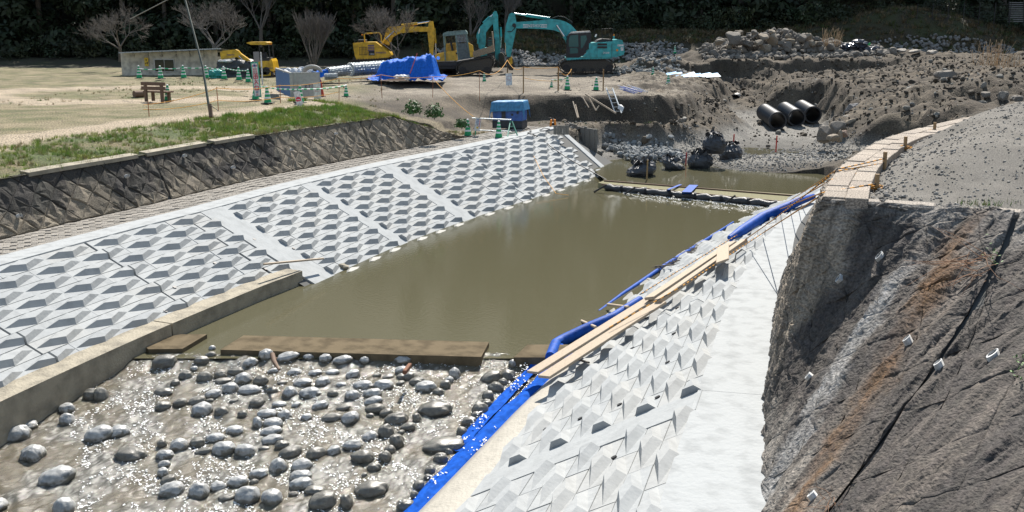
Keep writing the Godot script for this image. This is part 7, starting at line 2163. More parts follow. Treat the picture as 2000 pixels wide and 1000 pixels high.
# ---------------------------------------------------------------- things on the berm
func build_terrace_things() -> void:
	var g1 := thing("generator", "blue boxed generator on the berm with a pale blue tarp over its roof", "generator", P(-0.10, 1.60, 48.32), -0.28)
	var bm := MB.new()
	bm.box(Vector3(0, 0.2, 0), Vector3(1.46, 0.36, 0.9), Basis.IDENTITY, 0.02)
	put("base", bm.mesh(), mat("gen_base", lin(0.05, 0.055, 0.065), 0.6, "grime", 1.0), g1)
	var b2 := MB.new()
	b2.box(Vector3(0, 0.72, 0), Vector3(1.42, 0.7, 0.86), Basis.IDENTITY, 0.02)
	put("body", b2.mesh(), M.gen_blue, g1)
	for e in [[-0.18, 0.68, 0.2, 0.44], [0.5, 0.78, 0.1, 0.17], [0.24, 0.66, 0.1, 0.1], [0.26, 0.86, 0.05, 0.06]]:
		var p := MB.new()
		p.box(Vector3(e[0], e[1], 0.435), Vector3(e[2], e[3], 0.02), Basis.IDENTITY, 0.004)
		put("panel", p.mesh(), M.gen_base, g1)
	var nx := 30
	var nz := 20
	var tp := put("tarp_cover", grid_mesh(nx, nz, func(i: int, j: int) -> Vector3:
		var u := lerpf(-1.0, 1.0, float(i) / (nx - 1))
		var v := lerpf(-1.0, 1.0, float(j) / (nz - 1))
		var x := clampf(u * 1.25, -0.76, 0.76)
		var z := clampf(v * 0.95, -0.48, 0.48)
		var drop := maxf(absf(u * 1.25) - 0.76, 0.0) * 0.9 + maxf(absf(v * 0.95) - 0.48, 0.0) * 0.95
		var fl := maxf(absf(u * 1.25) - 0.76, 0.0) * 0.18
		return Vector3(x + signf(u) * fl, 1.26 - drop + 0.09 * (u + 0.2) * 0.6 + 0.03 * fn.get_noise_2d(u * 3.0, v * 3.0), z + signf(v) * maxf(absf(v * 0.95) - 0.48, 0.0) * 0.12 + 0.03 * fn.get_noise_2d(u * 4.0 + 9.0, drop * 2.0) * signf(v)), func(_v, _n, _i, _j): return GREY), M.tarp_pale, g1)
	tp.name = "tarp_cover"
	# barricade
	var bc := thing("barricade", "green A-frame barricade with a grey bar and a hanging notice before the generator", "barricade")
	var leg := func(a: Vector3, b: Vector3) -> void:
		var m := MB.new()
		m.bar(a, b, 0.05, 0.05, Vector3.UP, 0.008)
		put("leg", m.mesh(), mat("barrier_green", lin(0.03, 0.22, 0.15), 0.5), bc)
	leg.call(P(-0.20, 1.60, 44.24), P(-0.07, 2.20, 45.20))
	leg.call(P(0.25, 1.60, 44.66), P(0.00, 2.20, 45.20))
	leg.call(P(-1.62, 1.60, 45.09), P(-1.54, 2.34, 44.80))
	var bar := MB.new()
	bar.tube([P(-1.74, 2.36, 44.90), P(-0.04, 2.26, 45.20)], 0.028, 8)
	put("top_bar", bar.mesh(), M.galv, bc)
	var bar2 := MB.new()
	bar2.tube([P(-1.43, 1.84, 44.90), P(-0.05, 1.75, 45.20)], 0.02, 8)
	put("lower_bar", bar2.mesh(), M.galv, bc)
	var cr := MB.new()
	cr.bar(P(-0.09, 1.98, 45.10), P(0.09, 1.98, 45.10), 0.03, 0.03)
	cr.bar(P(-0.16, 1.68, 45.00), P(0.20, 1.72, 45.00), 0.03, 0.03)
	put("cross_bar", cr.mesh(), M.barrier_green, bc)
	var nt := thing("hanging_notice", "white notice with red and blue writing hung on the barricade's left end", "sign")
	var nb := MB.new()
	var ce := P(-1.49, 2.11, 44.70)
	var tl := Basis(Vector3.BACK, -0.14)
	nb.box(ce, Vector3(0.25, 0.58, 0.015), tl, 0.003)
	put("board", nb.mesh(), M.white, nt)
	for k in 3:
		var m := MB.new()
		for j in (5 - k): m.box(ce + tl * Vector3(0.07 - 0.06 * k, 0.2 - 0.07 * j, 0.012), Vector3(0.035, 0.045, 0.006), tl)
		put("writing", m.mesh(), M.sign_red if k == 0 else M.gen_blue, nt)
	var ym := MB.new()
	ym.box(ce + tl * Vector3(0.0, -0.14, 0.012), Vector3(0.09, 0.07, 0.006), tl)
	put("mark", ym.mesh(), M.sign_yellow, nt)
	# orange two-drum compactor
	var cp := thing("compactor", "small orange twin-drum machine standing at the end of the white coping", "compactor", P(1.95, 1.62, 48.87))
	for s in [-1.0, 1.0]:
		var m := MB.new()
		m.box(Vector3(s * 0.1, 0.17, 0), Vector3(0.09, 0.32, 0.2), Basis(Vector3.BACK, s * 0.12), 0.03)
		put("side_guard", m.mesh(), M.orange, cp)
	var m3 := MB.new()
	m3.tube([Vector3(-0.14, 0.12, 0), Vector3(0.14, 0.12, 0)], 0.07, 10)
	put("motor", m3.mesh(), M.black, cp)
	var m4 := MB.new()
	m4.tube([Vector3(0.0, 0.3, 0), Vector3(0.05, 0.36, -0.1), Vector3(-0.2, 0.40, -0.12)], 0.012, 5)
	put("handle", m4.mesh(), M.black, cp)
	# hoses and cords
	var hs := MB.new()
	hs.tube([P(0.51, 1.66, 46.75), P(0.80, 1.70, 47.05), P(0.87, 1.68, 46.09), P(0.68, 1.68, 45.19), P(0.90, 1.66, 44.95), P(1.19, 1.45, 45.66), P(1.78, 1.10, 44.55), P(2.41, 0.75, 43.60), P(3.22, 0.40, 42.63), P(3.88, 0.15, 41.41)], 0.022, 6)
	hs.tube([P(1.26, 1.66, 46.75), P(1.47, 1.68, 47.50), P(1.74, 1.66, 47.22), P(1.53, 1.66, 46.52), P(1.29, 1.66, 46.29)], 0.02, 6)
	one("hose", hs, M.black, "thin black hose running down the far block slope from the generator", "hose")
	rope("thin orange cord trailing down the far block slope into the pool", [P(0.34, 1.58, 45.50), P(0.86, 1.05, 42.95), P(1.25, 0.50, 40.01), P(1.66, 0.12, 38.20), P(2.13, 0.05, 38.27)], 0.012, Color(0.6, 0.3, 0.06), 0.0)
	var wd := MB.new()
	wd.bar(P(-5.92, 0.75, 23.78), P(-4.86, 0.45, 25.70), 0.07, 0.045, Vector3.UP, 0.008)
	one("wooden_batten", wd, M.wood, "long wooden batten lying across the lower far slope near the kerb's end", "batten")
	var bl := MB.new()
	for k in 5: bl.box(P(-4.63, 0.05, 26.42) + Vector3(rng.randf_range(-0.2, 0.2), 0.02, rng.randf_range(-0.1, 0.1)), Vector3(0.22, 0.1, 0.14), Basis(Vector3(0.2, 1, 0.1).normalized(), k * 1.1), 0.03)
	one("broken_blocks", bl, M.concrete_old, "few broken concrete lumps at the pool edge by the kerb's end", "rubble")

# ---------------------------------------------------------------- near right bank
func build_right_things() -> void:
	# the fill behind the wall: a sheet spanned by the two wall tops
	var far := [Vector2(3.82, 12.5), Vector2(4.3, 13.8), Vector2(5.3, 16.1), Vector2(7.24, 19.6), Vector2(10.6, 23.9), Vector2(14.6, 28.3), Vector2(21, 36.2)]
	var near := [Vector2(3.82, 12.5), Vector2(4.92, 12.13), Vector2(5.9, 11.6), Vector2(7.6, 10.6), Vector2(9.5, 9.2), Vector2(11.5, 7.0), Vector2(17.0, 3.0)]
	var fp := path(far)
	var npth := path(near)
	var nu := 190
	var nv := 110
	var fill_y := func(a: float, b: float) -> float:      # a along the far edge, b along the near edge
		var n := b * 0.85
		var e := a * 0.8
		var m := smoothstep(0.42, 1.75, n + 0.2 * fn.get_noise_2d(a * 0.4, 2.0)) * smoothstep(0.1, 2.4, e)
		return 4.17 + 0.68 * m * (0.75 + 0.25 * smoothstep(2.0, 8.0, a)) + 0.06 * m * fn.get_noise_2d(a * 0.7, b * 0.7) + 0.035 * fine.get_noise_2d(a * 1.3, b * 1.3) * smoothstep(0.05, 0.5, minf(n, e) + 0.02) - 0.05 * (1.0 - smoothstep(0.5, 0.6, n))
	var fill_p := func(a: float, b: float) -> Vector3:
		var p := fp.at(a) + npth.at(b) - (far[0] as Vector2)
		return P(p.x, fill_y.call(a, b), p.y)
	struct("gravel_fill", grid_mesh(nu, nv, func(i: int, j: int) -> Vector3: return fill_p.call(pow(float(i) / (nu - 1), 1.4) * fp.length, pow(float(j) / (nv - 1), 1.6) * npth.length), func(v, _n, _i, _j):
		var n1 := fine.get_noise_2d(v.x * 0.9, v.z * 0.9)
		return Color(0.30, 0.275, 0.235).lerp(Color(0.40, 0.37, 0.32), clampf(0.5 + n1 * 1.3, 0.0, 1.0))), M.gravel)
	var chip := [blob(1, 1.0, 0.3, 1.0, 0.4, false, 3), blob(1, 5.0, 0.3, 1.0, 0.4, false, 3), blob(1, 9.0, 0.35, 1.0, 0.3, true)]
	var xf := []
	var cl := []
	for k in 16000:
		var a := pow(rng.randf(), 1.3) * fp.length
		var b := 0.5 + pow(rng.randf(), 1.5) * (npth.length - 0.5)
		if a < 0.05: continue
		var p: Vector3 = fill_p.call(a, b)
		var s := rng.randf_range(0.006, 0.017) if rng.randf() < 0.985 else rng.randf_range(0.018, 0.035)
		if b < 1.6 and rng.randf() < 0.3: s *= 1.7
		xf.append(Transform3D(Basis(Vector3(rng.randfn(0, 1), rng.randfn(0, 1), rng.randfn(0, 1)).normalized(), rng.randf() * TAU).scaled_local(Vector3(s * 1.3, s * 0.8, s)), p + Vector3(0, s * 0.2, 0)))
		var v := rng.randf_range(0.22, 0.5)
		cl.append(Color(v, v * 0.94, v * 0.84))
	scatter("gravel_stones", chip, M.stone, xf, cl)
	# coping stones along the wall top
	var cp := thing("wall_coping", "curving double row of pale stone slabs along the top of the right bank wall", "coping")
	var s := 0.06
	while s < fp.length - 0.6:
		var l := rng.randf_range(0.38, 0.52)
		for row in 2:
			var off := 0.02 + 0.27 * row
			var m := MB.new()
			var s0 := s + (0.2 if row else 0.0)
			if row == 1 and s < 0.1: s0 = s
			var pa := fp.at(s0 + l * 0.5)
			var d := fp.dir(maxf(s0 + l * 0.5, 0.7))
			var r := Vector2(d.y, -d.x)
			var c := pa + r * (off + 0.13)
			m.col = Color(0.50, 0.425, 0.345) * rng.randf_range(0.85, 1.12)
			m.box(P(c.x, 4.17 + rng.randf_range(-0.012, 0.012), c.y), Vector3(0.268, 0.14, l - 0.007 + (0.2 if row == 1 and s < 0.1 else 0.0)), Basis(Vector3.UP, -atan2(d.x, d.y)), 0.008)
			put("coping_stone", m.mesh(), M.stone, cp)
		s += l
	for k in 9:      # rough cap stones on the near return of the wall
		var m := MB.new()
		var p := npth.at(0.4 + k * 0.62)
		var d := npth.dir(0.6 + k * 0.62)
		var c := p + Vector2(-d.y, d.x) * 0.1
		m.col = Color(0.42, 0.37, 0.31) * rng.randf_range(0.8, 1.1)
		m.box(P(c.x, 4.13 + rng.randf_range(-0.02, 0.02), c.y), Vector3(0.6, 0.12, rng.randf_range(0.25, 0.36)), Basis(Vector3.UP, atan2(d.y, d.x)), 0.035)
		put("coping_stone", m.mesh(), M.stone, cp)
	# pegs and ropes
	var pegs := [[P(8.57, 4.17, 20.83), 0.22, "farthest wooden peg beside the curving coping"], [P(6.95, 4.17, 18.09), 0.22, "wooden peg beside the coping, second from the far end"], [P(5.73, 4.17, 15.68), 0.24, "tallest wooden peg beside the coping, between two others"], [P(4.87, 4.17, 13.55), 0.2, "nearest wooden peg beside the coping's near end"]]
	for e in pegs:
		var m := MB.new()
		m.tube([e[0] - Vector3(0, 0.2, 0), e[0] + Vector3(0, e[1], 0)], 0.033, 8)
		one("wooden_peg", m, mat("peg_wood", lin(0.30, 0.2, 0.1), 0.8, "stain", 3.0), e[2], "peg")
	var yc := Color(0.62, 0.27, 0.012)
	var py := Vector3(0, 0.07, 0)
	# peg -> over the coping's edge -> down along the slope to the barrier
	rope("black and orange rope from the nearest peg to the top of the barrier roll", [pegs[3][0] + py, P(3.94, 4.22, 12.90), P(7.20, 1.44, 27.29), P(2.66, 0.84, 20.62)], 0.010, yc, 0.0, "", true)
	rope("black and orange rope from the tallest peg down to the planks' far end", [pegs[2][0] + py * 2.0, P(4.70, 4.28, 14.70), P(5.17, 1.67, 22.24)], 0.010, yc, 0.004, "", true)
	rope("second black and orange rope from the tallest peg, to the barrier roll", [pegs[2][0] + py, P(4.64, 4.26, 14.60), P(9.44, 0.29, 34.50)], 0.010, yc, 0.002, "", true)
	rope("black and orange rope from the second far peg to the sill's end rod", [pegs[1][0] + py, P(5.75, 4.20, 17.00), P(9.13, 0.45, 34.00)], 0.011, yc, 0.002, "", true)
	rope("black and orange rope lying across the coping from the farthest peg", [pegs[0][0] + py, P(7.61, 4.21, 20.20)], 0.011, yc, 0.0, "", true)
	rope("low black and orange rope from the coping's middle down the sill's right end", [P(5.39, 4.21, 15.20), P(4.36, 4.24, 13.90), P(8.92, 0.47, 33.50)], 0.010, yc, 0.002, "", true)
	rope("black and orange rope stretched along the right slope over the long planks", [P(3.87, 4.18, 12.80), P(5.71, 1.69, 22.87), P(3.27, 1.37, 19.20), P(1.80, 0.86, 18.17)], 0.011, yc, 0.0, "", true)
	rope("black and orange rope running along the coping's far end", [P(9.64, 4.24, 22.00), P(10.98, 4.29, 23.50), P(12.54, 4.26, 25.00)], 0.012, yc, 0.0, "", true)
	for e in [[pegs[3][0], 0.26, "tangle of black and orange rope round the nearest peg"], [pegs[1][0], 0.28, "tangle of black and orange rope round the second far peg"]]:
		var m := MB.new()
		for k in 5:
			m.col = yc if k % 2 else Color(0.25, 0.12, 0.02)
			var l := []
			for j in 12:
				var an := TAU * j / 11.0
				l.append(e[0] + Vector3(-0.25 + cos(an) * (e[1] + 0.03 * k), 0.03 + 0.02 * sin(an * 2.0 + k), sin(an) * 0.05 + 0.02 * k - 0.04))
			m.tube(l, 0.009, 5, false)
		one("rope", m, M.rope, e[2], "rope")
	# planks on the near slope
	for e in [[P(0.37, 0.16, 17.65), P(2.81, 0.92, 19.98), 0.30, 0.05, 0.12, "long pale plank on the near slope, river side one of the lower pair"], [P(0.55, 0.36, 16.84), P(2.87, 1.09, 19.09), 0.30, 0.05, 0.12, "long pale plank on the near slope, bank side one of the lower pair"], [P(2.73, 1.00, 19.70), P(5.04, 1.46, 22.92), 0.22, 0.06, 0.16, "weathered plank on the near slope, river side one of the upper pair"], [P(2.81, 1.13, 19.02), P(5.18, 1.62, 22.35), 0.16, 0.09, 0.16, "dark edged beam on the near slope, bank side one of the upper pair"]]:
		var m := MB.new()
		var a: Vector3 = e[0]
		var b: Vector3 = e[1]
		m.bar(a, b, e[2], e[3], Vector3(-0.42, 0.88, 0.15), 0.006)
		one("plank", m, M.wood, e[5], "plank")
	var sp := MB.new()
	sp.bar(P(4.67, 1.55, 22.13), P(4.19, 1.72, 19.86), 0.26, 0.04, Vector3(-0.4, 0.88, 0.1), 0.006)
	one("plank", sp, M.wood, "short pale plank laid across the upper pair of planks", "plank")
	for e in [[P(2.18, 0.11, 22.49), P(2.41, 0.63, 20.38), "brown stake sticking out over the water under the planks' middle"], [P(1.46, -0.22, 22.48), P(1.68, 0.43, 19.60), "brown stake sticking out over the water beside the blue roll"], [P(1.12, 0.29, 18.08), P(1.35, 0.53, 17.12), "short brown stake under the lower planks on the bank side"], [P(3.81, -0.13, 27.24), P(3.99, 0.55, 24.58), "thin driftwood stick caught on the near water's edge"]]:
		var m := MB.new()
		m.tube([e[0], e[1]], 0.032 if e[2].begins_with("brown") else 0.02, 7)
		one("wooden_stake", m, M.wood if e[2].begins_with("brown") else M.bark, e[2], "stake")
	# blue barrier roll and sheet
	var rl := MB.new()
	var pts := [P(0.73, 0.12, 18.67), P(0.89, 0.02, 19.81), P(1.04, 0.07, 19.92), P(1.58, 0.23, 20.25), P(2.12, 0.43, 20.40), P(2.76, 0.55, 21.30)]
	rl.tube(pts, [0.10, 0.115, 0.12, 0.115, 0.10, 0.08], 14)
	one("blue_barrier_roll", rl, M.tarp, "fat blue tarp roll bent over the weir's right end", "water barrier")
	var r2 := MB.new()
	r2.tube([P(5.40, 1.15, 24.87), P(5.78, 1.29, 25.20), P(6.54, 1.42, 26.26), P(7.06, 1.65, 26.27), P(7.56, 1.77, 26.67), P(8.18, 1.77, 27.50)], [0.08, 0.13, 0.145, 0.13, 0.11, 0.08], 14)
	one("blue_barrier_roll", r2, M.tarp, "fat blue tarp roll at the upstream end of the near slope", "water barrier")
	var r3 := MB.new()
	r3.tube([P(1.97, -0.02, 22.38), P(2.64, 0.00, 23.80), P(3.38, 0.02, 25.25), P(4.11, 0.04, 26.70), P(5.02, 0.05, 28.44), P(6.06, 0.05, 30.47), P(7.23, 0.03, 32.90)], [0.03, 0.045, 0.055, 0.06, 0.06, 0.05, 0.03], 8)
	one("blue_hose", r3, M.tarp, "thin blue sheet roll half afloat along the near water's edge", "water barrier")
	# the wide blue sheet down the edge of the ramp
	var c0 := [Vector2(0.86, 19.25), Vector2(0.38, 18.10), Vector2(-0.14, 17.04), Vector2(-0.60, 16.02), Vector2(-1.05, 14.97), Vector2(-1.50, 13.83), Vector2(-1.84, 12.95)]
	var sp2 := path(c0)
	var nu2 := 120
	var nv2 := 16
	var me := grid_mesh(nu2, nv2, func(i: int, j: int) -> Vector3:
		var s2 := sp2.length * i / (nu2 - 1.0)
		var t := j / (nv2 - 1.0)
		var p := sp2.at(s2)
		var d := sp2.dir(maxf(s2, 0.6))
		var r := Vector2(-d.y, d.x)
		var w := p + r * lerpf(-0.03, 0.42 + 0.06 * fn.get_noise_2d(s2 * 0.8, 1.0), t)
		var y := ramp_y(w.y) + 0.10 * sin(PI * clampf(t * 1.1, 0.0, 1.0)) + 0.03 * fn.get_noise_2d(s2 * 0.9 + t * 2.0, t * 3.0) + 0.035 * fine.get_noise_2d(s2 * 0.8, t * 2.0) + 0.06 * pow(t, 3.0)
		return P(w.x, y, w.y), func(_v, _n, _i, _j): return GREY)
	var bs := put("blue_sheet", me, M.tarp_wet)
	tag(bs, "wet blue tarpaulin strip lying along the ramp's right edge in running water", "tarpaulin")
	var c1 := [Vector2(0.98, 19.79), Vector2(0.60, 19.00), Vector2(0.09, 17.88), Vector2(-0.44, 16.59), Vector2(-0.91, 15.39)]
	var sp3 := path(c1)
	var me2 := grid_mesh(80, 6, func(i: int, j: int) -> Vector3:
		var s2 := sp3.length * i / 79.0
		var p := sp3.at(s2)
		var d := sp3.dir(maxf(s2, 0.6))
		var w := p + Vector2(d.y, -d.x) * lerpf(0.0, -0.2, j / 5.0) + Vector2(-0.12, 0.0)
		return P(w.x, ramp_y(w.y) + 0.05 + 0.03 * fn.get_noise_2d(s2 * 1.8, j * 0.5), w.y), func(_v, _n, _i, _j): return GREY)
	var b2 := put("blue_sheet", me2, M.tarp_wet)
	tag(b2, "narrow blue tarpaulin band under water beside the wide strip on the ramp", "tarpaulin")
	var db := MB.new()      # drift twigs caught on the blocks
	for k in 60:
		var p := P(3.84, 0.12, 25.78).lerp(P(5.52, 0.15, 28.81), rng.randf())
		var e := Vector3(rng.randfn(0, 1), rng.randfn(0, 0.3), rng.randfn(0, 1)).normalized() * rng.randf_range(0.1, 0.3)
		db.tube([p - e, p + e * 0.3 + Vector3(0, 0.03, 0), p + e], 0.007, 4, false)
	one("drift_twigs", db, M.bark, "mat of drift twigs caught on the near slope's lowest blocks", "debris")

# ---------------------------------------------------------------- plants
func build_plants() -> void:
	bare_tree("wide bare spreading tree behind the shed at the left", P(-21.16, 3.89, 74.00), 4.6, 1, 31, 1.0, 0.55, 1.6, 5)
	bare_tree("upright bare shrub tree with many stems behind the container", P(-12.61, 3.57, 66.00), 3.9, 9, 32, 0.35, 1.3, 0.7, 4)
	bare_tree("pale bare twiggy tree in front of the yellow excavator", P(-7.74, 4.02, 70.00), 4.3, 2, 33, 1.0, 0.55, 1.3, 5)
	bare_tree("thin bare tree at the forest edge behind the turquoise boom", P(-3.70, 4.32, 92.00), 5.0, 1, 34, 0.7, 1.0, 1.0, 4)
	bare_tree("thin bare tree at the forest edge between the two turquoise arms", P(-0.68, 4.30, 93.00), 5.5, 1, 35, 0.6, 1.0, 1.0, 4)
	bare_tree("bare twiggy tree at the left frame edge behind the shed", P(-28.57, 3.82, 76.00), 4.0, 1, 36, 1.0, 0.6, 1.4, 5)
	bare_tree("bare hillside tree above the mini excavator", P(-21.60, 4.58, 90.00), 6.0, 1, 37, 0.8, 0.9, 1.2, 4)
	# grass on the bank: tufts, uncounted
	var tuft := []
	for k in 4:
		var m := MB.new()
		for j in 16:
			var a := rng.randf() * TAU
			var o := Vector3(cos(a), 0, sin(a)) * rng.randf() * 0.09
			var l := Vector3(cos(a + rng.randf_range(-1, 1)) * rng.randf_range(0.02, 0.09), rng.randf_range(0.08, 0.2), sin(a) * rng.randf_range(0.02, 0.09))
			var w := Vector3(-sin(a), 0, cos(a)) * 0.008
			var f := rng.randf_range(0.75, 1.25)
			m.col = Color(f, f, f)
			m.t(o - w, o + w, o + l)
		tuft.append(m.mesh())
	var xf := []
	var cl := []
	for k in 17000:
		var s := rng.randf_range(4.0, 40.7)
		var n := 2.55 + rng.randf() * (3.7 if s < 35.0 else 7.0)
		var p := Lc.at(s)
		var d := Lc.dir(s)
		var w := p + Vector2(-d.y, d.x) * n
		var dens := fn.get_noise_2d(w.x * 0.5, w.y * 0.5) * 0.7 + fn.get_noise_2d(w.x * 1.7, w.y * 1.7) * 0.5
		var lush := smoothstep(22.0, 27.0, s) * (1.0 - smoothstep(36.0, 37.5, s))
		if rng.randf() > 0.36 + dens * 1.1 + lush * 0.25: continue
		if s > 36.5 and rng.randf() < 0.2: continue
		var y := bank_y(w.x, w.y, Vector2(s, n))
		var tap := clampf((37.9 - s) / 5.0, 0.0, 1.0)
		y = lerpf(lerpf(1.5, y, smoothstep(2.4, 8.0, n)), y, tap)
		y += rough(w.x, w.y, 0.12) * smoothstep(2.5, 3.2, n)
		var sc := rng.randf_range(0.35, 0.9) * (1.0 + 0.9 * lush * maxf(0.0, 0.4 + dens))
		xf.append(Transform3D(Basis(Vector3.UP, rng.randf() * TAU).scaled_local(Vector3(sc * 1.2, sc, sc * 1.2)), P(w.x, y - 0.01, w.y)))
		var dry := rng.randf() < 0.24 - lush * 0.14 + (0.3 if n < 3.0 else 0.0) + (0.6 if s > 36.5 else 0.0)
		cl.append(Color(0.34, 0.27, 0.15) * rng.randf_range(0.7, 1.1) if dry else Color(0.16, 0.26, 0.04).lerp(Color(0.36, 0.37, 0.10), clampf(0.45 + 1.1 * fn.get_noise_2d(w.x * 0.8 + 20.0, w.y * 0.8) + rng.randf_range(-0.3, 0.3), 0.0, 1.0)) * rng.randf_range(0.75, 1.2))
	scatter("grass", tuft, M.leaf, xf, cl)
	xf = []
	cl = []
	for k in 2600:      # thin grass elsewhere on the far bank, dry at the cut's lip
		var x := rng.randf_range(-22, 9)
		var d := rng.randf_range(42, 66)
		var nv := Lc.near(Vector2(x, d))
		if nv.y < 8.8 and x < 0.0: continue
		if x > -7.0 and d > 52.5: continue
		var sc := rng.randf_range(0.3, 0.8)
		var y := field_y(x, d)
		if y < 1.0 or x < -6.5 and fn.get_noise_2d(x * 0.4, d * 0.4) < 0.05: continue
		xf.append(Transform3D(Basis(Vector3.UP, rng.randf() * TAU).scaled_local(Vector3(sc * 1.5, sc, sc * 1.5)), P(x, y - 0.01, d)))
		cl.append(Color(0.36, 0.28, 0.16) * rng.randf_range(0.7, 1.1) if rng.randf() < 0.7 else Color(0.10, 0.16, 0.035))
	scatter("dry_grass", tuft, M.leaf, xf, cl)
	# two glossy bushes on the bank
	for e in [[P(-3.99, 3.13, 41.50), 0.42, 0.55, "rounded dark green bush on the grass bank, left one of two"], [P(-3.15, 2.98, 41.80), 0.42, 0.6, "rounded dark green bush on the grass bank, right one of two"], [P(-2.13, 2.28, 43.60), 0.3, 0.35, "low green weed clump at the wall's end behind the berm cone"]]:
		var t := thing("bush", e[3], "bush", e[0] - Vector3(0, e[2] * 0.5, 0))
		var m := MB.new()
		for k in 420:
			var d := Vector3(rng.randfn(0, 1), absf(rng.randfn(0, 1)), rng.randfn(0, 1)).normalized()
			var p: Vector3 = d * Vector3(e[1], e[2], e[1]) * pow(rng.randf(), 0.4) * (1.0 + 0.3 * fn.get_noise_3d(d.x * 3.0, d.y * 3.0, d.z * 3.0))
			var a := (d + Vector3(rng.randfn(0, 0.6), rng.randfn(0, 0.6), rng.randfn(0, 0.6))).normalized()
			var b := a.cross(Vector3(rng.randfn(0, 1), rng.randfn(0, 1), rng.randfn(0, 1))).normalized()
			var f := rng.randf_range(0.6, 1.3)
			m.col = Color(0.05 * f, 0.115 * f, 0.025 * f)
			var sz := rng.randf_range(0.04, 0.075)
			m.q(p - b * sz, p - a.cross(b) * sz * 0.5, p + b * sz, p + a.cross(b) * sz * 0.5)
		put("leaves", m.mesh(), M.leaf, t)
		var st := MB.new()
		st.tube([Vector3(0, -0.1, 0), Vector3(0.02, e[2] * 0.6, 0)], 0.02, 5)
		put("stem", st.mesh(), M.bark, t)
	# dead brush against the right wall, dry reeds on the far ledge
	for e in [[rw(8.2, 0.72, 0.1), 0.8, 22, "dry reddish vine twigs hanging on the dark wall across its crack", -1.0, 0.0045], [rw(8.86, 0.16, 0.05), 0.3, 12, "little dry twig tuft at the foot of the dark wall", -0.3, 0.003]]:
		var m := MB.new()
		for k in int(e[2]):
			var p: Vector3 = e[0] + Vector3(rng.randf_range(-0.05, 0.3), rng.randf_range(-0.2, 0.2), rng.randf_range(-0.2, 0.2)) * e[1]
			var dd := Vector3(e[4] * rng.randf_range(0.4, 1.0), rng.randf_range(-0.35, 0.3), rng.randf_range(-0.2, 0.5)).normalized()
			var l := [p]
			for j in 4:
				dd = (dd + Vector3(rng.randfn(0, 0.25), rng.randfn(-0.08, 0.25), rng.randfn(0, 0.2))).normalized()
				p += dd * e[1] * 0.24
				l.append(p)
			m.tube(l, [e[5], e[5] * 0.9, e[5] * 0.7, e[5] * 0.5, e[5] * 0.3], 4, false)
		one("dry_vine", m, mat("vine", lin(0.30, 0.17, 0.10), 0.9), e[3], "vine")
	for e in [[P(24.47, 5.08, 80.00), 1.3, "dry tan reeds standing behind the right end of the rock heap"], [P(28.33, 4.28, 62.00), 1.4, "clump of dry tan reeds on the soil bank at the far right"], [P(28.52, 3.71, 60.00), 1.2, "low dry reeds leaning over the soil bank at the right frame edge"]]:
		var m := MB.new()
		for k in 46:
			var o: Vector3 = Vector3(rng.randf_range(-1, 1), 0, rng.randf_range(-0.5, 0.5)) * e[1] * 0.6
			var tp: Vector3 = o + Vector3(rng.randf_range(-0.25, 0.4), rng.randf_range(0.4, 1.0), rng.randf_range(-0.2, 0.2)) * e[1] * 0.9
			m.tube([o - Vector3(0, 0.3, 0), o.lerp(tp, 0.6) + Vector3(0, 0.06, 0), tp], [0.012, 0.01, 0.022 if k % 3 == 0 else 0.005], 4, false)
		one("dry_reeds", m, mat("reed", lin(0.48, 0.34, 0.2), 0.9), e[2], "reeds", "", e[0])
	# small weeds on walls
	for e in [[rw(9.08, 0.5, 0.08), "small green weed on the dark wall at the right frame edge"], [rw(8.24, 0.76, 0.08), "tiny green leaf sprig in the dark wall's crack"]]:
		var m := MB.new()
		for k in 26:
			var p := Vector3(rng.randfn(0, 0.05), rng.randfn(0, 0.08), rng.randfn(0, 0.05))
			var a := Vector3(rng.randfn(0, 1), rng.randfn(0, 1), rng.randfn(0, 1)).normalized()
			var b := a.cross(Vector3.UP).normalized()
			m.col = Color(0.08, 0.17, 0.03) * rng.randf_range(0.7, 1.3)
			m.q(p - a * 0.02, p - b * 0.011, p + a * 0.02, p + b * 0.011)
		one("weed", m, M.leaf, e[1], "weed", "", e[0])
	var gp := MB.new()
	for k in 90:
		var o := Vector3(rng.randf_range(-0.5, 0.5), 0.0, rng.randf_range(-0.12, 0.12))
		gp.col = (Color(0.10, 0.20, 0.03) if k % 2 else Color(0.30, 0.26, 0.15)) * rng.randf_range(0.7, 1.2)
		gp.t(o - Vector3(0.006, 0, 0), o + Vector3(0.006, 0, 0), o + Vector3(rng.randf_range(-0.04, 0.04), rng.randf_range(0.03, 0.09), rng.randf_range(-0.03, 0.03)))
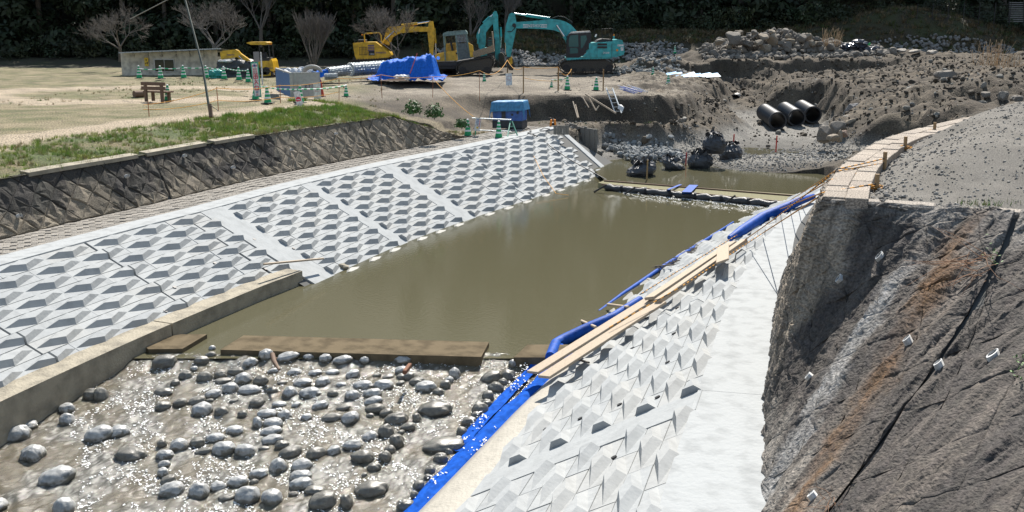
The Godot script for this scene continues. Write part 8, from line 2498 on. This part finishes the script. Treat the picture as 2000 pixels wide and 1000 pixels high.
	one("grass_patch", gp, M.leaf, "small green grass patch on the gravel behind the dark wall's top", "grass", "", P(5.93, 4.18, 12.25)).set_meta("kind", "stuff")
	xf = []
	cl = []
	for k in 5200:      # dry grass on the shaded far slope
		var x := rng.randf_range(-8, 50)
		var d := rng.randf_range(90.4, 98.5) if x < 24.0 else rng.randf_range(86.0, 98.5)
		var sc := rng.randf_range(1.2, 2.8)
		xf.append(Transform3D(Basis(Vector3.UP, rng.randf() * TAU).scaled_local(Vector3(sc * 1.6, sc, sc * 1.6)), P(x, field_y(x, d) - 0.03, d)))
		cl.append(Color(0.17, 0.125, 0.065) * rng.randf_range(0.6, 1.2) if rng.randf() < 0.7 else Color(0.07, 0.09, 0.025))
	scatter("slope_grass", tuft, M.leaf, xf, cl)
	# slatted screen and mesh fence at the top right
	var sc := thing("slat_screen", "grey slatted metal screen at the top right corner before the trees", "screen")
	for k in 11:
		var m := MB.new()
		m.bar(P(43.41, 8.26, 92.00) - Vector3(0, 0.16 * k, 0), P(46.00, 8.26, 92.00) - Vector3(0, 0.16 * k, 0), 0.03, 0.075)
		put("slat", m.mesh(), M.dull_steel, sc)
	for x in [0.0, 1.3]:
		var m := MB.new()
		m.bar(P(43.33, 8.39, 91.95) + Vector3(x, 0, 0), P(43.51, 6.74, 91.95) + Vector3(x, -0.2, 0), 0.06, 0.06)
		put("post", m.mesh(), M.black, sc)
	var fc := thing("mesh_fence", "dark thin mesh fence along the terrace at the upper right", "fence")
	for k in 7:
		var m := MB.new()
		var p := P(35.23, 6.65, 91.50) + Vector3(1.35 * k, 0.02 * k, 0)
		m.bar(p - Vector3(0, 0.3, 0), p + Vector3(0, 1.5, 0), 0.05, 0.05)
		put("post", m.mesh(), M.black, fc)
	for j in 8:
		var m := MB.new()
		m.bar(P(35.22, 6.73, 91.50) + Vector3(0, 0.18 * j, 0), P(43.24, 6.82, 91.50) + Vector3(0, 0.18 * j, 0), 0.012, 0.012)
		put("wire", m.mesh(), M.black, fc)
